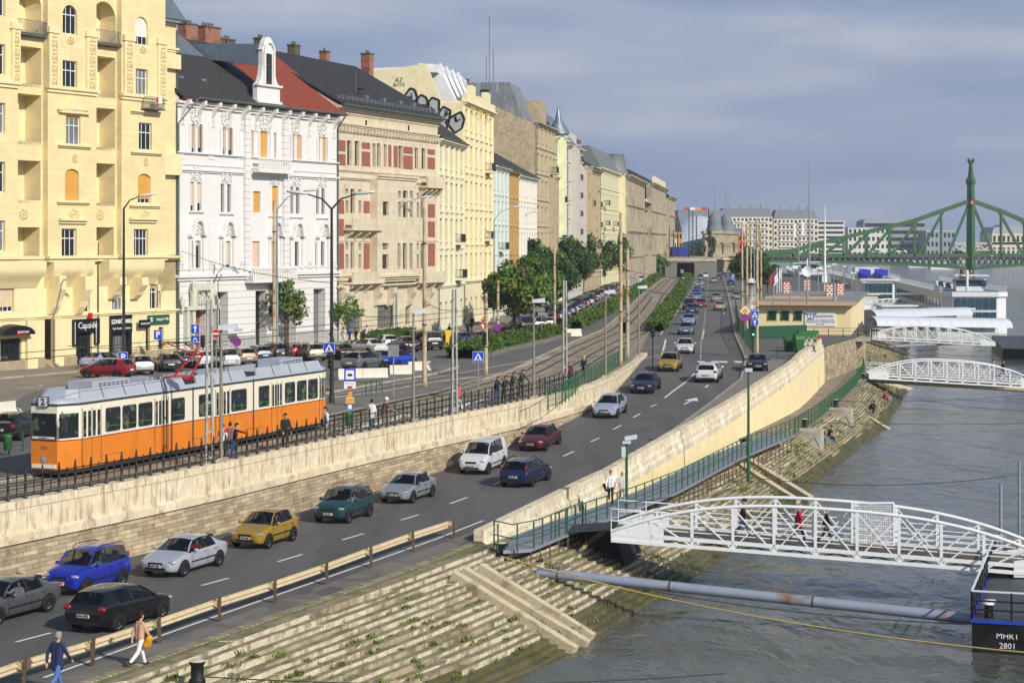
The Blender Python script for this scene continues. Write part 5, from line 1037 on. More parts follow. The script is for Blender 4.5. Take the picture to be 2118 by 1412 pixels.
on_road('mpv', 712, 1073, 0, '#1d4348', 'dark green tall hatchback between gold hatchback and silver saloon', plate='JYE-292', scale=(1, 1, .97))
on_road('sedan', 845, 1032, 0, '#8e939c', 'grey silver saloon following the dark green hatchback', plate='GMO-535', scale=(.97, .98, .98))
on_road('van', 999, 972, 0, '#dfe1e4', 'white panel van with black bumper beside the wall', plate='HMS-565')
on_road('wagon', 1088, 999, 1, '#18244d', 'dark blue estate car driving away beside the white van', plate='LBA-022')
on_road('sedan', 1118, 924, 0, '#5a1420', 'burgundy saloon following the white van', plate='BNM-030', scale=(1, .99, .98))
on_road('hatch', 1262, 858, 0, '#a9b4c8', 'silver blue hatchback alone in the lane coming down the ramp', plate='LAA-167', scale=(1.04, 1, 1))
on_road('sedan', 1336, 808, 0, '#17203f', 'navy blue saloon near the end of the retaining wall', plate='JHR-832')
on_road('hatch', 1386, 765, 0, '#a9902c', 'gold hatchback at the top of the ramp by the wall end', plate='KDT-438', scale=(.93, .99, 1.03))
on_road('hatch', 1466, 786, 1, '#e3e4e6', 'white hatchback driving away by the pedestrian crossing', plate='LDP-064', scale=(1.06, 1.07, 1.02))
on_road('hatch', 1417, 730, 0, '#dfe0e2', 'white hatchback facing us just beyond the crossing', scale=(1.05, 1, .97))
on_road('sedan', 1419, 691, 0, '#6d7a95', 'blue grey saloon in the oncoming queue nearest the hedge end')
on_road('sedan', 1424, 671, 0, '#93a5cf', 'pale blue saloon in the oncoming queue')
on_road('hatch', 1432, 648, 0, '#2b3650', 'dark blue hatchback in the oncoming queue', scale=(1.05, 1.03, 1))
on_road('sedan', 1489, 642, 1, '#a8a284', 'champagne saloon driving away in the right lane', scale=(1.05, 1.04, 1.02))
on_road('mpv', 1482, 624, 1, '#9c9994', 'grey people carrier ahead of the champagne saloon', scale=(1.1, 1.08, 1))
on_road('sedan', 1524, 619, 0, '#9ea2a8', 'silver saloon parked at the right kerb below the tree')
on_road('wagon', 1476, 585, 1, '#9a949a', 'grey estate driving away near the tunnel')
for px, py, k, c, l in ((1424, 640, 'van', '#3a3230', 'dark van loaded with timber in the oncoming queue'), (1450, 636, 'hatch', '#a31c28', 'red hatchback edging out beside the dark timber van'), (1441, 620, 'sedan', '#8f9cc4', 'light blue saloon third from the red hatchback'), (1440, 613, 'sedan', '#5a74a8', 'mid blue saloon in the far queue'), (1442, 607, 'hatch', '#35518e', 'blue hatchback deep in the oncoming queue'), (1447, 601, 'hatch', '#e2e3e5', 'white hatchback deep in the oncoming queue'), (1446, 594, 'wagon', '#d5d8dc', 'white estate deep in the oncoming queue'), (1447, 588, 'sedan', '#c9ccd2', 'pale silver saloon deep in the oncoming queue'), (1449, 580, 'van', '#6c7f90', 'blue grey van near the tunnel mouth'), (1459, 575, 'van', '#e6e7ea', 'white van nearest the tunnel on the main road'), (1487, 578, 'hatch', '#7c1f2c', 'dark red hatchback beside the stone abutment'), (1497, 573, 'wagon', '#3c4147', 'dark estate parked below the abutment'), (1512, 590, 'hatch', '#21307c', 'blue hatchback under the tree by the sign')):
    on_road(k, px, py, 0, c, l)
p = GR(1566, 766); car('hatch', Vector((p.x, p.y, ramp(p.y) + .02)), (-.1, -1, 0), '#1b2238', 'dark blue small hatchback parked on the kerb facing us beside the green fence', (.96, .97, .95), 'LBR-523')
PK = 'parked cars along the facades'
for k, px, py, h, c, l, sc in (('sedan', 213, 762, (.42, .9), '#9aa7c6', 'silver blue taxi parked by the black shop door', 1), ('hatch', 222, 781, (-.95, .3), '#8c1820', 'red coupe parked side on behind the tram', 1.06), ('wagon', 283, 772, (-.42, .9), '#aeb2b8', 'silver estate with its tailgate towards the tram', 1.03), ('wagon', 347, 766, (-.3, .95), '#24262a', 'black estate beside the silver estate', 1), ('sedan', 379, 758, (-.4, .92), '#20304f', 'dark blue taxi half hidden by the pantograph', 1), ('hatch', 412, 760, (-.5, .86), '#dcdde0', 'white hatchback behind the pantograph', 1.03), ('mpv', 462, 762, (-.45, .9), '#bcbfc4', 'silver off roader between two street poles', 1.08), ('hatch', 497, 754, (-.5, .86), '#8d826c', 'beige hatchback behind the no stopping sign', 1.05), ('hatch', 534, 747, (-.45, .9), '#2c3a4f', 'dark blue hatchback beside the beige hatchback', 1), ('wagon', 567, 742, (-.5, .86), '#3a3d42', 'dark grey estate by the rusty pole', 1), ('hatch', 611, 741, (-.3, .95), '#9a1f24', 'red hatchback parked before the young tree', 1),
    ('wagon', 640, 744, (-.42, .9), '#989079', 'beige estate with red lamps beside the crossing sign', 1.03), ('sedan', 703, 742, (-.42, .9), '#3a383a', 'dark brown saloon beside the black lamp post', 1.03), ('sedan', 760, 732, (-.62, .78), '#d9dadd', 'white saloon parked diagonally before the clipped hedge', 1.05), ('hatch', 797, 722, (-.4, .92), '#d2d4d8', 'white hatchback right of the white saloon', 1), ('sedan', 835, 726, (-.4, .92), '#2a2c30', 'black saloon with red lamps right of white cars', 1.05), ('wagon', 752, 764, (.42, .9), '#6b6f78', 'grey estate standing at the kerb by concrete barriers', 1.05), ('hatch', 824, 757, (.5, .86), '#1d4fd0', 'bright blue small hatchback by the concrete barriers', .98), ('mpv', 855, 719, (-.4, .92), '#1d1e21', 'black off roader behind the blue hatchback', 1.1), ('mpv', 886, 722, (-.35, .93), '#26282c', 'dark pickup beside the rusty pole', 1.1), ('sedan', 945, 716, (-.62, .78), '#1c2d86', 'deep blue saloon parked diagonally before the yellow bin', 1.06),
    ('sedan', 985, 713, (-.45, .89), '#222428', 'black saloon behind the deep blue saloon', 1.02), ('hatch', 1017, 707, (-.45, .89), '#33383c', 'dark grey hatchback with red roof light behind give way sign', 1.02), ('hatch', 1032, 702, (-.45, .89), '#7d1d22', 'dark red hatchback beside the no stopping sign', 1), ('sedan', 1062, 698, (-.5, .86), '#1e2124', 'black saloon with chrome bumper behind the clipped hedge', 1.05), ('mpv', 1076, 688, (-.45, .89), '#202226', 'black off roader carrying a spare wheel', 1.12), ('mpv', 1104, 685, (-.45, .89), '#d8dadc', 'white off roader before the shade trees', 1.08), ('hatch', 1122, 680, (-.45, .89), '#cfd2d6', 'white hatchback before the shade trees', 1.02)):
    v = Vector((h[0], h[1], 0)).normalized(); car(k, G(px, py, ZU), v, c, l, (sc,) * 3, group=PK)
car('sedan', G(30, 905, ZU), Vector((.1, 1, 0)).normalized(), '#17181b', 'black saloon at the far left beside the tram front', (1.06, 1.05, 1.02), 'LUX-845', group='cars on the roads')
SRT = Vector((.16, .98, 0)).normalized()
for px, py, k, c, l in ((1163, 687, 'mpv', '#2b3340', 'dark off roader driving away beside the hedge end'), (1194, 668, 'sedan', '#6c7078', 'grey saloon driving away past the parked row'), (1270, 625, 'sedan', '#8fa0b4', 'light blue grey saloon driving away up the street'), (1298, 612, 'hatch', '#b9bcb4', 'pale hatchback behind the rusty pole up the street'), (1329, 585, 'van', '#dcdde2', 'white van with purple rear panel at the head of the street'), (1326, 568, 'hatch', '#c9ccd0', 'silver hatchback at the head of the street'), (1314, 566, 'hatch', '#c2c6cc', 'small silver hatchback at the head of the street')): car(k, G(px, py, ZU), SRT, c, l, (1.05,) * 3)
RW = Line(clean([G(1138, 672, ZU), G(1203, 641, ZU), G(1233, 623, ZU), G(1288, 597, ZU)])); cols = ['#8e9299', '#23262b', '#7a1f24', '#c8cacc', '#2c3f6e', '#3b3e42', '#b8bcc2', '#4a5a78', '#1c1d20', '#a9adb3', '#6b1c22', '#d6d7d9', '#2b2d30', '#7f8f9f']
names = {'#8e9299': 'grey', '#23262b': 'black', '#7a1f24': 'dark red', '#c8cacc': 'silver', '#2c3f6e': 'blue', '#3b3e42': 'charcoal', '#b8bcc2': 'pale silver', '#4a5a78': 'slate blue', '#1c1d20': 'jet black', '#a9adb3': 'mid grey', '#6b1c22': 'wine red', '#d6d7d9': 'white', '#2b2d30': 'dark grey', '#7f8f9f': 'blue grey'}
kn = {'hatch': 'hatchback', 'sedan': 'saloon', 'wagon': 'estate', 'mpv': 'people carrier', 'van': 'van'}; i = 0; d = 0
while d < RW.L:
    c = cols[i % 14]; k = ('hatch', 'wagon', 'sedan', 'hatch', 'mpv', 'sedan', 'wagon')[(i * 3 + i // 7) % 7]; p = RW.at(d) + Vector((R.uniform(-.3, .3) - 1.4, R.uniform(-.2, .2) + 1.0, ZU)); a = R.uniform(-.08, .08)
    car(k, p, (-.74 + a, .68, 0), c, f'{names[c]} {kn[k]} parked slantwise in the long row under the trees', (1.02,) * 3, group='parked cars under the trees'); d += 3.1 + i * .06; i += 1
orange = M('tram_orange', '#dd8022', .4, var=.08, scale=1, coat=.3, col2='#b96a20', scale2=1.2, thr=(.52, .8), stretch=(1, 1, .3)); cream = M('tram_cream', '#e6dfca', .4, var=.04, coat=.4); trg = M('tram_roof_grey', '#aab0ba', .5, .1, var=.08, scale=1); trd = M('tram_dark_trim', '#3a3d40', .6, var=.1); redp = M('pantograph_red', '#b3222a', .5, var=.1); under = M('underframe', '#2b2622', .9, var=.2)
T0 = G(165, 969.5, ZU + .35); T1 = G(681, 872.3, ZU + .35); td = (T0 - T1); td.z = 0; TLn = td.length; td.normalize(); tl = Vector((-td.y, td.x, 0)); LT = TLn + 1.0
org = Vector((T1.x, T1.y, ZU)) - tl * 1.15
tram = thing('tram', 'orange and cream articulated tram on route 2 at the stop', 'tram', org, math.atan2(td.y, td.x))
def tx(px):
    k = (px - CX) / F; u = (k * T1.y - T1.x) / (td.x - k * td.y); return u
outl = [(-.1, -.9), (.8, -1.15), (TLn, -1.15), (LT, -.68), (LT, .68), (TLn, 1.15), (.8, 1.15), (-.1, .9)]
def band(z0, z1, ins=0.0): b = MB(); b.prism([(x - (ins if x > 1 else -ins), y * (1 - ins)) for x, y in outl], z0, z1); return b
obj('orange_panel', band(.38, 1.62), orange, tram); obj('red_line', band(1.62, 1.67, -.002), M('tram_red_line', '#8c2a20', .5), tram); obj('cream_panel', band(1.67, 3.15), cream, tram)
b = band(3.15, 3.25, -.02); obj('gutter_trim', b, trd, tram)
b = MB(); rows = [[(x * 1.0, y * f, z) for x, y in outl] for f, z in ((1.0, 3.25), (.93, 3.38), (.7, 3.46), (.0, 3.5))]; b.grid(rows, 0, True, True); obj('roof', b, trg, tram)
obj('skirt', band(.2, .38, .03), under, tram)
J1, J2 = tx(399), tx(524)
for x0, x1 in ((.7, J2 - .5), (J2 + .5, J1 - .5), (J1 + .5, LT - 1.2)):      # slanted roof fairings
    n = max(2, round((x1 - x0) / 1.9))
    for s in (1, -1):
        b = MB(); b.hexa([(x0, s * 1.1, 3.3), (x1, s * 1.1, 3.3), (x1, s * .98, 3.3), (x0, s * .98, 3.3), (x0 + .15, s * .9, 3.8), (x1 - .15, s * .9, 3.8), (x1 - .15, s * .8, 3.8), (x0 + .15, s * .8, 3.8)])
        for k in range(1, n): x = lerp(x0, x1, k / n); b.bar((x, s * 1.11, 3.3), (x, s * .91, 3.8), .03, .03, 1)
        obj('roof_fairing', b, [trg, trd], tram)
b = MB(); b.hexa([(LT - .5, -.65, 3.35), (LT - .5, .65, 3.35), (LT - 1.3, .95, 3.35), (LT - 1.3, -.95, 3.35), (LT - .95, -.5, 3.8), (LT - .95, .5, 3.8), (LT - 1.45, .88, 3.8), (LT - 1.45, -.88, 3.8)]); obj('roof_fairing', b, trg, tram)
for x, w_, l_, h_ in ((LT - 4.2, 1.3, 3.0, .55), (3.5, 1.3, 2.6, .55), (J1 + 2.5, 1.1, 1.2, .4), (J2 + 2.0, 1.1, 1.4, .4)):
    b = MB(); b.box(x - l_ / 2, x + l_ / 2, -w_ / 2, w_ / 2, 3.45, 3.5 + h_); [b.box(x - l_ / 2 + .15 + .35 * k, x - l_ / 2 + .38 + .35 * k, w_ / 2, w_ / 2 + .012, 3.62 + .09 * r, 3.66 + .09 * r, 1) for k in range(int(l_ / .38)) for r in range(4)]; obj('roof_unit', b, [trg, trd], tram)
for J in (J1, J2): b = MB(); b.box(J - .05, J + .05, -1.17, 1.17, .35, 3.28); obj('joint_bellows', b, trd, tram); b = MB(); b.box(J - .5, J + .5, -.95, .95, 3.3, 3.62); obj('joint_cover', b, under, tram)
def rrect(b, x0, x1, z0, z1, y, r, m=0):
    P = []
    for cx_, cz_, a0 in ((x1 - r, z1 - r, 0), (x0 + r, z1 - r, 90), (x0 + r, z0 + r, 180), (x1 - r, z0 + r, 270)): P += [(cx_ + r * math.cos(rad(a0 + 30 * k)), cz_ + r * math.sin(rad(a0 + 30 * k))) for k in range(4)]
    b.xz(P, y - .03 * (1 if y > 0 else -1), y, m)
tgl = M('tram_glass', '#1d2526', .08, var=.4, scale=1.6, spec=.6, col2='#596352', scale2=1.8, thr=(.54, .6)); grn = M('green_handrail', '#3f7d35', .5, var=0)
for a, c in ((218, 249), (253, 282), (286, 315), (354, 382), (411, 441), (478, 510), (535, 557), (589, 610), (614, 634), (637, 657)):
    x1, x0 = tx(a), tx(c); fr = MB(); rrect(fr, x0, x1, 1.78, 2.86, 1.165, .12); o = obj('window', fr, trd, tram); g = MB(); rrect(g, x0 + .05, x1 - .05, 1.83, 2.81, 1.172, .09); obj('pane', g, tgl, o)
    g = MB(); g.bar((x0 + .1, 1.178, 2.02), (x1 - .1, 1.178, 2.06), .03); g.bar((x0 + .05, 1.178, 2.52), (x1 - .05, 1.178, 2.52), .02, m=1); obj('handrail', g, [grn, trd], o)
for a, c in ((170, 209), (320, 348), (446, 475), (562, 583), (661, 673)):
    x1, x0 = tx(a), tx(c); d_ = MB(); d_.box(x0, x1, 1.14, 1.158, .45, 1.62, 0); d_.box(x0, x1, 1.14, 1.158, 1.67, 3.0, 1); [d_.box(x - .015, x + .015, 1.14, 1.165, .45, 3.0, 2) for x in (x0, (x0 + x1) / 2, x1)]; o = obj('door', d_, [orange, cream, trd], tram)
    for k in range(4): xa = lerp(x0, x1, (k + .2) / 4); xb = lerp(x0, x1, (k + .8) / 4); g = MB(); rrect(g, xa, xb, 1.72, 2.85, 1.172, .05); obj('pane', g, tgl, o)
g = MB(); g.box(LT - .0, LT + .02, -.6, .6, 1.72, 2.8); o = obj('windscreen', g, tgl, tram); g = MB(); [g.bar(p, q, .04) for p, q in (((LT + .02, -.62, 1.7), (LT + .02, .62, 1.7)), ((LT + .02, -.62, 2.82), (LT + .02, .62, 2.82)), ((LT + .02, -.62, 1.7), (LT + .02, -.62, 2.82)), ((LT + .02, .62, 1.7), (LT + .02, .62, 2.82)))]; obj('windscreen_frame', g, trd, o)
n_ = Vector((.47, 1.0, 0)).normalized(); a_, c_ = Vector((LT - .08, .72, 0)), Vector((TLn + .05, 1.11, 0)); g = MB(); g.hexa([tuple(a_ + Vector((0, 0, 1.75))), tuple(c_ + Vector((0, 0, 1.75))), tuple(c_ + n_ * .03 + Vector((0, 0, 1.75))), tuple(a_ + n_ * .03 + Vector((0, 0, 1.75))), tuple(a_ + Vector((0, 0, 2.82))), tuple(c_ + Vector((0, 0, 2.82))), tuple(c_ + n_ * .03 + Vector((0, 0, 2.82))), tuple(a_ + n_ * .03 + Vector((0, 0, 2.82)))]); obj('quarter_window', g, tgl, tram)
b = MB(); b.box(LT - .05, LT + .1, -.25, .25, 3.12, 3.55, 0); b.box(LT + .1, LT + .11, -.22, .22, 3.15, 3.52, 1); o = obj('route_box', b, [trd, M('route_plate', '#d3d6da', .5, var=0)], tram); q = MB(); q.add(text_mb('2', .4, 0, .005, bold=.012), stand((LT + .115, 0, 3.33), (0, 1, 0))); obj('route_number', q, ink, o)
q = MB(); q.add(text_mb('1321', .2, 0, .004), stand((LT + .01, 0, 1.32), (0, 1, 0))); obj('fleet_number', q, M('lettering_dark', '#6a3a14', .6), tram)
b = MB(); rows = [[(LT + .03, .16 * math.cos(2 * math.pi * j / 12) * f, .82 + .16 * math.sin(2 * math.pi * j / 12) * f) for j in range(12)] for f in (1, .7)] + [[(LT + .06, 0, .82)] * 12]; b.grid(rows, 0, True, True); obj('headlight', b, lampw, tram)
b = MB(); b.box(LT - .02, LT + .05, -.62, .62, .45, .62); obj('bumper', b, cream, tram); b = MB(); b.box(LT - .0, LT + .025, -.6, .6, 1.72, 1.82, 0); obj('destination_board', b, [platem], tram); q = MB(); q.add(text_mb('Közvágóhíd  2', .09, 0, .003), stand((LT + .03, 0, 1.77), (0, 1, 0))); obj('destination_lettering', q, ink, tram)
for s in (1, -1): b = MB(); b.tube([(LT - .2, s * .8, 2.9), (LT + .25, s * 1.2, 2.8), (LT + .25, s * 1.2, 2.2)], .02, 5); b.box(LT + .2, LT + .3, s * 1.2 - .12, s * 1.2 + .12, 2.1, 2.6); obj('wing_mirror', b, trd, tram)
for x in (2.2, J2 - .1, J1 - .1, LT - 3): 
    b = MB(); b.box(x - 1.3, x + 1.3, -.95, .95, .18, .42)
    for xx in (x - .75, x + .75):
        rows = [[(xx + .33 * math.cos(2 * math.pi * j / 14), y, .33 + .33 * math.sin(2 * math.pi * j / 14)) for j in range(14)] for y in (-.85, .85)]; b.grid(rows, 0, True, True)
    obj('bogie', b, under, tram)
px_ = J1 - .9; b = MB(); b.box(px_ - .8, px_ + .8, -.6, .6, 3.6, 3.72)
for s in (1, -1): b.bar((px_, s * .45, 3.7), (px_ - 1.5, s * .3, 4.7), .07); b.bar((px_ - 1.5, s * .3, 4.7), (px_ + .55, s * .5, 5.35), .05)
b.bar((px_ - 1.5, -.35, 4.7), (px_ - 1.5, .35, 4.7), .1)
for dx in (.4, .7): b.tube([(px_ + dx, -.9, 5.2), (px_ + dx, -.6, 5.4), (px_ + dx, .6, 5.4), (px_ + dx, .9, 5.2)], .03, 5, 1)
obj('pantograph', b, [redp, iron], tram)
for x in (4.2, 7.5, 12.4, 20.2): b = MB(); b.box(x, x + 2.0, 1.15, 1.156, .75, .765); obj('panel_seam', b, trd, tram)
bark = M('bark', '#5a4b3c', .95, var=.25, scale=4, bump=.6); barkg = M('grey_bark', '#7b7266', .95, var=.2, scale=4, bump=.5)
def leafmat(n, a, b, sc=.6):
    m = M(n, a, .7, var=.35, scale=sc, col2=b, scale2=.5, thr=(.42, .62), spec=.3); return m
lf = [leafmat('leaf_mid_green', '#5d7a30', '#3d5c22'), leafmat('leaf_dark_green', '#3c5a2a', '#27421c'), leafmat('leaf_hedge', '#556b2a', '#3e5a20', 1.2), leafmat('leaf_autumn', '#66692a', '#435a20')]
def leaves(b, c, r, n, rs, sz, sc=(1, 1, 1), shell=.55):
    for _ in range(n):
        while True:
            d = Vector((rs.gauss(0, 1), rs.gauss(0, 1), rs.gauss(0, 1)))
            if d.length > .1: break
        d.normalize(); q = Vector(c) + Vector((d.x * sc[0], d.y * sc[1], d.z * sc[2])) * r * (shell + (1 - shell) * rs.random() ** .6)
        a = Vector((rs.gauss(0, 1), rs.gauss(0, 1), rs.gauss(0, 1))).normalized(); e = (a.cross(d + Vector((0, 0, .3)))); e = e.normalized() if e.length > .01 else Vector((1, 0, 0)); s = sz * rs.uniform(.6, 1.3)
        b.face([q - a * s, q + e * s * .55, q + a * s, q - e * s * .55])
def tree(pos, h, cr, label, mats, trunk_h=.3, n=28, per=120, sz=.22, seed=1, name='tree', flat=1.0, group=None, gap=.8, bk=None):
    rs = random.Random(seed); t = thing(name, label, 'tree', pos, 0, group)
    tr = MB(); th = h * trunk_h; r0 = .035 * h ** .9; top = Vector((rs.uniform(-.2, .2), rs.uniform(-.2, .2), h * .75)); mid = Vector((rs.uniform(-.15, .15), 0, th))
    tr.tube([(0, 0, -.1), tuple(mid), tuple(top)], [r0, r0 * .75, r0 * .15], 8); cl = []
    zc = (h + th) / 2; hz = (h - th) / 2
    for k in range(n):
        while True:
            d = Vector((rs.uniform(-1, 1), rs.uniform(-1, 1), rs.uniform(-1, 1)))
            if d.length < 1: break
        c = Vector((d.x * cr * .8, d.y * cr * .8, zc + d.z * hz * .8 * flat)); w_ = 1 - .35 * max(0, d.z); cl.append((Vector((c.x * w_, c.y * w_, c.z)), cr * rs.uniform(.24, .4) * gap))
    for c, r in cl[::2]:
        s = mid.lerp(top, rs.uniform(.0, .6)); tr.tube([tuple(s), tuple(s.lerp(c, .5) + Vector((0, 0, .2))), tuple(c)], [r0 * .4, r0 * .25, r0 * .08], 5)
    obj('trunk', tr, bk or bark, t)
    for m_i, mm in enumerate(mats):
        b = MB()
        for k, (c, r) in enumerate(cl):
            if k % len(mats) == m_i: leaves(b, c, r, per, rs, sz)
        obj('crown', b, mm, t)
    return t
tree(G(592, 722, ZU), 7.0, 2.6, 'young street tree with sparse crown before the white stucco house', [lf[0], lf[3]], .28, 26, 60, .2, 4, gap=.75)
tree(G(702, 708, ZU), 5.6, 2.9, 'round young street tree at the corner of the white and beige houses', [lf[0]], .3, 24, 60, .2, 9, gap=.85)
TG = 'shade trees along the street'
for k, (px, py, h, cr, mt_, lab) in enumerate(((1062, 694, 9.0, 5.2, [lf[0], lf[3]], 'light green shade tree nearest the camera at the parked row'), (1100, 676, 9.8, 5.4, [lf[0], lf[1]], 'broad green shade tree behind the nearest shade tree'), (1096, 640, 12.5, 5.4, [lf[1]], 'tall dark shade tree in front of the white town house'), (1140, 650, 10.5, 5.6, [lf[1], lf[0]], 'green shade tree left of the rusty pole in mid row'), (1172, 628, 12.5, 6.2, [lf[1]], 'dark shade tree behind the rusty pole in mid row'), (1205, 612, 13.2, 6.5, [lf[1], lf[3]], 'olive tinged shade tree right of the grey block'), (1238, 602, 13.5, 6.5, [lf[1]], 'dark shade tree before the cream corner house'), (1268, 594, 14.0, 6.0, [lf[1], lf[0]], 'last shade tree of the row, next to the stone palace'))):
    tree(G(px, py, ZU), h * .93, cr * .88, lab, mt_, .22, 40, 150, .27, 20 + k, group=TG, gap=.72)
tree(G(1552, 603, ZU), 9.2, 5.2, 'dark spreading tree behind the rusty pole cluster', [lf[1], lf[1]], .2, 34, 130, .33, 41)
tree(G(1588, 606, ZU), 6.8, 3.0, 'small dark tree right of the spreading tree', [lf[1]], .2, 20, 110, .3, 43)
tree(Vector((66, 640, ZU)), 17, 2.2, 'narrow ivy dark poplar before the domed toll house', [lf[1]], .1, 26, 90, .4, 44)
tree(Vector((62.5, 655, ZU + 3)), 8, 4, 'small tree on the bank above the tram tunnel', [lf[1]], .2, 18, 90, .4, 45); tree(Vector((43, 556, ZU)), 7, 3.2, 'bushy tree on the slope left of the tram tunnel', [lf[0]], .12, 18, 90, .35, 46)
def hedge(label, line, wd, h, m, seed, base=None, dens=55, sz=.13):
    rs = random.Random(seed); t = thing('hedge', label, 'hedge'); b = MB(); n = int(line.L / .5); core = MB(); rows = []
    for k in range(n + 1):
        d = line.L * k / n; p = line.at(d); nn = line.nrm(d); w_ = wd * (.85 + .15 * math.sin(d * .9)); hh = h * (.85 + .1 * math.sin(d * 1.7 + seed) + .08 * math.sin(d * .6))
        rows.append([tuple(p + nn * (-w_ * .4) + Vector((0, 0, ZU))), tuple(p + nn * (-w_ * .38) + Vector((0, 0, ZU + hh * .8))), tuple(p + nn * (w_ * .38) + Vector((0, 0, ZU + hh * .8))), tuple(p + nn * (w_ * .4) + Vector((0, 0, ZU)))])
        k2 = int(dens * max(.25, min(1, 160 / p.y)))
        for _ in range(int(k2 * (w_ + 2 * hh) * .22) + 4):
            o = rs.uniform(-.5, .5) * w_; z = hh * rs.random() ** .5; 
            if abs(o) < w_ * .34: z = hh * rs.uniform(.75, 1.08)
            leaves(b, tuple(p + nn * o + line.dir(d) * rs.uniform(-.4, .4) + Vector((0, 0, ZU + z))), .12, 2, rs, sz * max(1, p.y / 190))
    core.grid(rows, 0, True); obj('core', core, lf[1], t); obj('foliage', b, m, t)
    if base:
        q = MB(); L_ = line; rows = [[tuple(p + L_.nrm(d) * o + Vector((0, 0, ZU + z))) for o, z in ((base, -.05), (base, .38), (base - .25, .4), (base - .25, 0))] for p, d in ((L_.at(L_.L * k / 40), L_.L * k / 40) for k in range(41))]; q.grid(rows, 0, False); obj('stone_border', q, M('rubble_border', '#8b8577', .9, var=.3, scale=2, bump=.6, brick=(.4, .16, .02, '#5d584d', '#777163')), t)
hedge('broad clipped hedge island with stone border between street and tram track', Line(clean([G(955, 742, ZU), G(1000, 728, ZU), G(1090, 708, ZU), G(1146, 694, ZU)])), 3.6, 1.35, lf[2], 3, 2.1, 60, .15)
hedge('long hedge running left of the tram track to the tunnel', Line(clean([G(1190, 680, ZU), G(1245, 652, ZU), G(1293, 622, ZU), G(1338, 592, ZU), G(1372, 567, ZU)])), 2.4, 1.3, lf[2], 5, None, 40, .17)
hedge('long hedge between tram track and main road', Line(clean([G(1357, 686, ZU), G(1378, 652, ZU), G(1408, 606, ZU), G(1424, 572, ZU)])), 2.5, 1.15, lf[2], 7, None, 40, .17)
b = MB(); p = G(830, 700, ZU); rs = random.Random(2); q = Vector((.39, .92, 0)).normalized()
for k in range(900): leaves(b, tuple(p + q * rs.uniform(-8.5, 2.5) + Vector((rs.uniform(-.6, .6), rs.uniform(-.6, .6), .9 + rs.uniform(-.4, .25)))), .12, 1, rs, .16)
b2_ = MB(); b2_.bar(p + q * -8.5 + Vector((0, 0, .55)), p + q * 2.5 + Vector((0, 0, .55)), 1.0, 1.0); t = thing('hedge', 'low dark box hedge at the foot of the beige house', 'hedge'); obj('foliage', b, lf[1], t); obj('core', b2_, lf[1], t)
gr = MB(); rs = random.Random(12)
def tuft(b, c, s, n):
    for _ in range(n):
        a = rs.uniform(0, 6.28); l = s * rs.uniform(.6, 1.4); o = Vector((rs.gauss(0, s * .8), rs.gauss(0, s * .8), 0)); d = Vector((math.cos(a) * .5, math.sin(a) * .5, 1)).normalized() * l; w_ = Vector((-math.sin(a), math.cos(a), 0)) * s * .22
        b.face([Vector(c) + o - w_, Vector(c) + o + w_, Vector(c) + o + d])
for k in range(700):
    f = rs.random() ** 1.3 * .72; t = rs.choice([rs.uniform(.02, .98), rs.uniform(.3, .9)]); j = math.floor(t * NS) / NS + rs.uniform(.0, .015); p = on_steps(f, min(.97, j + .005)); tuft(gr, p + Vector((0, 0, .005)), rs.uniform(.08, .2), rs.randint(12, 34))
for k in range(130):
    f = rs.random() * .55; j = rs.randint(2, 11) / NS + .006; p = on_steps(f, j); dd = TOPE.dir(TOPE.L * f); dd.z = 0
    for m_ in range(rs.randint(4, 12)): tuft(gr, p + dd * (m_ * .16) + Vector((0, 0, .0)), .09, 9)
for k in range(520):
    d = rs.uniform(0, 32); p = TOPE.at(d) + TOPE.nrm(d) * -rs.uniform(.35, .85); p.z = 2.78
    if math.sin(d * .9) + math.sin(d * 2.3) > -.7 + (0 if 18 < d < 30 else .8): tuft(gr, p, .07, 10)
for k in range(130): d = rs.uniform(36, 150); p = TL.at(d) + TL.nrm(d) * -rs.uniform(.0, .5); p.z = ZU + .05; tuft(gr, p, .1, 8)
tag(obj('weeds', gr, leafmat('weed_green', '#72803a', '#57672e', 2)), kind='stuff', label='weeds and grass growing between the quay steps', cat='weeds')
frm = M('dark_green_iron', '#2c3433', .5, .3, var=.15, scale=3); grf = M('green_paint', '#22583a', .5, var=.15, scale=3)
rf = thing('railing', 'ornate dark iron railing along the top of the retaining wall', 'railing')
d0, d1 = 3.0, min(range(int(WALL.L * 10)), key=lambda k: abs(WALL.at(k / 10).y - 134)) / 10
pm = MB(); pm.lathe([(.085, 0), (.085, .12), (.05, .16), (.05, .5), (.075, .54), (.045, .6), (.045, .86), (.075, .9), (.05, .96), (.055, 1.02), (.03, 1.1), (.045, 1.14), (.01, 1.24)], 8); pm = pm.mesh('post', frm)
um = MB(); um.lathe([(.022, .1), (.022, .5), (.045, .55), (.022, .6), (.022, .84), (.035, .9), (.005, 1.0)], 6); um = um.mesh('baluster', frm)
n = int((d1 - d0) / 1.02)
for k in range(n + 1):
    d = d0 + 1.02 * k; p = WALL.at(d) - WALL.nrm(d) * .27; link('post', pm, rf, (p.x, p.y, ZT))
    if k < n: p = WALL.at(d + .51) - WALL.nrm(d + .51) * .27; link('baluster', um, rf, (p.x, p.y, ZT))
for z in (.2, .56, .88):
    b = MB(); b.tube([(p.x, p.y, ZT + z) for p in Line(WALL.off(-.27, 1.02, 0, d0, d1)).p], .024, 5); obj('rail', b, frm, rf)
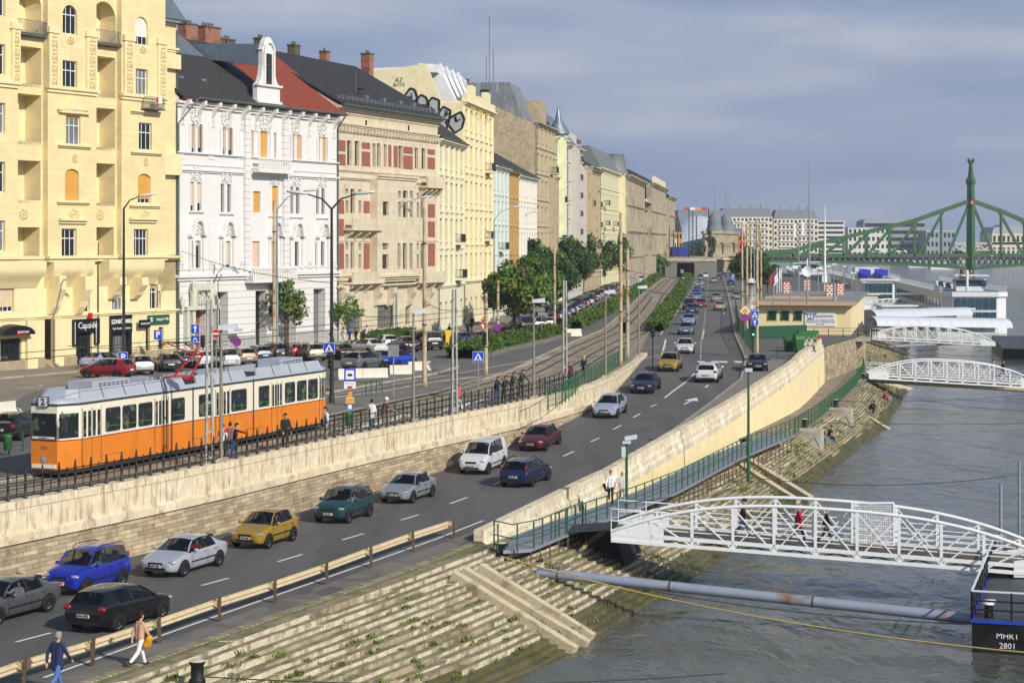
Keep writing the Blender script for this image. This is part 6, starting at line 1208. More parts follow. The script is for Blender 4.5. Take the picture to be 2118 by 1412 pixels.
def bar_fence(label, pts, h, mat, post=2.0, bars=.14, z=None, cat='fence', name='fence', rails=(.1, 1.0), bw=.018):
    L_ = Line(pts); t = thing(name, label, cat); n = max(1, round(L_.L / post)); pb = MB(); pb.box(-.035, .035, -.035, .035, -.1, h); pmz = pb.mesh('post', mat)
    for k in range(min(99, n + 1)): link('post', pmz, t, tuple(L_.at(L_.L * k / n)))
    for f in rails: b = MB(); b.tube([tuple(p + Vector((0, 0, h * f))) for p in L_.off(0, 2)], .028, 5); obj('rail', b, mat, t)
    if bars:
        b = MB(); m_ = int(L_.L / bars)
        for k in range(m_ + 1): p = L_.at(L_.L * k / m_); b.bar(p + Vector((0, 0, h * rails[0])), p + Vector((0, 0, h * rails[-1])), bw)
        obj('bars', b, mat, t)
    return t
def zz(ps, z): return [Vector((p.x, p.y, z)) for p in ps]
bar_fence('green bar fence behind the two women walking on the tram bank', zz([G(1133, 845, ZU), G(1160, 836, ZU), G(1200, 806, ZU), G(1288, 752, ZU), G(1292, 746, ZU)], ZU), 1.25, grf, 2.0, .3)
bar_fence('low green barrier at the tram stop crossing', zz([G(757, 822, ZU), G(775, 818, ZU), G(790, 815, ZU)], ZU + .1), .95, grf, .9, 0, rails=(.98,))
bar_fence('dark green barrier at the far left kerb', zz([G(-10, 945, ZU), G(74, 925, ZU)], ZU), 1.0, grf, 1.6, 0, rails=(.98,))
bar_fence('tall green fence at the right kerb beside the parked small hatchback', zz([G(1521, 640, ZU), G(1529, 690, ZU), G(1560, 735, ZU)], ZU), 1.7, grf, 2.0, .16)
gm = M('guard_rail_paint', '#cdbf9d', .6, .1, var=.12, scale=1.2, col2='#a9987a', scale2=2.5, thr=(.58, .72)); rust = M('rusty_steel', '#5a4638', .9, var=.35, scale=4, bump=.3, col2='#6f4a33', scale2=5, thr=(.55, .7))
GP = [GR(x, y) for x, y in ((-70, 1462), (45, 1419), (187, 1376), (326, 1329), (450, 1284), (565, 1246), (672, 1208), (764, 1172), (852, 1139), (935, 1111))]
gt = thing('guard_rail', 'cream steel guard rail on brown posts between lower road and quay pavement', 'guard rail')
GL = Line(GP); q = []
for d in [GL.L * k / 40 for k in range(41)]:
    p = GL.at(d) - GL.nrm(d) * .12; nn = -GL.nrm(d); q.append([tuple(p + nn * o + Vector((0, 0, z))) for o, z in ((0, .45), (.05, .47), (.06, .53), (-.0, .57), (-.02, .6), (.0, .63), (.06, .67), (.05, .73), (0, .76))])
b = MB(); b.grid(q, 0, False); obj('rail_beam', b, gm, gt)
for k, p in enumerate(GP):
    tt = GL.dir(min(GL.L, sum((GP[i + 1] - GP[i]).length for i in range(k)))); nn = Vector((tt.y, -tt.x, 0)); b = MB(); c = p + nn * .08
    b.bar(c, c + Vector((R.uniform(-.04, .04), 0, .86)), .16, .1); o = obj('post', b, rust, gt); b = MB(); b.bar(c - nn * .04 + Vector((0, 0, .62)), c - nn * .2 + Vector((0, 0, .62)), .14, .2); obj('bracket', b, gm, gt)
gst = M('grey_pole_paint', '#8f99a3', .5, .2, var=.12, scale=2); blk = M('black_pole_paint', '#2a2d30', .5, .2, var=.15); rstp = M('rust_streaked_pole', '#b9aa8c', .9, var=.25, scale=3, bump=.3, col2='#8a5230', scale2=1.7, thr=(.52, .62), stretch=(1, 1, .35)); galv = M('steel_channel', '#a4a8a3', .6, .4, var=.25, scale=2, col2='#7e796d', scale2=2); lampg = M('lamp_housing', '#c9ced4', .4, .1)
def lamp(base, h, arms, mat, label, reach=3.2, rise=1.6, group=None, r=.11):
    t = thing('street_lamp', label, 'street lamp', base, 0, group); b = MB(); b.tube([(0, 0, -.1), (0, 0, 1.2), (0, 0, h - rise)], [r * 1.5, r * 1.2, r * .75], 10); b.lathe([(r * 1.7, 0), (r * 1.6, .5), (r * 1.4, .6)], 10)
    obj('pole', b, mat, t)
    for a in arms:
        v = Vector((math.cos(a), math.sin(a), 0)); b = MB(); b.tube([tuple(v * 0 + Vector((0, 0, h - rise))), tuple(v * reach * .35 + Vector((0, 0, h - rise * .35))), tuple(v * reach + Vector((0, 0, h)))], [.07, .055, .045], 7); o = obj('arm', b, mat, t)
        b = MB(); c = v * (reach + .45) + Vector((0, 0, h + .05)); e = Matrix.Translation(c) @ Matrix.Rotation(a, 4, 'Z') @ Matrix.Rotation(-.12, 4, 'Y'); q = MB(); q.ball((0, 0, 0), 1, 0, 10, 6, (.75, .2, .12)); b.add(q, e); obj('lamp_head', b, lampg, o)
def H_of(p, py): return CZ - (py - HY) * p.y / F - ZU
for px, pb, ptop, arms, mat, lab, rc in ((256, 776, 405, (0.1,), blk, 'tall black street lamp in front of the hair salon', 1.3), (686, 836, 400, (.05, 3.2), blk, 'black double armed street lamp behind the tram', 1.7), (573, 741, 394, (.2,), gst, 'grey street lamp before the white stucco house', 2.6), (820, 697, 408, (.2,), gst, 'grey street lamp before the beige house', 2.7), (1022, 664, 428, (.2,), gst, 'grey street lamp before the tall yellow house', 2.6), (1068, 642, 438, (.2,), gst, 'grey street lamp before the narrow ochre house', 2.6), (1110, 620, 478, (0.05,), gst, 'grey street lamp rising out of the shade trees at left', 3), (1174, 600, 480, (0.05,), gst, 'grey street lamp rising from the middle of the shade trees', 3), (1334, 590, 440, (3.1,), rstp, 'pale pole with lamp arm near the stone palace', 4.5)):
    p = G(px, pb, ZU); lamp(p, H_of(p, ptop), arms, mat, lab, rc, 1.0 if rc < 2 else 1.7)
def pole(px, pb, ptop, r, mat, label, z=ZU, name='pole', cat='pole', rz=None):
    p = G(px, pb, z); t = thing(name, label, cat, p); b = MB(); h = CZ - (ptop - HY) * p.y / F - z; b.tube([(0, 0, -.2), (0, 0, h)], [r, r * .75], 10); obj('shaft', b, mat, t); b = MB(); [b.lathe([(r * 1.12, h * f), (r * 1.12, h * f + .08)], 10) for f in (.35, .8)]; obj('band', b, blk, t); return t, h
for px, pb, pt, lab in ((567, 742, 415, 'rusty tram wire pole before the white stucco house'), (878, 803, 430, 'rusty tram wire pole at the traffic island'), (1005, 778, 606, 'short rusty pole standing in the clipped hedge'), (1030, 706, 580, 'pale thin pole behind the no stopping sign'), (1147, 690, 512, 'rusty tram wire pole at the end of the clipped hedge'), (1284, 757, 440, 'pale rusty pole at the green bar fence'), (1298, 743, 515, 'brown rusty pole at the end of the green bar fence'), (1535, 680, 460, 'leftmost pale pole of the rusty cluster by the road signs'), (1545, 702, 462, 'streaky pole second in the rusty cluster by the road signs'), (1553, 640, 470, 'pole behind the middle of the rusty cluster'), (1566, 736, 453, 'tallest pale pole of the rusty cluster'), (1574, 662, 478, 'rightmost rusty pole of the cluster')):
    pole(px, pb, pt, .17 if px < 1530 else .15, rstp, lab)
p, h = pole(1560, 655, 482, .09, gst, 'thin grey pole carrying a lamp beside the rusty cluster')
for px, pb, pt, lab in ((433, 955, 620, 'steel channel tram post beside the girl in red'), (940, 856, 598, 'steel channel tram post beside the woman in white jacket'), (1168, 800, 580, 'steel channel tram post beside the two walking women')):
    p = G(px, pb, ZT); t = thing('tram_post', lab, 'pole', p, .4); h = CZ - (pt - HY) * p.y / F - ZT
    for s in (-1, 1): b = MB(); b.hexa([(s * .15 - .05, -.09, -.2), (s * .15 + .05, -.09, -.2), (s * .15 + .05, .09, -.2), (s * .15 - .05, .09, -.2), (s * .09 - .05, -.07, h), (s * .09 + .05, -.07, h), (s * .09 + .05, .07, h), (s * .09 - .05, .07, h)]); obj('channel', b, galv, t)
    b = MB(); [b.box(-.14, .14, -.05, .05, h * f, h * f + .1) for f in (.02, .18, .36, .54, .72, .9)]; obj('batten', b, galv, t)
conc = M('concrete', '#b5aea0', .9, var=.15, scale=2, bump=.3, col2='#9b9484', scale2=1.5)
for px, pb, pt, lab in ((459, 953, 682, 'footpath lamp with flat white head beside the tram front section'), (858, 880, 648, 'footpath lamp with flat white head left of the steel tram post'), (1103, 816, 626, 'footpath lamp with flat white head beside the group of four'), (1253, 772, 607, 'footpath lamp with flat white head beyond the two walking women'), (1322, 738, 597, 'footpath lamp with flat white head at the very end of the wall')):
    d = min((WALL.L * k / 300 for k in range(301)), key=lambda d: abs((WALL.at(d).x - .27) / WALL.at(d).y * F + CX - px)); p = WALL.at(d) - WALL.nrm(d) * .3; p.z = ZT; h = CZ - (pt - HY) * p.y / F - ZT; t = thing('footpath_lamp', lab, 'street lamp', p, 0, 'flat headed lamps on the retaining wall'); b = MB(); b.tube([(0, 0, .1), (0, 0, 1.3), (0, 0, h)], [.1, .09, .055], 10); obj('pole', b, M('taupe_pole', '#8d8579', .6, .2, var=.12), t); b = MB(); b.box(-.28, .28, -.28, .28, 0, .18); obj('base', b, conc, t)
    b = MB(); b.hexa([(-.1, -.2, h), (.75, -.2, h + .02), (.75, .25, h + .02), (-.1, .25, h), (-.1, -.2, h + .22), (.7, -.16, h + .3), (.7, .2, h + .3), (-.1, .2, h + .2)]); obj('lamp_head', b, lampg, t)
sb = M('sign_blue', '#1d45c4', .5, var=0); sw = M('sign_white', '#e6e6e3', .5, var=0); sr = M('sign_red', '#c01f26', .5, var=0); sy = M('sign_amber', '#d99a2b', .5, var=0); sk = M('sign_ink', '#17171a', .6, var=0); sgy = M('sign_back_grey', '#8b9093', .5, .3)
SM = [sb, sw, sr, sy, sk, sgy]
def disc(b, r, y, m, n=24): b.xz([(r * math.cos(2 * math.pi * k / n), r * math.sin(2 * math.pi * k / n)) for k in range(n)], y - .01, y, m)
def plate(kind):
    b = MB()
    if kind == 'cross':
        b.box(-.36, .36, 0, .02, -.36, .36, 1); b.box(-.34, .34, -.012, 0, -.34, .34, 0); b.xz([(-.29, -.24), (.29, -.24), (0, .27)], -.024, -.012, 1); b.xz([(-.03, .1), (.03, .1), (.09, -.16), (.03, -.16), (0, -.05), (-.04, -.16), (-.1, -.16)], -.034, -.024, 4); [b.box(-.2 + .09 * k, -.15 + .09 * k, -.034, -.024, -.22, -.17, 4) for k in range(5)]
    elif kind == 'P': b.box(-.36, .36, 0, .02, -.42, .42, 1); b.box(-.34, .34, -.012, 0, -.4, .4, 0); b.add(text_mb('P', .72, 1, .004, bold=.02), stand((0, -.016, 0), (1, 0, 0)), 1)
    elif kind == 'arrow': b.box(-.36, .36, 0, .02, -.4, .4, 1); b.box(-.34, .34, -.012, 0, -.38, .38, 0); b.box(-.05, .05, -.022, -.012, -.3, .1, 1); b.xz([(-.18, .05), (.18, .05), (0, .32)], -.024, -.013, 1)
    elif kind == 'round_arrow': disc(b, .36, .01, 1); disc(b, .34, 0, 0); b.box(-.045, .045, -.02, -.01, -.25, .1, 1); b.xz([(-.15, .05), (.15, .05), (0, .27)], -.022, -.011, 1)
    elif kind == 'noentry': disc(b, .36, .01, 1); disc(b, .34, 0, 2); b.box(-.24, .24, -.02, -.01, -.06, .06, 1)
    elif kind == 'nostop': disc(b, .36, .01, 2); disc(b, .29, 0, 0); [b.bar((-.2 * s, -.015, -.2), (.2 * s, -.015, .2), .07, .012, 2, (0, 1, 0)) for s in (1, -1)]
    elif kind == 'giveway': b.xz([(-.42, .36), (0, -.38), (.42, .36)], 0, .012, 2); b.xz([(-.29, .28), (0, -.22), (.29, .28)], -.012, 0, 1)
    elif kind in ('prio', 'prio_end'):
        b.xz([(0, -.48), (.48, 0), (0, .48), (-.48, 0)], 0, .012, 1); b.xz([(0, -.34), (.34, 0), (0, .34), (-.34, 0)], -.012, 0, 3)
        if kind == 'prio_end': b.bar((-.25, -.018, -.25), (.25, -.018, .25), .1, .012, 4, (0, 1, 0))
    elif kind == 'back': b.box(-.36, .36, 0, .02, -.38, .38, 5)
    elif kind == 'stop':
        b.box(-.46, .46, 0, .03, -.5, .5, 0); b.box(-.33, .33, -.012, 0, -.35, .37, 1); b.box(-.2, .2, -.022, -.012, -.1, .02, 4); b.box(-.15, .15, -.022, -.012, .02, .1, 4); b.box(-.46, .46, 0, .03, -.86, -.52, 1); b.box(-.46, .46, 0, .03, -1.08, -.86, 1); b.box(-.2, .2, -.012, 0, -1.06, -.88, 2); b.add(text_mb('Március 15. tér', .12, 4, .003), stand((0, -.008, -.68), (1, 0, 0)), 4)
        b.box(-.16, .16, 0, .02, -1.75, -1.35, 3); b.box(-.32, .32, 0, .02, -2.25, -1.77, 1); b.box(-.3, .3, -.008, 0, -2.22, -1.82, 3); b.box(-.18, .18, 0, .02, -2.75, -2.28, 0); b.box(-.15, .15, -.008, 0, -2.7, -2.35, 1)
    return b.mesh('plate', SM)
PLM = {}
def sign(px, pb, plates, label, z=ZU, pm=gst, own=True, top=None, yaw=0, r=.035, zoff=0):
    p = G(px, pb, z); t = thing('road_sign', label, 'road sign', p, yaw); hh = 0
    for k, py in plates:
        if k not in PLM: PLM[k] = plate(k)
        h = CZ - (py - HY) * p.y / F - z; pl_ = link('plate', PLM[k], t, (0, -.07, h)); pl_.scale = (.7,) * 3 if k == 'stop' else (1,) * 3; hh = max(hh, h)
    if own: b = MB(); b.tube([(0, 0, -.1), (0, 0, hh + .3)], r, 8); obj('pole', b, pm, t)
    return t
sign(255, 777, [('P', 739)], 'blue parking sign P on the black lamp post', own=False, pm=blk); sign(404, 752, [('arrow', 680), ('cross', 702)], 'blue arrow sign above blue pedestrian crossing sign near the house portal'); sign(447, 770, [('noentry', 690)], 'red no entry sign behind the tram roof'); sign(490, 768, [('nostop', 707)], 'no stopping disc behind the tram roof'); sign(681, 838, [('cross', 720)], 'pedestrian crossing sign on the double armed lamp', own=False)
sign(724, 884, [('stop', 775)], 'blue tram stop sign with timetables beside the waiting man'); sign(989, 826, [('cross', 738)], 'pedestrian crossing sign beside the clipped hedge'); sign(1002, 776, [('prio_end', 661), ('giveway', 678)], 'amber priority end diamond over give way triangle on rusty pole', own=False); sign(1028, 722, [('nostop', 677)], 'no stopping disc on the pale thin pole', own=False); sign(814, 826, [('back', 725)], 'road sign seen from its grey back at the traffic island'); sign(327, 748, [('P', 692)], 'disabled parking sign in front of the yellow house')
sign(1307, 612, [('cross', 577), ('round_arrow', 598)], 'distant pedestrian crossing sign at the left hedge'); sign(1561, 737, [('cross', 651), ('round_arrow', 667)], 'pedestrian crossing and blue arrow signs on the rusty cluster', own=False); sign(1541, 737, [('prio', 643), ('nostop', 657)], 'amber priority diamond over no stopping disc at the rusty cluster'); sign(1516, 604, [('cross', 570), ('round_arrow', 576)], 'far pedestrian crossing sign under the spreading tree'); sign(1355, 660, [('back', 615)], 'sign back on grey post at the hedge end'); sign(1411, 600, [('back', 561)], 'white sign backs at the far hedge tip'); sign(1120, 705, [('back', 645)], 'thin white post with grey box in the clipped hedge')
def tlight(px, pb, py, label, on, z=ZU, own=True, face=1):
    p = G(px, pb, z); t = thing('traffic_light', label, 'traffic light', p); h = CZ - (py - HY) * p.y / F - z
    if own: b = MB(); b.tube([(0, 0, -.1), (0, 0, h + .5)], .055, 8); obj('pole', b, blk, t)
    b = MB(); b.box(-.17, .17, -.3, -.06, h - .5, h + .5); [b.box(-.15, .15, -.45, -.3, h + .26 - .32 * k, h + .29 - .32 * k) for k in range(3)]; b.box(-.02, .02, -.1, .0, h - .2, h + .2); o = obj('signal_head', b, blk, t)
    for k in range(3): q = MB(); q.ball((0, -.3, h + .32 - .32 * k), .1, 0, 10, 6, (1, .4, 1)); obj('lens', q, M('lens_green_lit', '#52f5b0', .4, var=0, emit=3) if k == 2 and on else M('lens_dark', '#201c1c', .3, var=0), o)
tlight(1292, 742, 677, 'dark traffic light on the brown rusty pole', 0, own=False); tlight(1557, 738, 684, 'traffic light showing green below the blue arrow sign', 1); tlight(1413, 600, 572, 'small traffic light showing green on the hedge tip', 1); tlight(684, 840, 744, 'dark traffic light under the crossing sign behind the tram', 0, own=False); tlight(420, 755, 705, 'traffic light behind the pantograph', 0); tlight(594, 750, 722, 'dark traffic light by the young street tree', 0); tlight(1350, 760, 684, 'traffic light seen from behind at the hedge end', 0); tlight(1002, 780, 700, 'traffic light on the rusty pole in the hedge', 0, own=False); tlight(1515, 604, 589, 'traffic light showing green at the far crossing', 1)
for px, py, a, lab in ((725, 784, .3, 'leftmost white concrete barrier beside the grey estate'), (776, 783, .3, 'white concrete barrier in front of the grey estate'), (831, 776, .25, 'white concrete barrier in front of the bright blue hatchback'), (868, 768, .35, 'small white concrete barrier beside the rusty pole'), (1186, 695, .5, 'grey concrete barrier at the hedge end'), (10, 858, 1.2, 'white concrete barrier at the left edge')):
    p = G(px, py, ZU); b = MB(); b.yz([(-.3, 0), (.3, 0), (.3, .12), (.12, .3), (.09, .8), (-.09, .8), (-.12, .3), (-.3, .12)], -.95, .95); solo('concrete_barrier', b, M('barrier_concrete', '#d8d2c4', .85, var=.08, scale=2, bump=.2), lab, 'barrier', 'concrete barriers', p, a)
binm = M('bin_green', '#2c6434', .5, var=.08)
def litter_bin(p, lab, m=binm, s=1):
    t = thing('litter_bin', lab, 'litter bin', p); t.scale = (s,) * 3; b = MB(); b.lathe([(.17, .25), (.2, .3), (.22, .85), (.23, .9)], 12); obj('bucket', b, m, t); b = MB(); b.lathe([(.235, .9), (.235, .98), (.15, 1.02), (.02, 1.03)], 12); obj('rim', b, m, t); b = MB(); b.tube([(0, .24, -.05), (0, .24, .9)], .03, 6); obj('post', b, blk, t)
litter_bin(G(722, 890, ZU + .1), 'bright green litter bin under the tram stop sign'); litter_bin(G(16, 942, ZU), 'green litter bin at the far left beside the tram front')
t = thing('container', 'yellow recycling container before the beige house', 'container', G(932, 716, ZU), .4); b = MB(); b.box(-.7, .7, -.5, .5, 0, 1.35); obj('body', b, M('bin_yellow', '#e0b526', .5, var=.08), t); b = MB(); b.yz([(-.55, 1.3), (.55, 1.3), (.55, 1.42), (.2, 1.6), (-.2, 1.6), (-.55, 1.42)], -.75, .75); obj('lid', b, MATS['bin_yellow'], t); b = MB(); b.box(-.72, -.70, -.4, .3, .5, 1.1); obj('label_plate', b, sk, t)
for dx, dz, lab in ((0, 0, 'green wheeled waste bin left of the round lidded bins'), (1.3, .2, 'green wheeled waste bin second from left'),):
    t = thing('waste_bin', lab, 'waste bin', G(1634 , 726, ZU) + Vector((dx, dz, 0)), .1); b = MB(); b.hexa([(-.45, -.35, .1), (.45, -.35, .1), (.45, .35, .1), (-.45, .35, .1), (-.55, -.45, 1.15), (.55, -.45, 1.15), (.55, .45, 1.15), (-.55, .45, 1.15)]); obj('body', b, binm, t); b = MB(); b.box(-.6, .6, -.5, .5, 1.15, 1.25); obj('lid', b, binm, t); b = MB(); [b.box(x - .08, x + .08, -.3, .3, 0, .16) for x in (-.4, .4)]; obj('wheel', b, rubber, t)
for dx, dy, m, lab in ((0, 0, binm, 'big green waste container with round lid behind the seated couple'), (1.2, 6, M('bin_red', '#a8281f', .5, var=.08), 'waste container with red body behind the green one')):
    t = thing('waste_container', lab, 'waste container', G(1664, 728, ZU) + Vector((dx, dy, 0)), .15); b = MB(); b.hexa([(-.9, -.5, .15), (.9, -.5, .15), (.9, .5, .15), (-.9, .5, .15), (-1.0, -.62, 1.2), (1.0, -.62, 1.2), (1.0, .62, 1.2), (-1.0, .62, 1.2)]); obj('body', b, m, t); b = MB(); b.yz([(.65 * math.cos(math.pi * k / 10), 1.2 + .55 * math.sin(math.pi * k / 10)) for k in range(11)], -1.0, 1.0); obj('lid', b, binm, t)
for px, py, lab in ((1608, 741, 'thin green bollard left of the waste bins'), (1642, 744, 'thin green bollard beside the waste container')): b = MB(); b.tube([(0, 0, 0), (0, 0, 1.0)], .045, 8); b.ball((0, 0, 1.02), .06); solo('bollard', b, grf, lab, 'bollard', 'green bollards', G(px, py, ZU))
b = MB(); p = G(1690, 690, ZU); b.box(27.4, 36.5, p.y - 1, p.y - .7, ZU - 2.5, ZU + .55); solo('low_wall', b, M('grey_slab_wall', '#aba596', .9, var=.15, scale=1, brick=(1.6, 5, .03, '#77725f', '#9f998a')), 'low grey slab wall behind the waste bins', 'wall')
b = MB(); 
for px, py, c, lab in ((1160, 660, '#c7402f', 'red and white lattice stall under the shade trees'), (1085, 682, '#2a55b8', 'blue tub under the shade trees'), (1215, 612, '#dfe1e3', 'white poster stand under the shade trees')):
    t = thing('street_stall', lab, 'stall', G(px, py - 6, ZU)); b = MB(); b.box(-.9, .9, -.3, .3, .2, 1.3); obj('board', b, M('stall_' + c[1:], c, .6, var=.1), t); b = MB(); [b.box(x, x + .05, -.35, .35, 0, 1.6) for x in (-.95, .9)]; b.box(-.95, .95, -.02, .02, 1.5, 1.6); obj('frame', b, sw, t)
KL = Line(clean([GR(1150, 1030), GR(1235, 985), GR(1330, 928), GR(1400, 884), GR(1470, 833), GR(1530, 786)]) + clean([G(1541, 746, ZU)]))
KR = Line([p for p in (Vector((XR(q.y) - .1, q.y, 0)) for q in KL.p)])
sheet('ramp_footway', KL, KR, .1, sidew, 30, ramp); kerb('ramp_kerb', KL, .16, .12, zf=ramp, side=1)
kerb('main_road_kerb_right', Line(clean([G(1542, 746, ZU), G(1519, 694, ZU), G(1513, 654, ZU), G(1504, 607, ZU), G(1495, 574, ZU)])), .25, .13, side=1); psheet('right_footway', [(1542, 746), (1519, 694), (1513, 654), (1504, 607), (1560, 607), (1568, 700), (1566, 745)], .1, sidew)
kerb('main_road_kerb_left', Line(clean([G(1366, 695, ZU), G(1403, 643, ZU), G(1432.5, 598, ZU), G(1440, 576, ZU)])), .2, .13)
wire = M('wire', '#23262a', .6, var=0)
def span(a, c, sag, r, label, name='overhead_wire', mat=None, cat='cable'):
    b = MB(); a = Vector(a); c = Vector(c); b.tube([a.lerp(c, k / 14) - Vector((0, 0, sag * 4 * (k / 14) * (1 - k / 14))) for k in range(15)], r, 4); solo(name, b, mat or wire, label, cat)
def top(px, pb, py, z=ZU): p = G(px, pb, z); return Vector((p.x, p.y, CZ - (py - HY) * p.y / F))
for a, c, s, lab in (((878, 803, 640), (687, 836, 640), .5, 'cable from the rusty pole to the double armed lamp'), ((940, 856, 640), (878, 803, 620), .3, 'short cable between steel post and rusty pole'), ((1147, 690, 560), (940, 700, 580), .6, 'cable across the street before the clipped hedge'), ((433, 955, 700), (140, 800, 715), .3, 'wire from the steel tram post towards the shops'), ((1284, 757, 590), (1566, 736, 610), .5, 'span wire across tram track and main road'), ((1168, 800, 640), (1005, 778, 640), .2, 'span wire over the tram track by the hedge'), ((1298, 743, 560), (1574, 662, 580), .5, 'far span wire across the main road'), ((687, 836, 585), (365, 735, 515), .5, 'wire from the double armed lamp to the white house')):
    span(top(*a), top(*c), s, .022, lab)
for ci, c in enumerate(CEN):
    pts = [tuple(p + Vector((0, 0, ZU + 5.6))) for p in c.off(0, 6)]; b = MB(); b.tube(pts, .016, 4); solo('contact_wire', b, wire, ['tram contact wire above the tram', 'tram contact wire above the empty track'][ci], 'cable')
deckm = M('grey_deck_plate', '#8d929c', .6, .2, var=.12, scale=1, brick=(2.0, 1.2, .012, '#5c616a', '#868b95'))
OE = Line([G(x, y, 2.75) for x, y in ((1041, 1138), (1095, 1136), (1207, 1090), (1304, 1056), (1403, 1016), (1535, 945), (1644, 899))])
wk = thing('walkway', 'grey steel plate walkway on stilts above the quay steps, green railing on its river side', 'walkway')
mb = MB(); rows = []
for k in range(41):
    d = OE.L * k / 40; p = OE.at(d); n = OE.nrm(d); w_ = min(2.1, .9 + d * .25); rows.append([tuple(p - n * w_), tuple(p), tuple(p + Vector((0, 0, -.14))), tuple(p - n * w_ + Vector((0, 0, -.14)))])
mb.grid(rows, 0, False, True); obj('deck', mb, deckm, wk)
for k in range(46):
    d = OE.L * (k + .3) / 46; p = OE.at(d) - OE.nrm(d) * .08; b = MB(); b.bar(p, p + Vector((0, 0, -1.1)), .06); obj('stilt', b, rust, wk)
bar_fence('green railing along the river side of the steel walkway', [p + Vector((0, 0, 0)) for p in OE.off(-.05, 1, 2.75, 4.5, OE.L)], 1.1, grf, 1.35, 0, rails=(.5, 1.0), name='railing', cat='railing')
bar_fence('green gate railing at the near end of the walkway', [G(1022, 1128, 2.78), G(1032, 1139, 2.78), G(1094, 1135, 2.78), G(1128, 1120, 2.78), G(1205, 1085, 2.78)], 1.1, grf, 1.2, 0, rails=(.45, 1.0), name='railing', cat='railing')
bar_fence('green bar railing along the asphalt path above the far steps', zz([G(1644, 897, 2.3), G(1690, 868, 2.3), G(1735, 832, 2.3), G(1770, 798, 2.3), G(1788, 770, 2.3), Vector((44, 246, 2.3)), Vector((60, 320, 2.3))], 2.3), 1.15, grf, 1.7, .28, name='railing', cat='railing', rails=(.08, 1.0))
beamst = M('ramp_stone', '#c9bc9e', .9, var=.2, scale=1.2, bump=.5, bscale=8, col2='#8f8364', scale2=1.2, thr=(.5, .68))
def slideway(tops, ends, label, seg=7):
    for i, (a, c) in enumerate(zip(tops, ends)):
        b = MB()
        for k in range(seg): p = a.lerp(c, k / seg); q = a.lerp(c, (k + .985) / seg); up = Vector((0, 0, 1)); b.bar(p - up * .16, q - up * .16, .42, .62)
        solo('stone_beam', b, beamst, label[i], 'stone beam', 'stone slide beams on the steps')
slideway([G(x, y, 2.65) for x, y in ((935, 1186), (957, 1178), (990, 1170))], [G(x, y, .12) for x, y in ((1188, 1343), (1213, 1331), (1224, 1316))], ['broken stone beam, leftmost of three crossing the near steps', 'middle stone beam of three crossing the near steps', 'right stone beam of three crossing the near steps, nearest the pipe'])
slideway([G(x, y, 2.0) for x, y in ((1524, 958), (1543, 948))], [G(x, y, .1) for x, y in ((1650, 1037), (1676, 1030))], ['left stone beam under the middle of the walkway', 'right stone beam under the middle of the walkway'])
slideway([G(x, y, 2.1) for x, y in ((1730, 826),)], [G(x, y, -.1) for x, y in ((1838, 889),)], ['single stone beam below the concrete block with red sitter beyond'])
slideway([G(1795, 780, 2.1)], [G(1885, 805, -.1)], ['far stone beam beneath the second white gangway'])
for px, py, sc, lab in ((1668, 890, 1, 'concrete mooring block beside the two seated men'), (1726, 846, .95, 'concrete mooring block beyond the seated men, blue scrawl on it')):
    p = G(px, py, 2.3); d = min((TOPE.L * k / 300 for k in range(301)), key=lambda d: (TOPE.at(d) - p).length); n = TOPE.nrm(d); t_ = TOPE.dir(d); t_.z = 0; t_.normalize(); a = TOPE.at(d) - n * .3; b = MB(); e = a + n * 2.3; w_ = t_ * .8 * sc
    b.hexa([(*(q).xy, z) for z in (.6, 2.42) for q in (a - w_, e - w_, e + w_, a + w_)]); t = thing('mooring_block', lab, 'mooring block', (0, 0, 0)); obj('block', b, conc, t); q = MB(); q.tube([tuple(e - w_ - n * .9 + Vector((0, 0, 0))) [:2] + (1.5,), tuple(e - w_ - n * .4)[:2] + (1.9,), tuple(e - w_ - n * .1)[:2] + (1.3,)], .05, 4); obj('graffiti', q, M('graffiti_teal', '#7f9c98', .7), t)
bolm = M('bollard_black', '#1e1f20', .6, .3, var=.2); bolt = M('bollard_top', '#c7bfae', .7)
for px, py, z, s, lab in ((408, 1408, 2.62, 1, 'rusty topped bollard at the bottom left of the steps'), (1036, 1152, 2.4, 1, 'mooring bollard with rope under the walkway gate'), (1664, 884, 2.42, 1, 'mooring bollard on the concrete block by the two seated men'), (1729, 842, 2.42, 1, 'mooring bollard on the second concrete block'), (1757, 803, 2.3, 1.1, 'mooring bollard at the end of the second gangway'), (1786, 784, 2.3, .9, 'small mooring bollard under the second gangway')):
    t = thing('bollard', lab, 'bollard', G(px, py, z)); t.scale = (s,) * 3; b = MB(); b.lathe([(.26, -.2), (.26, .05), (.2, .1), (.2, .5), (.25, .56), (.25, .62)], 14); obj('body', b, bolm, t); b = MB(); b.lathe([(.25, .62), (.2, .65), (.01, .66)], 14); obj('cap', b, bolt, t)
t = thing('gangway_bearing', 'dark rusty steel bearing under the shore end of the near gangway', 'bearing'); b = MB(); p = G(1250, 1100, 2.4); b.hexa([tuple(p + Vector(v)) for v in ((-1.3, -.2, -2.0), (1.2, -1.2, -2.0), (2.2, 2.2, -2.0), (-.1, 3.2, -2.0), (-1.3, -.2, .2), (.3, -.9, .2), (1.3, 2.6, .2), (-.1, 3.2, .2))]); obj('block', b, M('sooty_steel', '#2b2725', .8, .2, var=.3, scale=2, col2='#5e3524', scale2=1.5, thr=(.58, .7)), t)
wpm = M('white_gangway_paint', '#dfe3e6', .5, var=.06, scale=2, col2='#b9b3a4', scale2=2, thr=(.66, .8)); plank = M('plank_deck', '#6b635a', .85, var=.25, scale=3, brick=(3.2, .25, .02, '#3b3631', '#5d564e'))
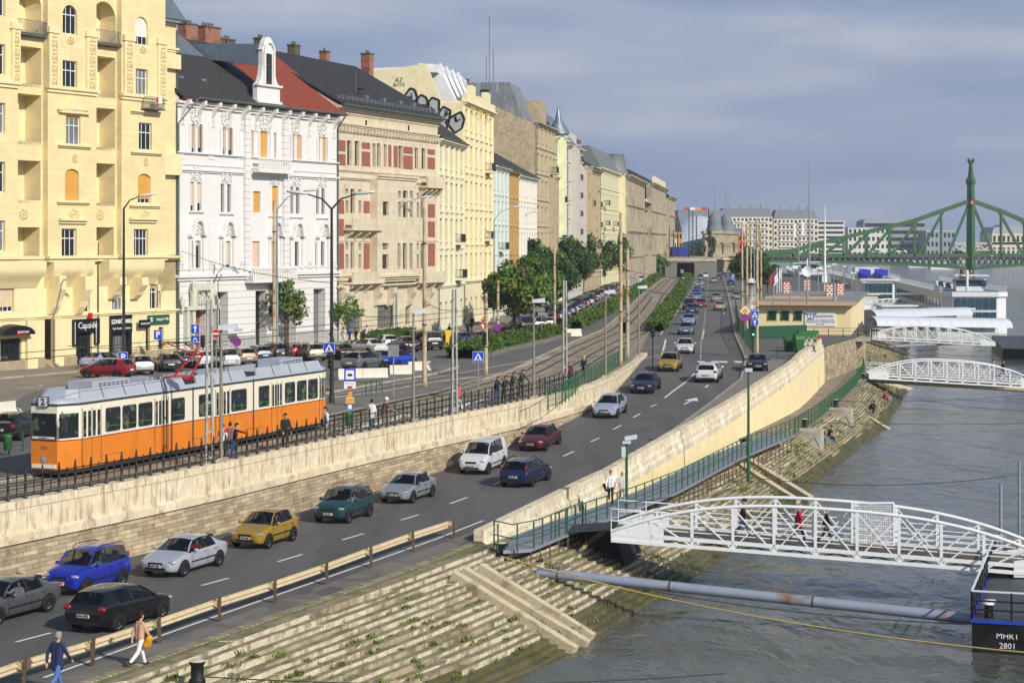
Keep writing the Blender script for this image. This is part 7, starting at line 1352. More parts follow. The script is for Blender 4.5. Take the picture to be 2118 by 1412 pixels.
def gangway(A_, B_, wd, label, nrmv=None, n=11, people_z=None):
    A_ = Vector(A_); B_ = Vector(B_); D = B_ - A_; Lg = Vector((D.x, D.y, 0)).length; t = thing('gangway', label, 'gangway', A_, math.atan2(D.y, D.x), 'white truss gangways'); sl = D.z / Lg
    zf = lambda x: sl * x; tz = lambda x: zf(x) + .12 + 1.75 * max(0, 1 - abs(2 * x / Lg - 1) ** 2.6)
    b = MB(); b.hexa([(0, .1, -.02), (Lg, .1, zf(Lg) - .02), (Lg, wd - .1, zf(Lg) - .02), (0, wd - .1, -.02), (0, .1, .05), (Lg, .1, zf(Lg) + .05), (Lg, wd - .1, zf(Lg) + .05), (0, wd - .1, .05)]); obj('deck', b, plank, t)
    b = MB()
    for k in range(n): x0, x1 = Lg * k / n, Lg * (k + 1) / n; b.bar((x0, .1, zf(x0) - .3), (x1, wd - .1, zf(x1) - .3), .05); b.bar((x0, wd - .1, zf(x0) - .3), (x1, .1, zf(x1) - .3), .05)
    obj('underside_bracing', b, iron, t)
    for y in (0, wd):
        tr = MB(); N_ = 33
        tr.hexa([(0, y - .07, -.35), (Lg, y - .07, zf(Lg) - .35), (Lg, y + .07, zf(Lg) - .35), (0, y + .07, -.35), (0, y - .07, -.2), (Lg, y - .07, zf(Lg) - .2), (Lg, y + .07, zf(Lg) - .2), (0, y + .07, -.2)])
        tr.hexa([(0, y - .05, -.05), (Lg, y - .05, zf(Lg) - .05), (Lg, y + .05, zf(Lg) - .05), (0, y + .05, -.05), (0, y - .05, .12), (Lg, y - .05, zf(Lg) + .12), (Lg, y + .05, zf(Lg) + .12), (0, y + .05, .12)])
        for s_ in (0, 1): x = 0 if s_ == 0 else Lg; dx = Lg / n * 1.3 * (1 if s_ == 0 else -1); tr.xz([(x, zf(x) - .35), (x + dx, zf(x) - .35), (x + dx, zf(x) + .35), (x + dx * .6, zf(x) + .5), (x, zf(x) + .12)][:: (1 if s_ == 0 else -1)], y - .04, y + .04)
        obj('side_girder', tr, wpm, t); tc_ = MB(); tc_.tube([(Lg * k / N_, y, tz(Lg * k / N_)) for k in range(N_ + 1)], .085, 6); obj('top_chord', tc_, wpm, t)
        for k in range(1, n):
            x = Lg * k / n; v = MB(); v.bar((x, y, zf(x) - .2), (x, y, tz(x)), .13, .1); obj('upright', v, wpm, t)
            if 1 <= k < n:
                x2 = Lg * (k + (1 if k < n / 2 else -1)) / n
                if 0 < x2 < Lg: v = MB(); v.bar((x, y, tz(x) - .05), (x2, y, zf(x2) - .25), .09, .06); obj('diagonal', v, wpm, t)
                if abs(k - n / 2) < 1.6:
                    x2 = Lg * (k + (-1 if k < n / 2 else 1)) / n; v = MB(); v.bar((x, y, tz(x) - .05), (x2, y, zf(x2) - .25), .08, .05); obj('diagonal', v, wpm, t)
        for h in (.35, .6, .85, 1.1):
            xs = [Lg * k / 60 for k in range(61) if tz(Lg * k / 60) - zf(Lg * k / 60) > h]; v = MB(); v.tube([(xs[0], y + .05, zf(xs[0]) + h), (xs[-1], y + .05, zf(xs[-1]) + h)], .025, 5); obj('handrail', v, wpm, t)
        v = MB(); [v.tube([(x, y, -.1), (x, y, 1.15), (x + 2.6, y, 1.15 + sl * 2.6)], .035, 6) for x in (.0,)]; v.tube([(0, y, .6), (2.2, y, .62)], .03, 5); v.tube([(1.3, y, .1), (1.3, y, 1.15)], .03, 5); obj('end_railing', v, wpm, t)
    return t
GA = G(1264, 1104, 2.85); g1_ = gangway(GA, Vector((24.2, 83.9, 1.75)), 3.0, 'near white truss gangway with three walkers, bottom right')
b = MB(); e = GA + (Vector((21.8, 84.3, 1.9)) - GA) * .68 + Vector((.2, 2.7, 0)); b.hexa([tuple(e + Vector(v)) for v in ((-1.0, 0, 0), (.9, -.1, 0), (.9, -.05, 0), (-1.0, .05, 0), (-1.0, 0, .05), (.9, -.1, .05), (.9, -.05, .05), (-1.0, .05, .05))])
for k in range(24): b.bar(e + Vector((-1 + .08 * k, 0, .0)), e + Vector((-1 + .08 * k, 0, 1.9)), .018)
for k in range(20): b.bar(e + Vector((-1, 0, .1 * k)), e + Vector((.9, 0, .1 * k)), .014)
for x in (-1, .9): b.bar(e + Vector((x, 0, 0)), e + Vector((x, 0, 1.95)), .08)
b.bar(e + Vector((-1, 0, 1.95)), e + Vector((.9, 0, 1.95)), .07); solo('mesh_gate', b, wpm, 'open white wire mesh gate on the near gangway', 'gate')
b = MB(); b.hexa([tuple(GA + Vector(v)) for v in ((-1.9, .7, -.05), (-.1, .3, .12), (.1, 2.6, .12), (-1.6, 3.2, -.05), (-1.9, .7, -.02), (-.1, .3, .17), (.1, 2.6, .17), (-1.6, 3.2, -.02))]); solo('ramp_plate', b, M('black_mat', '#33363c', .8), 'dark ramp plate from walkway to the near gangway', 'ramp')
gangway(G(1797, 776, 2.7), Vector((52.3, 191, 1.8)), 2.8, 'second white truss gangway beyond the seated red figure'); gangway(G(1803, 697, 2.8), Vector((66.5, 266.0, 2.0)), 2.6, 'third white truss gangway in front of the tunnel shaped cover'); gangway(G(1782, 636, 2.9), Vector((85, 388, 2.4)), 2.6, 'far white truss gangway behind the tunnel covers')
cov = M('white_cover_sheet', '#c4cad3', .45, var=.05, trans=0)
for a, c, r, lab in ((G(1800, 685, 3.4), Vector((72.5, 284, 2.6)), 1.6, 'near white tunnel shaped gangway cover'), (G(1796, 668, 3.6), Vector((74.5, 318, 3.2)), 1.5, 'far white tunnel shaped gangway cover')):
    t = thing('gangway_cover', lab, 'cover', (0, 0, 0)); d = (c - a); n = Vector((d.y, -d.x, 0)).normalized(); N_ = 13
    for k in range(N_):
        b = MB(); p = a.lerp(c, k / N_); q = a.lerp(c, (k + .985) / N_); b.grid([[tuple(o + n * r * math.cos(math.pi * j / 10) + Vector((0, 0, .8 + r * .85 * math.sin(math.pi * j / 10)))) for j in range(11)] + [tuple(o - n * r)] for o in (p, q)], 0, True); obj('panel', b, cov, t)
pipm = M('grey_pipe', '#98a2b5', .5, .2, var=.12, scale=1, col2='#8a6a45', scale2=.5, thr=(.58, .7)); pip2 = M('ochre_pipe', '#b3ab88', .7, var=.15)
for a, c, r, m, lab in ((G(1112, 1183, 1.75), G(2012, 1279, 1.0), .22, pipm, 'long grey mooring pipe from the near steps to the black barge'), (G(1806, 787, 1.9), Vector((55, 189, 1.2)), .2, pip2, 'ochre mooring pipe below the second gangway'), (G(1836, 717, 1.2), G(2070, 705, .9), .22, pipm, 'pale mooring pipe below the third gangway')):
    t = thing('mooring_pipe', lab, 'pipe'); b = MB(); b.tube([a.lerp(c, k / 8) for k in range(9)], r, 14); obj('tube', b, m, t); b = MB(); [b.tube([a.lerp(c, f), a.lerp(c, f + .004)], r * 1.06, 14) for f in (.05, .32, .65)]; obj('collar', b, rust, t)
b = MB(); p = G(1090, 1175, 1.6); b.box(p.x - .6, p.x + .7, p.y - .5, p.y + .5, .9, 2.0); b.bar(p + Vector((.3, -.3, 0)), p + Vector((1.2, -.6, -1.2)), .2); solo('pipe_bracket', b, M('black_steel', '#1f1d1b', .8, .2, var=.3), 'black bracket holding the near mooring pipe to the steps', 'bracket')
rope = M('yellow_rope', '#b9a55e', .9); rop2 = M('dark_rope', '#3a3a34', .9)
for a, c, s, r, m, lab in ((G(1036, 1150, 2.7), G(2160, 1352, 1.2), .55, .03, rope, 'yellow rope from the walkway bollard across the water'), (G(408, 1398, 2.9), G(1500, 1392, 1.0), .3, .02, rop2, 'dark rope from the bottom left bollard'), (G(1664, 873, 2.9), G(2300, 868, 1.2), .25, .02, rop2, 'rope from the first concrete block'), (G(1729, 829, 2.9), G(2300, 790, 1.2), .7, .02, rop2, 'rope from the second concrete block'), (G(1757, 795, 2.8), G(2300, 850, 1.2), .9, .02, rop2, 'rope from the bollard at the second gangway'), (G(1060, 1160, 2.2), G(2000, 1290, .8), .5, .02, rop2, 'dark rope under the long grey pipe'), (G(1540, 985, 2.2), G(2080, 985, 2.6), .5, .02, rop2, 'dark cable from the steps to the barge masts'), (G(1310, 925, 5.3) * .78 + Vector((0, 0, 1.3)), G(1545, 985, 2.2), .2, .02, wire, 'cable from the camera post to the steps'), (G(1790, 700, 3), G(2118, 655, 3), 1.2, .03, rop2, 'dark rope to the far pontoon')):
    span(a, c, s, r, lab, 'mooring_rope', m, 'rope')
t = thing('camera_post', 'green post with traffic camera above the two women on the walkway', 'post', G(1296, 1058, 2.75)); b = MB(); hh = 6.9 - .6; b.tube([(0, 0, -.3), (0, 0, 3.45)], .07, 8); obj('pole', b, grf, t); b = MB(); b.box(-.2, .2, -.15, .15, 3.35, 3.5); b.hexa([(-.1, -.2, 3.5), (.5, -.2, 3.6), (.5, .1, 3.6), (-.1, .1, 3.5), (-.1, -.2, 3.7), (.5, -.2, 3.8), (.5, .1, 3.8), (-.1, .1, 3.7)]); b.box(-.25, -.05, -.12, .12, 2.7, 3.2); obj('camera', b, lampg, t)
t = thing('street_lamp', 'slim green lamp post rising from the middle of the walkway', 'street lamp', G(1548, 985, 1.9)); b = MB(); b.tube([(0, 0, -.3), (0, 0, 2.0), (0, 0, 6.3)], [.11, .09, .06], 8); obj('pole', b, grf, t); b = MB(); b.box(-.22, .22, -.2, .2, 6.3, 6.5); obj('lamp_head', b, lampg, t)
hull = M('black_hull', '#17181b', .45, var=.2, scale=1, col2='#26282b', scale2=.6); blue = M('blue_rim', '#2644b0', .5, var=.1); dk = M('dark_deck', '#3d4349', .5, var=.2, scale=.7)
P0 = Vector((17.9, 75.3, 0)); u_ = Vector((.30, .954, 0)); v_ = Vector((.954, -.30, 0))
bg_ = thing('barge', 'black landing barge with blue rim and white topped railing, lettered MHRT 2801', 'barge', P0, math.atan2(u_.y, u_.x))   # local x along the river, y to the bank
Lb = 19
b = MB(); b.hexa([(.25, .0, -.6), (Lb, 0, -.6), (Lb, -9, -.6), (.25, -9, -.6), (0, 0, 1.2), (Lb, 0, 1.2), (Lb, -9, 1.2), (0, -9, 1.2)]); obj('hull', b, hull, bg_); b = MB(); b.box(-.06, Lb, -9, .06, 1.2, 1.32); obj('rim', b, blue, bg_); b = MB(); b.box(.1, Lb - .1, -8.9, -.1, 1.325, 1.34); obj('deck', b, dk, bg_)
for a, c in (((.05, 0), (Lb - 4, 0)), ((.05, 0), (.05, -9))):
    A2, C2 = Vector((a[0], a[1], 0)), Vector((c[0], c[1], 0)); n = max(2, int((C2 - A2).length / 1.45))
    for k in range(n + 1): p = A2.lerp(C2, k / n); q = MB(); q.box(p.x - .04, p.x + .04, p.y - .04, p.y + .04, 1.3, 2.4); obj('post', q, hull, bg_)
    for h, m in ((1.7, hull), (2.05, hull), (2.42, wpm)): q = MB(); q.bar((A2.x, A2.y, h), (C2.x, C2.y, h), .07, .06); obj('rail', q, m, bg_)
q = MB(); q.add(text_mb('MHRT', .32, 0, .006), Matrix(((0, 0, -1, .06), (-1, 0, 0, -1.35), (0, 1, 0, .72), (0, 0, 0, 1)))); q.add(text_mb('2801', .32, 0, .006), Matrix(((0, 0, -1, .1), (-1, 0, 0, -1.35), (0, 1, 0, .33), (0, 0, 0, 1)))); obj('hull_lettering', q, sw, bg_)
for x in (.55, .95): q = MB(); q.lathe([(.16, 1.3), (.16, 1.85)], 12, 0, (x, -.6, 0)); o = obj('bollard', q, hull, bg_); q = MB(); q.lathe([(.26, 1.85), (.26, 1.93), (.01, 1.95)], 14, 0, (x, -.6, 0)); obj('bollard_cap', q, sw, o)
for px, pb, pt, lab in ((2070, 1152, 1000, 'short grey mast on the black barge'), (2108, 1115, 955, 'tall grey mast on the black barge')): p = G(px, pb, 1.3); b = MB(); b.tube([(0, 0, 0), (0, 0, CZ - (pt - HY) * p.y / F - 1.3)], .07, 8); b.lathe([(.09, 0), (.09, .2)], 8); solo('mast', b, gst, lab, 'mast', None, p)
for x, y, l, w_, lab in ((66.5, 262, 36, 12, 'low black pontoon below the third gangway'), (54.5, 196, 14, 9, 'black pontoon at the end of the second gangway')):
    t = thing('pontoon', lab, 'pontoon', (x, y, 0), math.atan2(.98, .2)); b = MB(); b.hexa([(1.5, 0, -.5), (l, 0, -.5), (l, -w_, -.5), (1.5, -w_, -.5), (0, 0, 1.5), (l, 0, 1.5), (l, -w_, 1.5), (0, -w_, 1.5)]); obj('hull', b, hull, t); b = MB(); b.box(.1, l, -w_, 0, 1.5, 1.6); obj('deck', b, dk, t)
shw = M('ship_white', '#d9dce0', .4, var=.05, scale=.5); shb = M('ship_navy', '#1b2336', .4, var=.1); shg = M('ship_glass', '#31505c', .08, var=.25, scale=.2); chb = M('deck_chair_blue', '#2438b8', .6, var=.05)
def ship(p, d, L_, W_, hull_m, label, cabins, top_kind):
    t = thing('river_cruise_ship', label, 'ship', p, math.atan2(d[1], d[0])); h = W_ / 2
    pl = [(0, -h * .7), (1.5, -h), (L_ - 8, -h), (L_, 0), (L_ - 8, h), (1.5, h), (0, h * .7)]
    b = MB(); b.prism(pl, -.5, 1.3); obj('hull', b, hull_m, t); b = MB(); b.prism([(x * .985 + .4, y * .98) for x, y in pl], 1.3, 6.4); obj('cabin_deck', b, shw, t); b = MB(); b.prism([(x * 1.0, y * 1.02) for x, y in pl], 6.4, 7.2); obj('bulwark', b, shw, t)
    for r, z in enumerate((1.8, 4.2)):
        for s in (1, -1):
            for k in range(cabins): x = 6 + (L_ - 20) * k / cabins; q = MB(); q.box(x, x + (L_ - 20) / cabins * .75, s * h * .985 - .06, s * h * .985 + .06, z, z + 1.5); obj('window', q, shg, t)
        for k in range(6): y = -h * .66 + k * h * 1.32 / 6; q = MB(); q.box(.2, .45, y + .1, y + h * .2, z, z + 1.9); obj('stern_window', q, shg, t)
    b = MB()
    for k in range(int(L_ / 2)): [b.bar((2 + 2 * k, s * h * .98, 7.2), (2 + 2 * k, s * h * .98, 8.2), .06) for s in (1, -1)]
    [b.bar((2, s * h * .98, z), (L_ - 8, s * h * .98, z), .05) for s in (1, -1) for z in (7.7, 8.2)]; obj('deck_railing', b, shw, t)
    b = MB(); b.prism([(x * .97 + 1, y * .94) for x, y in pl], 7.2, 7.23); obj('sun_deck', b, M('deck_grey_green', '#6f7f80', .8, var=.15, scale=.3), t)
    for k in range(16): q = MB(); x = 16 + 4.2 * (k // 2); y = -2.6 + 4 * (k % 2); q.hexa([(x, y - .4, 7.3), (x + 1.5, y - .4, 7.3), (x + 1.5, y + .4, 7.3), (x, y + .4, 7.3), (x, y - .4, 7.6), (x + 1.8, y - .4, 8.2), (x + 1.8, y + .4, 8.2), (x, y + .4, 7.6)]); obj('deck_chair', q, shb if k % 3 else shw, t)
    if top_kind == 'wheelhouse':
        q = MB(); q.box(6, 11, -2.6, 2.6, 7.2, 9.4); o = obj('wheelhouse', q, shw, t); q = MB(); q.box(5.95, 11.05, -2.65, 2.65, 8.1, 9.2); obj('wheelhouse_window', q, shg, o); q = MB(); q.grid([[(x, 4 * math.cos(math.pi * j / 8), 8.2 + 2.2 * math.sin(math.pi * j / 8)) for j in range(9)] for x in (4.5, 4.9)], 0, True); q.grid([[(x, 4 * math.cos(math.pi * j / 8), 8.2 + 2.2 * math.sin(math.pi * j / 8)) for j in range(9)] for x in (11.5, 11.9)], 0, True); q.box(4.5, 11.9, -3, 3, 9.9, 10.1); obj('canopy', q, shw, t); q = MB(); q.tube([(3.5, 1, 7.2), (3.5, 1, 11)], .25, 8); obj('mast', q, shw, t)
    else:
        for k in range(14): q = MB(); x = 8 + (k % 7) * 3.6; y = -2.4 + (k // 7) * 4; q.box(x, x + 2.2, y - .8, y + .8, 7.9, 8.3); q.box(x + 2.0, x + 2.3, y - .8, y + .8, 8.3, 9.3); [q.box(x + .1, x + .2, y + s, y + s + .1, 7.2, 7.9) for s in (-.7, .6)]; obj('deck_lounger', q, chb, t)
        q = MB(); q.box(-.4, 3, -4, 4, 6.9, 7.3); q.box(30, 38, -3, 3, 7.2, 9.6); obj('deck_house', q, shw, t)
    return t
ship(Vector((81.0, 338, 0)), (.11, .994), 108, 11.2, shw, 'white river cruise ship with wheelhouse canopy, nearest of the moored ships', 16, 'wheelhouse')
ship(Vector((85.5, 452, 0)), (.1, .995), 100, 10.5, shb, 'dark hulled cruise ship with blue deck loungers', 16, 'loungers')
ship(Vector((87.5, 566, 0)), (.11, .994), 70, 10, shw, 'far white cruise ship close to the green bridge', 12, 'wheelhouse')
for px, py, l, lab in ((1898, 552, 14, 'small white excursion boat beyond the green bridge'), (1948, 556, 16, 'white passenger boat beyond the green bridge near the pier'), (1668, 556, 20, 'white boat moored beyond the spreading tree')):
    t = thing('boat', lab, 'boat', G(px, py, 0), .2); b = MB(); b.prism([(-l / 2, -2), (l / 2 - 3, -2), (l / 2, 0), (l / 2 - 3, 2), (-l / 2, 2)], -.3, 1.4); obj('hull', b, shw, t); b = MB(); b.box(-l / 2 + 1, l / 4, -1.7, 1.7, 1.4, 3.6); obj('cabin', b, shw, t); b = MB(); b.box(-l / 2 + 1.3, l / 4 - .3, -1.75, 1.75, 2.1, 3.1); obj('window', b, shg, t)
for x, y, lab in ((68.5, 345, 'white pontoon hut nearest the covered gangways'), (75, 330, 'grey white pontoon hut with flat roof before the cruise ship'), (76, 420, 'white pontoon hut beside the dark cruise ship')):
    t = thing('pontoon_hut', lab, 'hut', (x, y, 1.5), .1); b = MB(); b.box(-3, 3, -2, 2, -1.8, 3); obj('wall', b, M('hut_white', '#c9cbc9', .7, var=.1, brick=(.4, 9, .02, '#a3a5a3', '#c4c6c4')), t); b = MB(); b.box(-3.4, 3.4, -2.4, 2.4, 3, 3.25); obj('roof', b, shw, t)
cream_w = M('terminal_render', '#e5d5a8', .85, var=.06, scale=.6); TBY = 215.0; tx0, tx1 = (1568 - CX) * TBY / F, (1757 - CX) * TBY / F
tb2 = thing('terminal_building', 'low cream landing stage building with flat roof, barred windows and white signboard', 'building', (tx0, TBY, ZU), -.21); Wt = tx1 - tx0
fx_ = lambda px: (px - CX) * TBY / F - tx0; fz_ = lambda py: CZ - (py - HY) * TBY / F - ZU
b = MB(); ops = [(fx_(a), fx_(c), fz_(662), fz_(643)) for a, c in ((1589, 1604), (1616, 1630), (1643, 1656))]; b.wall(0, Wt, 0, fz_(630), ops, 0, .3); b.face([(Wt, 0, -3.7), (Wt, 48, -3.7), (Wt, 48, 3.4), (Wt, 0, 3.4)]); b.face([(0, 48, 0), (0, 0, 0), (0, 0, 3.4), (0, 48, 3.4)]); b.face([(1, -.02, -3.7), (Wt, -.02, -3.7), (Wt, -.02, -.1), (1, -.02, -.1)]); obj('wall', b, cream_w, tb2)
for o_ in ops:
    q = MB(); q.box(o_[0], o_[1], .22, .26, o_[2], o_[3]); o = obj('window', q, M('dark_pane', '#1c2a22', .2), tb2); q = MB(); n = 7
    for k in range(n): x0 = o_[0] - .1 + (o_[1] - o_[0] + .2) * k / (n - 1); [q.bar((x0, -.05, o_[2] - .1 if s > 0 else o_[3] + .1), (min(o_[1] + .1, max(o_[0] - .1, x0 + s * 1.0)), -.05, o_[3] + .1 if s > 0 else o_[2] - .1), .03) for s in (1, -1)]
    obj('window_grille', q, grf, o)
rfm = M('flat_roof_felt', '#8b8d90', .9, var=.2, scale=.3, col2='#6f7073', scale2=.3); b = MB(); b.box(-.6, Wt + .6, -.9, 49, 3.4, 3.62); obj('roof', b, rfm, tb2); b = MB(); b.box(-.65, Wt + .65, -.98, -.9, 3.3, 3.72); obj('roof_edge', b, M('salmon_trim', '#c2a283', .8, var=.1), tb2); b = MB(); b.box(-.3, Wt - 2, 13, 13.3, 3.62, 3.9); obj('roof_edge', b, M('salmon_trim', '#c2a283', .8, var=.1), tb2)
q = MB(); q.box(fx_(1664), fx_(1726), -.12, -.02, fz_(673), fz_(644)); o = obj('signboard', q, sw, tb2); q = MB(); q.add(text_mb('passnave', .62, 0, .006), stand((fx_(1701), -.13, fz_(652)), (1, 0, 0))); q.add(text_mb('NEMZETKÖZI HAJÓÁLLOMÁS', .23, 0, .006), stand((fx_(1695), -.13, fz_(661)), (1, 0, 0))); q.add(text_mb('INTERNATIONAL LANDING STAGE', .2, 0, .006), stand((fx_(1695), -.13, fz_(665)), (1, 0, 0))); q.add(text_mb('BUDAPEST', .2, 0, .006), stand((fx_(1695), -.13, fz_(669.5)), (1, 0, 0)))
obj('sign_lettering', q, M('sign_navy', '#27406f', .6, var=0), o); q = MB(); c_ = Vector((fx_(1676), -.13, fz_(651))); q.tube([c_ + Vector((0, 0, -.35)), c_ + Vector((0, 0, .4))], .04, 5); q.tube([c_ + Vector((.35 * math.cos(t_), 0, -.1 + .3 * math.sin(t_))) for t_ in [math.pi + math.pi * k / 8 for k in range(9)]], .05, 5); [q.xz([(c_.x, c_.z + .15), (c_.x + s * .75, c_.z + .3), (c_.x + s * .45, c_.z - .05)][::s], -.14, -.12) for s in (1, -1)]; obj('anchor_emblem', q, M('emblem_blue', '#4d78b8', .6, var=0), o)
b = MB(); b.box(-1.5, Wt + 2.2, -6, -.05, -.35, -.12); obj('terrace', b, conc, tb2); bar_fence('thin dark railing on the terrace of the landing stage building', [Vector((tx0 - 1, TBY - 5.9, ZU - .1)), Vector((tx1 + 2.1, TBY - 5.9, ZU - .1)), Vector((tx1 + 2.1, TBY + 6, ZU - .1))], 1.05, iron, 1.6, 0, rails=(.35, .7, 1.0), name='railing', cat='railing')
bar_fence('green sheet fence below the terrace of the landing stage building', [G(1566, 700, ZU), G(1668, 697, ZU)], 1.3, grf, 1.2, .09, rails=(.05, 1.0), bw=.07)
for px, pb, pt, r, lab in ((1600, 630, 592, .08, 'thin white mast left on the landing stage roof'), (1635, 628, 593, .08, 'thin white mast in the middle of the landing stage roof'), (1670, 628, 590, .1, 'pale mast right on the landing stage roof'), (1726, 622, 592, .16, 'stout grey flue on the landing stage roof')): p = G(px, pb, 9.3); b = MB(); b.tube([(0, 0, 0), (0, 0, max(2, CZ - (pt - HY) * p.y / F - 9.3))], r, 8); b.lathe([(r * 1.6, 0), (r * 1.6, .15)], 8); solo('roof_mast', b, gst, lab, 'mast', None, p)
for px, pb, lab in ((1626, 606, 'red and white brick chimney left on the landing stage roof'), (1668, 600, 'red and white brick chimney middle of the landing stage roof'), (1715, 612, 'red and white brick chimney right on the landing stage roof'), (1737, 610, 'last red and white brick chimney on the landing stage roof')): p = G(px, pb, 9.3); t = thing('chimney', lab, 'chimney', p); b = MB(); b.box(-.42, .42, -.42, .42, 0, 1.5); obj('stack', b, M('lattice_brick', '#b5563f', .9, var=.1, brick=(.5, .3, .06, '#e0dcd4', '#a94d38')), t); b = MB(); b.box(-.48, .48, -.48, .48, 1.5, 1.62); obj('cap', b, capm, t)
p = Vector((40, 262, 9.3)); t = thing('satellite_dish', 'large white satellite dish above the landing stage roof', 'satellite dish', p); t.scale = (.62,) * 3; b = MB(); b.tube([(0, 0, 0), (0, 0, 4.0)], .12, 8); obj('post', b, gst, t); b = MB(); b.grid([[(r * math.cos(2 * math.pi * j / 16), -.4 * r * r - .1 + .1, 4.4 + r * 1.1 * math.sin(2 * math.pi * j / 16)) for j in range(16)] for r in (.02, .5, .9, 1.1)], 0, True, True); obj('dish', b, shw, t)
for px, pb, pt, r, lab in ((1652, 600, 460, .12, 'slim dark mast with two white antenna panels'), (1674, 610, 330, .17, 'tall lattice radio mast with whip antenna'), (1706, 585, 425, .22, 'tall white flagpole before the green bridge')):
    Y_ = 330.0; p = A(px, pb, Y_); p.z = ZU; t = thing('radio_mast', lab, 'mast', p); h = CZ - (pt - HY) * Y_ / F - ZU; b = MB(); b.tube([(0, 0, 0), (0, 0, h * .7), (0, 0, h)], [r, r * .8, r * .25], 8); obj('shaft', b, gst if px != 1706 else sw, t)
    b = MB(); [b.bar((0, 0, h * f), (.5, 0, h * f), .06) for f in (.3, .4, .5, .6)]; obj('fittings', b, gst, t)
    if px == 1652: b = MB(); [b.box(x - .2, x + .2, -.2, .1, h - 2.5 + dz, h - .2 + dz) for x, dz in ((-.7, 0), (.7, .3))]; obj('antenna_panel', b, sw, t)
for k, (px, c) in enumerate(((1607, '#b02a2a'), (1612, '#27407c'), (1616, '#d8d8d8'))):
    p = A(px, 610, 300); p.z = ZU; t = thing('flagpole', ('red flag on white pole behind the rusty cluster', 'dark blue flag on white pole behind the rusty cluster', 'white flag on white pole behind the rusty cluster')[k], 'flagpole', p); b = MB(); b.tube([(0, 0, 0), (0, 0, 6.3)], .07, 6); obj('pole', b, sw, t); b = MB(); b.grid([[(-.02 - x, .1 * math.sin(x * 5), 6.2 - x * 1.3 - z) for z in (0, .6, 1.4)] for x in (0, .4, .8, 1.2)], 0, True); obj('flag', b, M('flag_' + c[1:], c, .8, var=.05), t)
t = thing('advertising_column', 'white advertising column beside the rusty pole cluster', 'column', G(1554, 640, ZU)); b = MB(); b.lathe([(.75, 0), (.75, 3.6), (.95, 3.65), (.95, 4.2), (.3, 4.7), (.01, 4.8)], 14); obj('drum', b, shw, t); b = MB(); b.lathe([(.97, 3.7), (.97, 4.1)], 14); obj('crown_band', b, shb, t)
for px, py, w_, h_, lab in ((1697, 700, 1.3, 2.0, 'green equipment cabinet beside the walking man on the path'), (1726, 757, .9, .9, 'white metal frame on the path'), (1722, 690, .6, 1.0, 'grey meter box on the wall by the path')):
    t = thing('cabinet', lab, 'cabinet', G(px, py + (22 if px == 1697 else 0), 2.3)); b = MB(); b.box(-w_ / 2, w_ / 2, -.4, .4, .1, h_); obj('body', b, grf if px == 1697 else shw, t); b = MB(); b.box(-w_ / 2 + .08, w_ / 2 - .08, -.43, -.4, .25, h_ - .15); obj('door', b, conc if px != 1697 else grf, t)
bgm = M('bridge_green', '#38633f', .55, .1, var=.15, scale=.2); YB = 711.0
def bp_(px, py, Y=YB): return A(px, py, Y)
br = thing('cantilever_bridge', 'green steel cantilever bridge with ornate tower carrying birds on its spire', 'bridge'); chord = ((1560, 524), (1640, 518), (1696, 502), (1744, 491), (1790, 480), (1838, 469), (1891, 456), (1946, 436), (2003, 416), (2014, 416), (2071, 436), (2120, 457), (2175, 478), (2240, 495)); low = ((1560, 538), (1640, 541), (1744, 543), (1838, 546), (1946, 551), (2003, 556), (2014, 556), (2071, 551), (2175, 545), (2240, 541))
for Y_ in (YB, YB + 13):
    sh = Vector(((Y_ - YB) * .235, Y_ - YB, 0)); b = MB()
    for a, c in zip(chord, chord[1:]): b.bar(bp_(*a) + sh, bp_(*c) + sh, .9, 1.3)
    obj('top_chord', b, bgm, br); b = MB(); b.bar(bp_(1540, 529) + sh, bp_(2240, 529) + sh, .8, 1.6); obj('deck_girder', b, bgm, br); b = MB()
    for a, c in zip(low, low[1:]): b.bar(bp_(*a) + sh, bp_(*c) + sh, .8, .9)
    obj('bottom_chord', b, bgm, br)
    for i, a in enumerate(chord[1:-1]):
        if a[0] in (2003, 2014): continue
        b = MB(); b.bar(bp_(*a) + sh, bp_(a[0], 530) + sh, .6, .8); obj('upright', b, bgm, br); d = -1 if a[0] < 2008 else 1
        b = MB(); nx = a[0] + d * 47; b.bar(bp_(a[0] - d * 4, a[1] + 2) + sh, bp_(nx, 529) + sh, .5, .7); obj('diagonal', b, bgm, br)
    b = MB(); [b.bar(bp_(2008 + s * 5, 424) + sh, bp_(2008 + s * 48, 528) + sh, .6, .9) for s in (1, -1)]; obj('diagonal', b, bgm, br)
    b = MB(); [b.bar(bp_(x, 531) + sh, bp_(x + d_, 541 if x < 1800 else 545 if x < 1900 or x > 2110 else 550) + sh, .35, .5) for x in range(1590, 2230, 13) for d_ in (-11, 11)]; obj('underside_bracing', b, bgm, br)
    c = bp_(2008, 530) + sh; b = MB(); zt_ = lambda py: CZ - (py - HY) * YB / F; pr = [(1.95, zt_(556)), (1.8, zt_(530)), (1.6, zt_(440)), (1.5, zt_(395)), (1.45, zt_(382)), (1.9, zt_(378)), (1.9, zt_(372)), (1.2, zt_(366)), (.95, zt_(355)), (.55, zt_(336)), (.2, zt_(333))]
    b.lathe([(r * .95, z) for r, z in pr], 4, 0, (c.x, c.y, 0)); obj('tower', b, bgm, br)
    for s in (1, -1): q = MB(); z = zt_(334); q.ball((c.x + s * .5, c.y, z), .5, 0, 8, 6, (.8, .8, 1.3)); q.xz([(c.x + s * .5, z + .3), (c.x + s * 1.6, z + 1.1), (c.x + s * .9, z)][::s], c.y - .1, c.y + .1); q.ball((c.x + s * .7, c.y, z + .9), .3); obj('bird_statue', q, M('dark_bronze', '#2b2722', .5, .4), br)
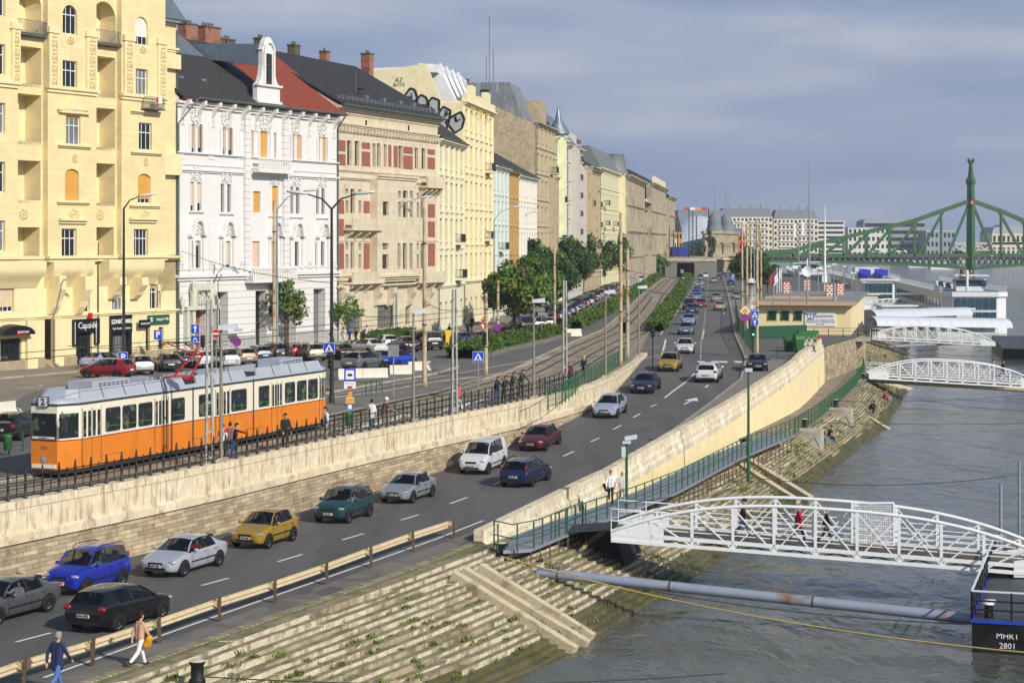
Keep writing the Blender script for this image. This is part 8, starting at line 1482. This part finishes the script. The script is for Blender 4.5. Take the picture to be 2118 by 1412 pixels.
b = MB(); b.box(70, 260, YB - 1, YB + 14, zt_(533), zt_(530)); obj('deck', b, M('bridge_deck', '#4b4f50', .8), br); b = MB(); b.lathe([(4.6, -1), (4.4, 1.2), (3.0, 2.0), (2.6, 5.5), (2.2, 6)], 10, 0, (bp_(2008, 500).x, YB + 6, 0)); obj('pier', b, uni, br)
b = MB(); q = bp_(2050, 532); b.xz([(q.x - .9, q.z), (q.x, q.z - .9), (q.x, q.z + .9)], YB - .7, YB - .6); b.xz([(q.x, q.z - .9), (q.x + .9, q.z), (q.x, q.z + .9)], YB - .7, YB - .6, 1); obj('navigation_sign', b, [sr, sw], br); b = MB(); q = bp_(2009, 419); b.xz([(q.x - .6, q.z - .7), (q.x + .6, q.z - .7), (q.x + .7, q.z + .5), (q.x, q.z + .8), (q.x - .7, q.z + .5)], YB - 2.2, YB - 2.0); [b.box(q.x - .6, q.x, YB - 2.25, YB - 2.2, q.z - .5 + .35 * k, q.z - .35 + .35 * k, 1) for k in range(3)]; obj('crest', b, [sr, sw], br)
for px, k, c, lab in ((1815, 'wagon', '#c4c8cc', 'pale estate car crossing the green bridge'), (1862, 'van', '#dfe1e2', 'white van crossing the green bridge'), (1985, 'sedan', '#8f959c', 'grey saloon crossing the green bridge beside the tower')): car(k, A(px, 526, YB + 5) * 1.0, (1, .02, 0), c, lab, (1.2, 1.2, 1.35) if k == 'van' else (1.1,) * 3)
fb = thing('truss_bridge', 'long pale truss bridge far behind the green bridge', 'bridge'); pale = M('pale_bridge_paint', '#b6b4a6', .7, var=.1); Y2 = 1500.0; b = MB(); b.hexa([tuple(A(x, y, Yq)) for y, Yq0 in ((506, 0), (501, 0)) for x, Yq in ((1500, Y2), (2200, Y2), (2200, Y2 + 20), (1500, Y2 + 20))]); obj('deck', b, pale, fb)
b = MB(); x = 1530
while x < 2200: [b.bar(A(x + a, 506, Y2 + 1), A(x + c, 516, Y2 + 1), .8) for a, c in ((0, 13), (26, 13))]; b.bar(A(x, 506, Y2 + 1), A(x, 516, Y2 + 1), .6); x += 26
tag(obj('lattice', b, shw, fb), kind='stuff'); b = MB(); b.bar(A(1510, 517, Y2 + 1), A(2200, 517, Y2 + 1), 1.2); obj('bottom_chord', b, pale, fb); [obj('pier', (lambda q: (q.box(A(x, 500, Y2).x - 4, A(x, 500, Y2).x + 4, Y2 - 2, Y2 + 22, -1, 11), q)[1])(MB()), pale, fb) for x in (1720, 1990)]
def far_block(px0, px1, yt, Y, mat, floors, bays, name, label, dep=20, roofm=None, rh=3, strip=False, zb=4.5):
    p = A(px0, yt, Y); q = A(px1, yt, Y); t = thing(name, label, 'building', (p.x, Y, zb)); Wf = q.x - p.x; H = p.z - zb; fh = H / floors; b = MB(); ops = []
    for r in range(floors): ops += [(.8, Wf - .8, fh * r + fh * .3, fh * r + fh * .8)] if strip else [(Wf * (k + .22) / bays, Wf * (k + .78) / bays, fh * r + fh * .28, fh * r + fh * .8) for k in range(bays)]
    b.wall(0, Wf, 0, H, ops, 0, .5); b.face([(0, 0, 0), (0, dep, 0), (0, dep, H), (0, 0, H)][::-1]); b.face([(Wf, 0, 0), (Wf, dep, 0), (Wf, dep, H), (Wf, 0, H)]); obj('wall', b, mat, t)
    for o_ in ops: w_ = MB(); w_.box(o_[0], o_[1], .42, .5, o_[2], o_[3]); obj('window', w_, glassA, t)
    b = MB()
    if rh: b.hexa([(0, 0, H), (Wf, 0, H), (Wf, dep, H), (0, dep, H), (2, 3, H + rh), (Wf - 2, 3, H + rh), (Wf - 2, dep - 3, H + rh), (2, dep - 3, H + rh)])
    else: b.box(-.2, Wf + .2, -.2, dep, H, H + .4)
    obj('roof', b, roofm or zinc, t); return t, Wf, H
crm = M('far_cream', '#d9d0bb', .9, var=.08, scale=.1); gwt = M('far_white', '#d6d6d2', .9, var=.05); gbl = M('far_grey', '#8f969e', .6, var=.1, scale=.1); slate = M('far_slate', '#737a84', .8, var=.12, scale=.1)
for a, c, yt, n, lab in ((1490, 1598, 449, 13, 'long cream riverside apartment block with balconies, left half'), (1600, 1692, 453, 11, 'long cream riverside apartment block with balconies, right half')):
    t, Wf, H = far_block(a, c, yt, 1250, crm, 7, n, 'apartment_block', lab, 20, slate, 6); b = MB(); [b.box(Wf * f, Wf * f + 5, -.9, 0, H * k / 7 + .4, H * k / 7 + 1.5) for f in (.12, .3, .55, .75) for k in range(1, 7)]; obj('balcony', b, gwt, t); b = MB(); [b.box(Wf * f, Wf * f + 3.5, 6, 9, H + 4, H + 8.5) for f in (.2, .4, .6, .8)]; obj('roof_unit', b, gbl, t)
far_block(1690, 1747, 457, 1300, gwt, 8, 1, 'office_block', 'white office block with long window bands', 25, gbl, 2, True); far_block(1754, 1840, 471, 1350, gwt, 4, 9, 'office_block', 'low pale office block behind the bridge diagonals', 30, gbl, 0); far_block(1786, 1915, 459, 1420, gbl, 5, 1, 'glass_office', 'wide grey glass office block behind the bridge', 30, gbl, 2, True); far_block(1916, 1976, 478, 1380, gbl, 3, 7, 'glass_office', 'small glass office beside the bridge tower', 30, gwt, 0); far_block(2052, 2130, 483, 1500, crm, 2, 8, 'hall', 'pale classical hall at the right edge behind the bridge', 40, gbl, 5); far_block(2070, 2112, 470, 1600, gbl, 4, 4, 'hall', 'grey tower block at the right edge behind the bridge', 30, gbl, 2)
t, Wf, H = far_block(1398, 1500, 462, 1150, slate, 6, 10, 'hotel', 'grey roofed block carrying rooftop advertising', 30, slate, 8); b = MB(); [b.box(Wf * .18 + 3.4 * k, Wf * .18 + 3.2 + 3.4 * k, 4, 4.3, H + 7, H + 9.5, (k % 3)) for k in range(4)]; obj('rooftop_sign', b, [sr, sw, sy], t)
far_block(1503, 1541, 485, 880, M('far_orange', '#c9663c', .9, var=.1), 4, 6, 'warehouse', 'orange brick hall behind the spreading tree', 30, zinc, 3); far_block(1387, 1411, 480, 800, M('far_ochre', '#c48e4d', .9, var=.1), 4, 4, 'market_hall', 'ochre gabled hall left of the glass whale shaped building', 25, tile_b, 9); far_block(1340, 1400, 496, 700, gwt, 2, 8, 'pavilion', 'low white pavilion left of the tunnel', 10, gwt, 0)
wh_ = thing('glass_hall', 'white whale shaped glass hall behind the toll house', 'building'); b = MB(); rows = []
for i in range(13):
    f = i / 12; x = lerp(1396, 1474, f); yt = 492 - 46 * math.sin(math.pi * min(1, .12 + f * .62)) ** .8; yb = lerp(505, 488, f); rows.append([A(x, lerp(yb, yt, math.sin(j / 8 * math.pi / 2)), 900 + 40 * (j / 8)) for j in range(9)])
b.grid(rows, 0, True); obj('shell', b, M('shell_white', '#cfd4da', .35, var=.06, scale=.1, brick=(6, 4, .12, '#9aa2ab', '#c9ced5')), wh_); b = MB(); b.grid([[r[0], (r[0].x, r[0].y, 4.5)] for r in rows], 0, False); obj('glass_wall', b, shg, wh_)
th = thing('toll_house', 'stone toll house with slate dome at the bridge head', 'building', (70.3, 705, ZU)); b = MB(); b.wall(0, 8, 0, 14, [(1.2, 2.8, 6, 10, .8), (5.2, 6.8, 6, 10, .8)], 0, .6); b.box(-.02, 8.02, .6, 9, 0, 14); obj('wall', b, uni, th); b = MB(); b.box(-.5, 8.5, -.5, 9.5, 13.2, 14.2); b.box(-.4, 8.4, -.4, 9.4, 4.5, 5); obj('cornice', b, uni, th); b = MB(); b.lathe([(3.3, 14.2), (2.9, 15), (2.5, 17), (2.6, 17.4), (2.3, 19), (1.4, 20.5), (.15, 21.2), (.08, 31)], 8, 0, (4, 4.5, 0)); obj('dome', b, slate, th)
th2 = dup(th, Vector((79, 745, ZU)), 0, 'second domed stone toll house just behind the first')
ab = thing('bridge_abutment', 'pale stone bridge abutment beside the main road', 'wall', (0, 0, 0)); b = MB(); b.hexa([(71.5, 655, ZU - .2), (77, 655, ZU - .2), (79, 700, ZU - .2), (70, 700, ZU - .2), (72.5, 660, 9.8), (76.5, 660, 9.8), (79, 700, 10.4), (69, 700, 10.4)]); obj('pier', b, ashl, ab); b = MB(); b.box(71.8, 77.4, 659, 662, 9.8, 10.5); obj('coping', b, copem, ab)
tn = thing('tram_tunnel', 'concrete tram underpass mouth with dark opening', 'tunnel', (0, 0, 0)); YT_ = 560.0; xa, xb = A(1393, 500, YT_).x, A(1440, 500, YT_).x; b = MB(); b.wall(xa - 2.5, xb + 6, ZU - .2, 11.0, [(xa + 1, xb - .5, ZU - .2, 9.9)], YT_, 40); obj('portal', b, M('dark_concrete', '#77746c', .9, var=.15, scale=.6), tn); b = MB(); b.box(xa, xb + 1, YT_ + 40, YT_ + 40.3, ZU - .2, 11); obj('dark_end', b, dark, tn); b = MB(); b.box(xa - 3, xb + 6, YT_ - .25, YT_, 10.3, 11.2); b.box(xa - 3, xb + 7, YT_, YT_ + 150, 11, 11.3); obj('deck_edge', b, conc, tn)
bar_fence('dark railing above the tram underpass', [Vector((xa - 3, YT_, 11.2)), Vector((xb + 6, YT_, 11.2))], 1.0, iron, 1.5, .3); b = MB(); b.box(A(1388, 500, 600).x, A(1424, 500, 600).x, 600, 600.3, 11.3, 14.4); b.box(A(1388, 500, 600).x, A(1388, 500, 600).x + .3, 600, 604, 11.3, 14.4); solo('hoarding', b, M('hoarding_blue', '#1c2a86', .6, var=.1), 'blue hoarding above the tram underpass', 'hoarding')
for k in range(7): p = Vector((lerp(48, 60, k / 6), 590 + 9 * (k % 3), ZU if k < 3 else 11.3)); b = MB(); b.tube([(0, 0, 0), (0, 0, 15 - k % 3)], .16, 6); b.box(-.3, .3, -.3, .3, 0, .6); solo('tram_post', b, blk, f'dark slim post near the underpass, number {("one","two","three","four","five","six","seven")[k]} from the left', 'pole', 'dark posts near the underpass', p)
for k, (px, pb, pt_) in enumerate(((1692, 600, 556), (1712, 606, 552), (1724, 612, 548), (1762, 628, 566), (1772, 650, 560), (1787, 660, 585), (1746, 596, 552))):
    p = A(px, pb, 300 + 22 * k); p.z = ZU; t = thing('quay_lamp', 'slim pale quay lamp behind the landing stage, ' + ('first', 'second', 'third', 'fourth', 'fifth', 'sixth', 'seventh')[k] + ' counted by distance', 'street lamp', p, 0, 'slim quay lamps'); h = CZ - (pt_ - HY) * p.y / F - ZU; b = MB(); b.tube([(0, 0, 0), (0, 0, h)], .09, 6); obj('pole', b, gst, t); b = MB(); b.box(-.3, .5, -.15, .15, h, h + .25); obj('lamp_head', b, shw, t)
SKIN = M('skin', '#c99a7c', .6, var=.06, scale=8)
def cloth(h): return M('cloth_' + h[1:], h, .85, var=.1, scale=6, bump=.15, bscale=40)
def capsule(b, p, q, r1, r2, n=10):
    p = Vector(p); q = Vector(q); d = q - p; l = d.length; d = d.normalized() if l > 1e-6 else Vector((0, 0, 1)); a = d.cross(Vector((.3, .9, .2))).normalized(); c = d.cross(a); rows = []
    for i in range(9):
        t = math.pi * i / 8; s = i <= 4; r = r1 if s else r2; o = (p if s else q) - d * r * math.cos(t); rows.append([o + (a * math.cos(2 * math.pi * j / n) + c * math.sin(2 * math.pi * j / n)) * max(.002, r * math.sin(t)) for j in range(n)])
        if i == 4: rows.append([q + (a * math.cos(2 * math.pi * j / n) + c * math.sin(2 * math.pi * j / n)) * r2 for j in range(n)])
    b.grid(rows, 0, True, True)
def fuse(name, caps, vox, mat, parent=None):
    b = MB(); [capsule(b, *c) for c in caps]; o = bpy.data.objects.new(name, b.mesh(name, mat)); BENCH.collection.objects.link(o); m = o.modifiers.new('r', 'REMESH'); m.mode = 'VOXEL'; m.voxel_size = vox; s = o.modifiers.new('s', 'SMOOTH'); s.iterations = 2; s.factor = .5
    BVL.update(); me = bpy.data.meshes.new_from_object(o.evaluated_get(BVL.depsgraph)); me.name = name; old = o.data; BENCH.collection.objects.unlink(o); COL.objects.link(o); o.modifiers.clear(); o.data = me; bpy.data.meshes.remove(old); me.polygons.foreach_set('use_smooth', [True] * len(me.polygons)); me.materials.clear(); me.materials.append(mat); o.parent = parent; return o
POSE = {'stand': ((4, -6), (6, -4), (8, 12), (10, 14), 0, .93), 'walk': ((24, -22), (6, 30), (-22, 24), (12, 25), 3, .91), 'lean': ((6, -4), (4, 4), (48, 52), (25, 30), 14, .92), 'sit': ((84, 78), (82, 74), (38, 42), (52, 48), 18, .0), 'drive': ((92, 90), (28, 30), (52, 56), (38, 40), -10, .1), 'reach': ((8, -8), (6, 8), (78, 6), (5, 15), 6, .92), 'crouch': ((112, 104), (128, 124), (55, 62), (40, 40), 32, .30)}
def person(pos, yaw, pose, label, top, legs, hair='#3a2a1e', hh=1.72, long=1, coat=0, hat=None, shoe='#26221f', group=None, hairlen=0, bag=None, girl=0, short=0, vox=.017):
    (hl, hr), (kl, kr), (al, ar), (el, er), lean, pz = POSE[pose]; k = hh / 1.72; S = Vector
    def rot(v, deg): a = rad(deg); return S((v.x * math.cos(a) + v.z * math.sin(a), v.y, -v.x * math.sin(a) + v.z * math.cos(a)))
    P = S((0, 0, pz if pose != 'sit' else .1)); up = rot(S((0, 0, 1)), lean); sh = P + up * .47; nk = P + up * .56; hd = P + up * .69 + S((.03, 0, 0)); wd = .175 if girl else .2
    L_ = {}
    for s, h_, kn, a_, e_, nm in ((1, hl, kl, al, el, 'l'), (-1, hr, kr, ar, er, 'r')):
        hip = P + S((0, .09 * s, -.03)); kneep = hip + rot(S((0, .01 * s, -.43)), -h_); ank = kneep + rot(S((0, 0, -.42)), -h_ + kn); toe = ank + S((.16, .02 * s, -.05)); sho = sh + S((0, wd * s, -.02)); elb = sho + rot(S((0, .07 * s, -.28)), lean - a_ - (0)); wr = elb + rot(S((0, -.02 * s, -.25)), lean - a_ - e_); hdir = (wr - elb).normalized(); L_[nm] = (hip, kneep, ank, toe, sho, elb, wr, hdir, s)
    dz = -min(L_[n][2].z for n in 'lr') + .075 if pose not in ('sit', 'drive') else 0
    body, topc, leg, shoes = [], [], [], []
    body += [(nk - up * .06, hd, .05, .05), (hd + S((-.015, 0, .025)), hd + S((.01, 0, .04)), .088, .085), (hd + S((.03, 0, -.06)), hd + S((.045, 0, -.075)), .05, .042), (hd + S((.1, 0, .01)), hd + S((.115, 0, -.02)), .012, .015), (hd + S((.085, -.02, -.05)), hd + S((.085, .02, -.05)), .012, .012)] + [(hd + S((0, s * .082, -.01)), hd + S((-.01, s * .09, .02)), .016, .018) for s in (1, -1)]
    topc += [(P + up * .12 + S((0, .06, 0)), P + up * .38 + S((0, .08, 0)), .125, .12), (P + up * .12 - S((0, .06, 0)), P + up * .38 - S((0, .08, 0)), .125, .12), (sh + S((0, wd * .7, -.01)), sh - S((0, wd * .7, .01)), .085, .085), (P + S((0, .07, -.02 - coat * .28)), P + S((0, .07, .1)), .115 + .03 * coat, .12), (P - S((0, .07, .02 + coat * .28)), P + S((0, -.07, .1)), .115 + .03 * coat, .12)]
    body += [(P, sh - up * .05, .085, .08)]
    for n in 'lr':
        hip, kn_, ank, toe, sho, elb, wr, hv, s = L_[n]; leg += [(hip, kn_, .098, .07)] + ([(kn_, kn_.lerp(ank, .15), .072, .07)] if short else [(kn_, ank.lerp(kn_, .06), .07, .062)]); body += [(hip, kn_, .08, .055), (kn_, ank, .055, .04), (ank, toe, .04, .03), (sho, elb, .045, .038), (elb, wr, .038, .027)]
        topc += [(sho, elb if long else sho.lerp(elb, .7), .062, .055)] + ([(elb, wr.lerp(elb, .1), .054, .042)] if long else []); shoes += [(ank + S((-.03, 0, -.03)), toe + S((0, 0, .01)), .05, .042)]
        side = hv.cross(S((0, 1, 0))).normalized(); cx = S((0, 1, 0)); palm = wr + hv * .08; body.append((wr, palm, .027, .036))
        for j, ln in enumerate((.062, .075, .07, .055)): b0 = palm + cx * (.027 - .018 * j) + hv * .015; m = b0 + hv * ln * .55 - side * .008 * -s; body += [(b0, m, .011, .010), (m, m + (hv * .8 + S((-.5, 0, .2)) * .6).normalized() * ln * .5, .010, .008)]
        body.append((wr + hv * .03 + cx * -s * .02, wr + hv * .075 + S((.03, -s * .045, 0)), .013, .010))
    hairc = [(hd + S((-.03, 0, .05)), hd + S((.01, 0, .065)), .098, .09), (hd + S((-.06, .03, -.0)), hd + S((-.06, -.03, .0)), .07, .07)] + ([(hd + S((-.06, 0, -.02)), hd + S((-.1, 0, -.26)), .085, .05)] if hairlen else [])
    o = fuse('person', body, vox, SKIN); o.location = pos + S((0, 0, dz * k)); o.rotation_euler = (0, 0, rad(yaw)); o.scale = (k * (.92 if girl else 1), k * (.92 if girl else 1), k); tag(o, label, 'person', group)
    fuse('jacket' if long else 'shirt', topc, .02, cloth(top), o); fuse('trousers', leg, .02, cloth(legs), o); fuse('shoes', shoes, .02, cloth(shoe), o)
    if hair: fuse('hair', hairc, .017, cloth(hair), o)
    e = MB(); [e.ball(tuple(hd + S((.083, s * .032, .022))), .011) for s in (1, -1)]; obj('eyes', e, ink, o)
    if hat: fuse('hat', [(hd + S((-.02, 0, .085)), hd + S((.02, 0, .09)), .105, .1), (hd + S((.06, 0, .075)), hd + S((.12, 0, .07)), .05, .03)], .018, cloth(hat), o)
    if bag:
        c, lb, off = bag; a = rad(yaw); q = o.location + S((math.cos(a) * off[0] - math.sin(a) * off[1], math.sin(a) * off[0] + math.cos(a) * off[1], off[2])); bt = fuse('bag', [(S((-.06, .07, -.12)), S((-.04, -.07, .1)), .11, .1), (S((.03, .05, -.12)), S((.02, -.05, .1)), .1, .09)], .02, cloth(c)); bt.location = q; bt.rotation_euler = (0, 0, a); tag(bt, lb, 'bag'); st_ = MB(); st_.tube([(0, 0, .1), (.0, .05, .28), (0, .0, .45)], .015, 5); obj('strap', st_, cloth(c), bt)
    return o
def gw(f, y=1.5): return GA.lerp(Vector((21.8, 84.25, 1.93)), f) + Vector((.2, y, .05))
def step_at(px, py):
    best = None
    for i in range(30, 260):
        for j in range(NS):
            p = on_steps(i / 300, (j + .5) / NS); q = ((p.x / p.y) * F + CX, HY + (CZ - p.z) / p.y * F); e = (q[0] - px) ** 2 + (q[1] - py) ** 2
            if best is None or e < best[0]: best = (e, p)
    return best[1]
wg = lambda x, y: G(x, y, ZU + .02); pv = lambda x, y: G(x, y, 2.82)
person(pv(118, 1432), 62, 'walk', 'grey haired man in navy and white jacket and jeans walking along the guard rail', '#1d2b52', '#4a6ca6', '#8d8a86', 1.78, coat=.5)
person(pv(289, 1377), 50, 'walk', 'woman in beige top and white trousers walking beside the guard rail', '#c39c7e', '#e0dfe2', '#1a1614', 1.68, girl=1, bag=('#d79a1c', 'yellow bag carried by the woman in beige', (.22, -.16, .78)))
person(G(1263, 1041, 2.76), -95, 'walk', 'woman in white blouse and black trousers walking on the steel walkway', '#dfe0e6', '#1a1a1d', '#7a4528', 1.7, girl=1, bag=('#18181a', 'black bag at the side of the woman in white blouse', (.12, -.25, .85)))
person(G(1287, 1041, 2.76), -85, 'walk', 'older woman in patterned blouse beside the green camera post', '#c9bfc0', '#9aa2ab', '#9a958e', 1.62, girl=1, long=0)
person(gw(.335), -6, 'walk', 'man with black beret and olive jacket crossing the near gangway', '#3d4036', '#3a5a9a', '#8d8a86', 1.75, hat='#18181a', coat=.5); person(gw(.475, 1.3), -6, 'walk', 'bald man in red jacket crossing the near gangway', '#b8202c', '#27364f', None, 1.75, coat=.8); person(gw(.545, 1.3), -6, 'walk', 'dark haired woman in black waistcoat crossing the near gangway', '#1b1b1f', '#5c5a58', '#3a2418', 1.7, girl=1)
person(step_at(1699, 905), -30, 'sit', 'seated man in black shirt and pale jeans, left of the pair on the steps', '#17171a', '#5a7fae', '#4a2d1c', 1.76, long=0, shoe='#d8d8d6'); person(step_at(1713, 903), -25, 'sit', 'seated man in black shirt and dark jeans, right of the pair on the steps', '#151518', '#2d4468', '#241a14', 1.76, long=0, shoe='#d8d8d6'); person(step_at(1800, 852), -40, 'crouch', 'person in black clothes bending forward on the far steps', '#17171a', '#1c1c20', '#151210', 1.72); person(step_at(1829, 826), -20, 'sit', 'person in red jacket and jeans sitting on the far steps', '#b51d26', '#35507f', '#2a1a14', 1.72)
person(wg(461, 951), 115, 'stand', 'girl in red shirt with white backpack at the iron railing', '#b82232', '#39465e', '#6a3a22', 1.66, long=0, girl=1, bag=('#cfd2cf', 'white backpack on the girl in red', (-.2, 0, 1.1))); person(wg(486, 949), 5, 'reach', 'woman in black top resting her hand on the iron railing', '#17171a', '#3b5a94', '#1a1412', 1.66, girl=1); person(wg(476, 944), 100, 'stand', 'dark haired child half hidden between girl in red and woman in black', '#7a5560', '#4a5468', '#1a1412', 1.6, girl=1)
person(wg(590, 930), -50, 'stand', 'man in black shirt with bag waiting at the iron railing', '#1a1a1c', '#1c1c1f', '#241812', 1.76, bag=('#3a2a26', 'dark shoulder bag of the man in black shirt', (.1, -.3, .85))); person(wg(674, 915), -150, 'stand', 'man in white shirt and beige trousers behind the tram', '#d3d9e6', '#a89c84', '#3a2418', 1.78, long=0, bag=('#1d1d20', 'black shoulder bag of the man in white shirt', (.05, -.24, 1.0)))
person(wg(769, 890), 75, 'stand', 'woman in white jacket and jeans seen from behind at the railing', '#dcdcda', '#3f5f93', '#1a1412', 1.66, girl=1, coat=.6); person(wg(793, 889), 30, 'lean', 'man with white cap and brown striped shirt at the railing', '#5a463e', '#7a7668', '#8d8a86', 1.72, long=0, hat='#e2e2de'); person(wg(948, 853), -40, 'walk', 'woman in red shirt, white jacket and white trousers', '#c04a50', '#dfdfe0', '#6a2c1c', 1.68, girl=1)
for x, y, t_, l_, hr, lab in ((1026, 836, '#26221f', '#3c5d96', 1, 'long haired woman in black jacket, leftmost of four at the railing'), (1042, 834, '#242423', '#26262a', 0, 'bearded man in black jacket, second of four at the railing'), (1059, 825, '#3a4a2e', '#2c2c30', 0, 'young man in green jacket, third of four at the railing'), (1077, 819, '#33302e', '#2a2a2e', 0, 'young man in grey jacket, rightmost of four at the railing')): person(wg(x, y), -35, 'lean', lab, t_, l_, '#1f1613', 1.75, hairlen=hr, girl=hr)
person(wg(1178, 796), 65, 'walk', 'woman in purple top with red bag walking along the green fence', '#4a2c44', '#2e3f63', '#8a5a34', 1.68, girl=1, bag=('#8f2a3c', 'red bag on the woman in purple', (-.2, .05, 1.1))); person(wg(1208, 782), 65, 'walk', 'blonde woman in dark coat walking along the green fence', '#2b2a2c', '#26304a', '#c2a06a', 1.7, girl=1, coat=.8, hairlen=1, bag=('#4d5f86', 'blue bag on the blonde woman', (-.15, -.22, 1.0)))
sz = ZU + .13
person(G(440, 738, sz), -80, 'stand', 'person in black standing before the white stucco house', '#1c1c1f', '#1d1d20', '#2a1d15', 1.76)
for x, y, t_, l_, lab, bg in ((688, 713, '#d4d7dd', '#4a463f', 'boy in white shirt with blue backpack nearest the black lamp', '#2c48a8'), (709, 712, '#a9acb0', '#8f8f90', 'boy in grey shirt beside the tree trunk', None), (723, 712, '#3250b0', '#3a3632', 'boy in blue and white shirt in the pavement group', None), (736, 713, '#17171a', '#1a1a1c', 'boy in black jacket in the pavement group', None), (757, 708, '#dcdee2', '#55504a', 'boy in white shirt with grey backpack pointing right', '#5a5c60')): person(G(x, y, sz), 30, 'walk' if x < 750 else 'reach', lab, t_, l_, '#3a2217', 1.7, long=0, bag=(bg, 'backpack of the ' + lab[:32].rsplit(' ', 1)[0] + (' by the lamp' if x < 700 else ' who points'), (-.2, 0, 1.15)) if bg else None)
for x, y, t_, l_, lab in ((908, 706, '#7f9ad0', '#4a5468', 'man in light blue shirt behind the yellow container'), (929, 702, '#1a1a1c', '#26262a', 'woman in black by the arched windows'), (968, 696, '#17171a', '#1c1c20', 'stout person in black coat before the red shopfront'), (976, 684, '#2a2d36', '#1d1d22', 'person in dark suit before the stained wall')): person(G(x, y, sz), 20 if x < 950 else 70, 'walk', lab, t_, l_, '#6a4a34', 1.7)
person(G(1731, 759, 2.3), -80, 'walk', 'man in grey jacket and black trousers on the asphalt path', '#9a9c98', '#19191c', '#4a3a2c', 1.76)
for x, y, t_, l_, h_, lab in ((1803, 766, '#5f93b8', '#86b3cf', 1.45, 'child in light blue at the start of the second gangway'), (1875, 768, '#7d7868', '#55534c', 1.7, 'walker in olive on the second gangway'), (2060, 780, '#a9aab8', '#c7c8d2', 1.7, 'walker in pale clothes on the second gangway'), (2081, 782, '#4a2a26', '#3a3634', 1.7, 'walker in brown on the second gangway')): p = G(x, y, 2.45); p.y += 1.2; person(p, 5, 'walk', lab, t_, l_, '#2a1d15', h_)
d = min((PARA.L * k / 200 for k in range(201)), key=lambda d: abs(PARA.at(d).x / PARA.at(d).y * F + CX - 1679)); q = PARA.at(d) - PARA.nrm(d) * .2; q.z = wall_top(q.y) - .02; person(q, 10, 'sit', 'seated person in white shirt on the parapet by the waste container', '#dcdcdc', '#5a5c58', '#5a3a24', 1.7, long=0); person(q + Vector((-.55, -.75, 0)), 15, 'sit', 'seated person in green trousers on the parapet by the waste container', '#cfc8c0', '#6c7448', '#3a2a1c', 1.7, long=0)
person(step_at(1826, 738), 0, 'crouch', 'small figure in yellow top near the third gangway steps', '#c9b91f', '#2a2a30', '#2a1d15', 1.4)
for k_, l_, t_, lab, hr in ((1, 'bright blue tall', '#7fc0e0', 'driver in light blue shirt inside the bright blue tall hatchback', None), (1, 'silver saloon with red', '#c0262c', 'driver in red shirt inside the silver saloon', '#2a1d15'), (1, 'gold hatchback with', '#4a4d52', 'driver in grey top inside the gold hatchback with grey bumper', '#5a3a24'), (1, 'dark green tall', '#d8dade', 'driver in white shirt inside the dark green tall hatchback', '#2a1d15'), (1, 'white panel van', '#5a6478', 'driver in dark blue inside the white panel van', '#2a1d15'), (1, 'burgundy saloon', '#3a3436', 'driver inside the burgundy saloon', '#2a1d15'), (1, 'dark grey saloon at', '#cfd6da', 'driver in white shirt inside the dark grey saloon', '#2a1d15')):
    c = next(v for q, v in CARS.items() if q.startswith(l_)); a = c.rotation_euler[2]; person(c.location + Vector((-.22 * math.cos(a) - .4 * math.sin(a), -.22 * math.sin(a) + .4 * math.cos(a), .44)), math.degrees(a), 'drive', lab, t_, '#2a2c33', hr, 1.62)
bpy.data.scenes.remove(BENCH)
mb = MB(); mb.box(-300, 700, -6, 1700, -1.2, 58); hz = obj('haze', mb, []); hz['kind'] = 'stuff'; hz.display_type = 'WIRE'
m = bpy.data.materials.new('haze_air'); m.use_nodes = True; m.node_tree.nodes.remove(m.node_tree.nodes['Principled BSDF']); v = m.node_tree.nodes.new('ShaderNodeVolumePrincipled'); v.inputs['Color'].default_value = (.82, .88, 1, 1); v.inputs['Density'].default_value = .00014
m.node_tree.links.new(v.outputs[0], m.node_tree.nodes['Material Output'].inputs['Volume']); hz.data.materials.append(m)
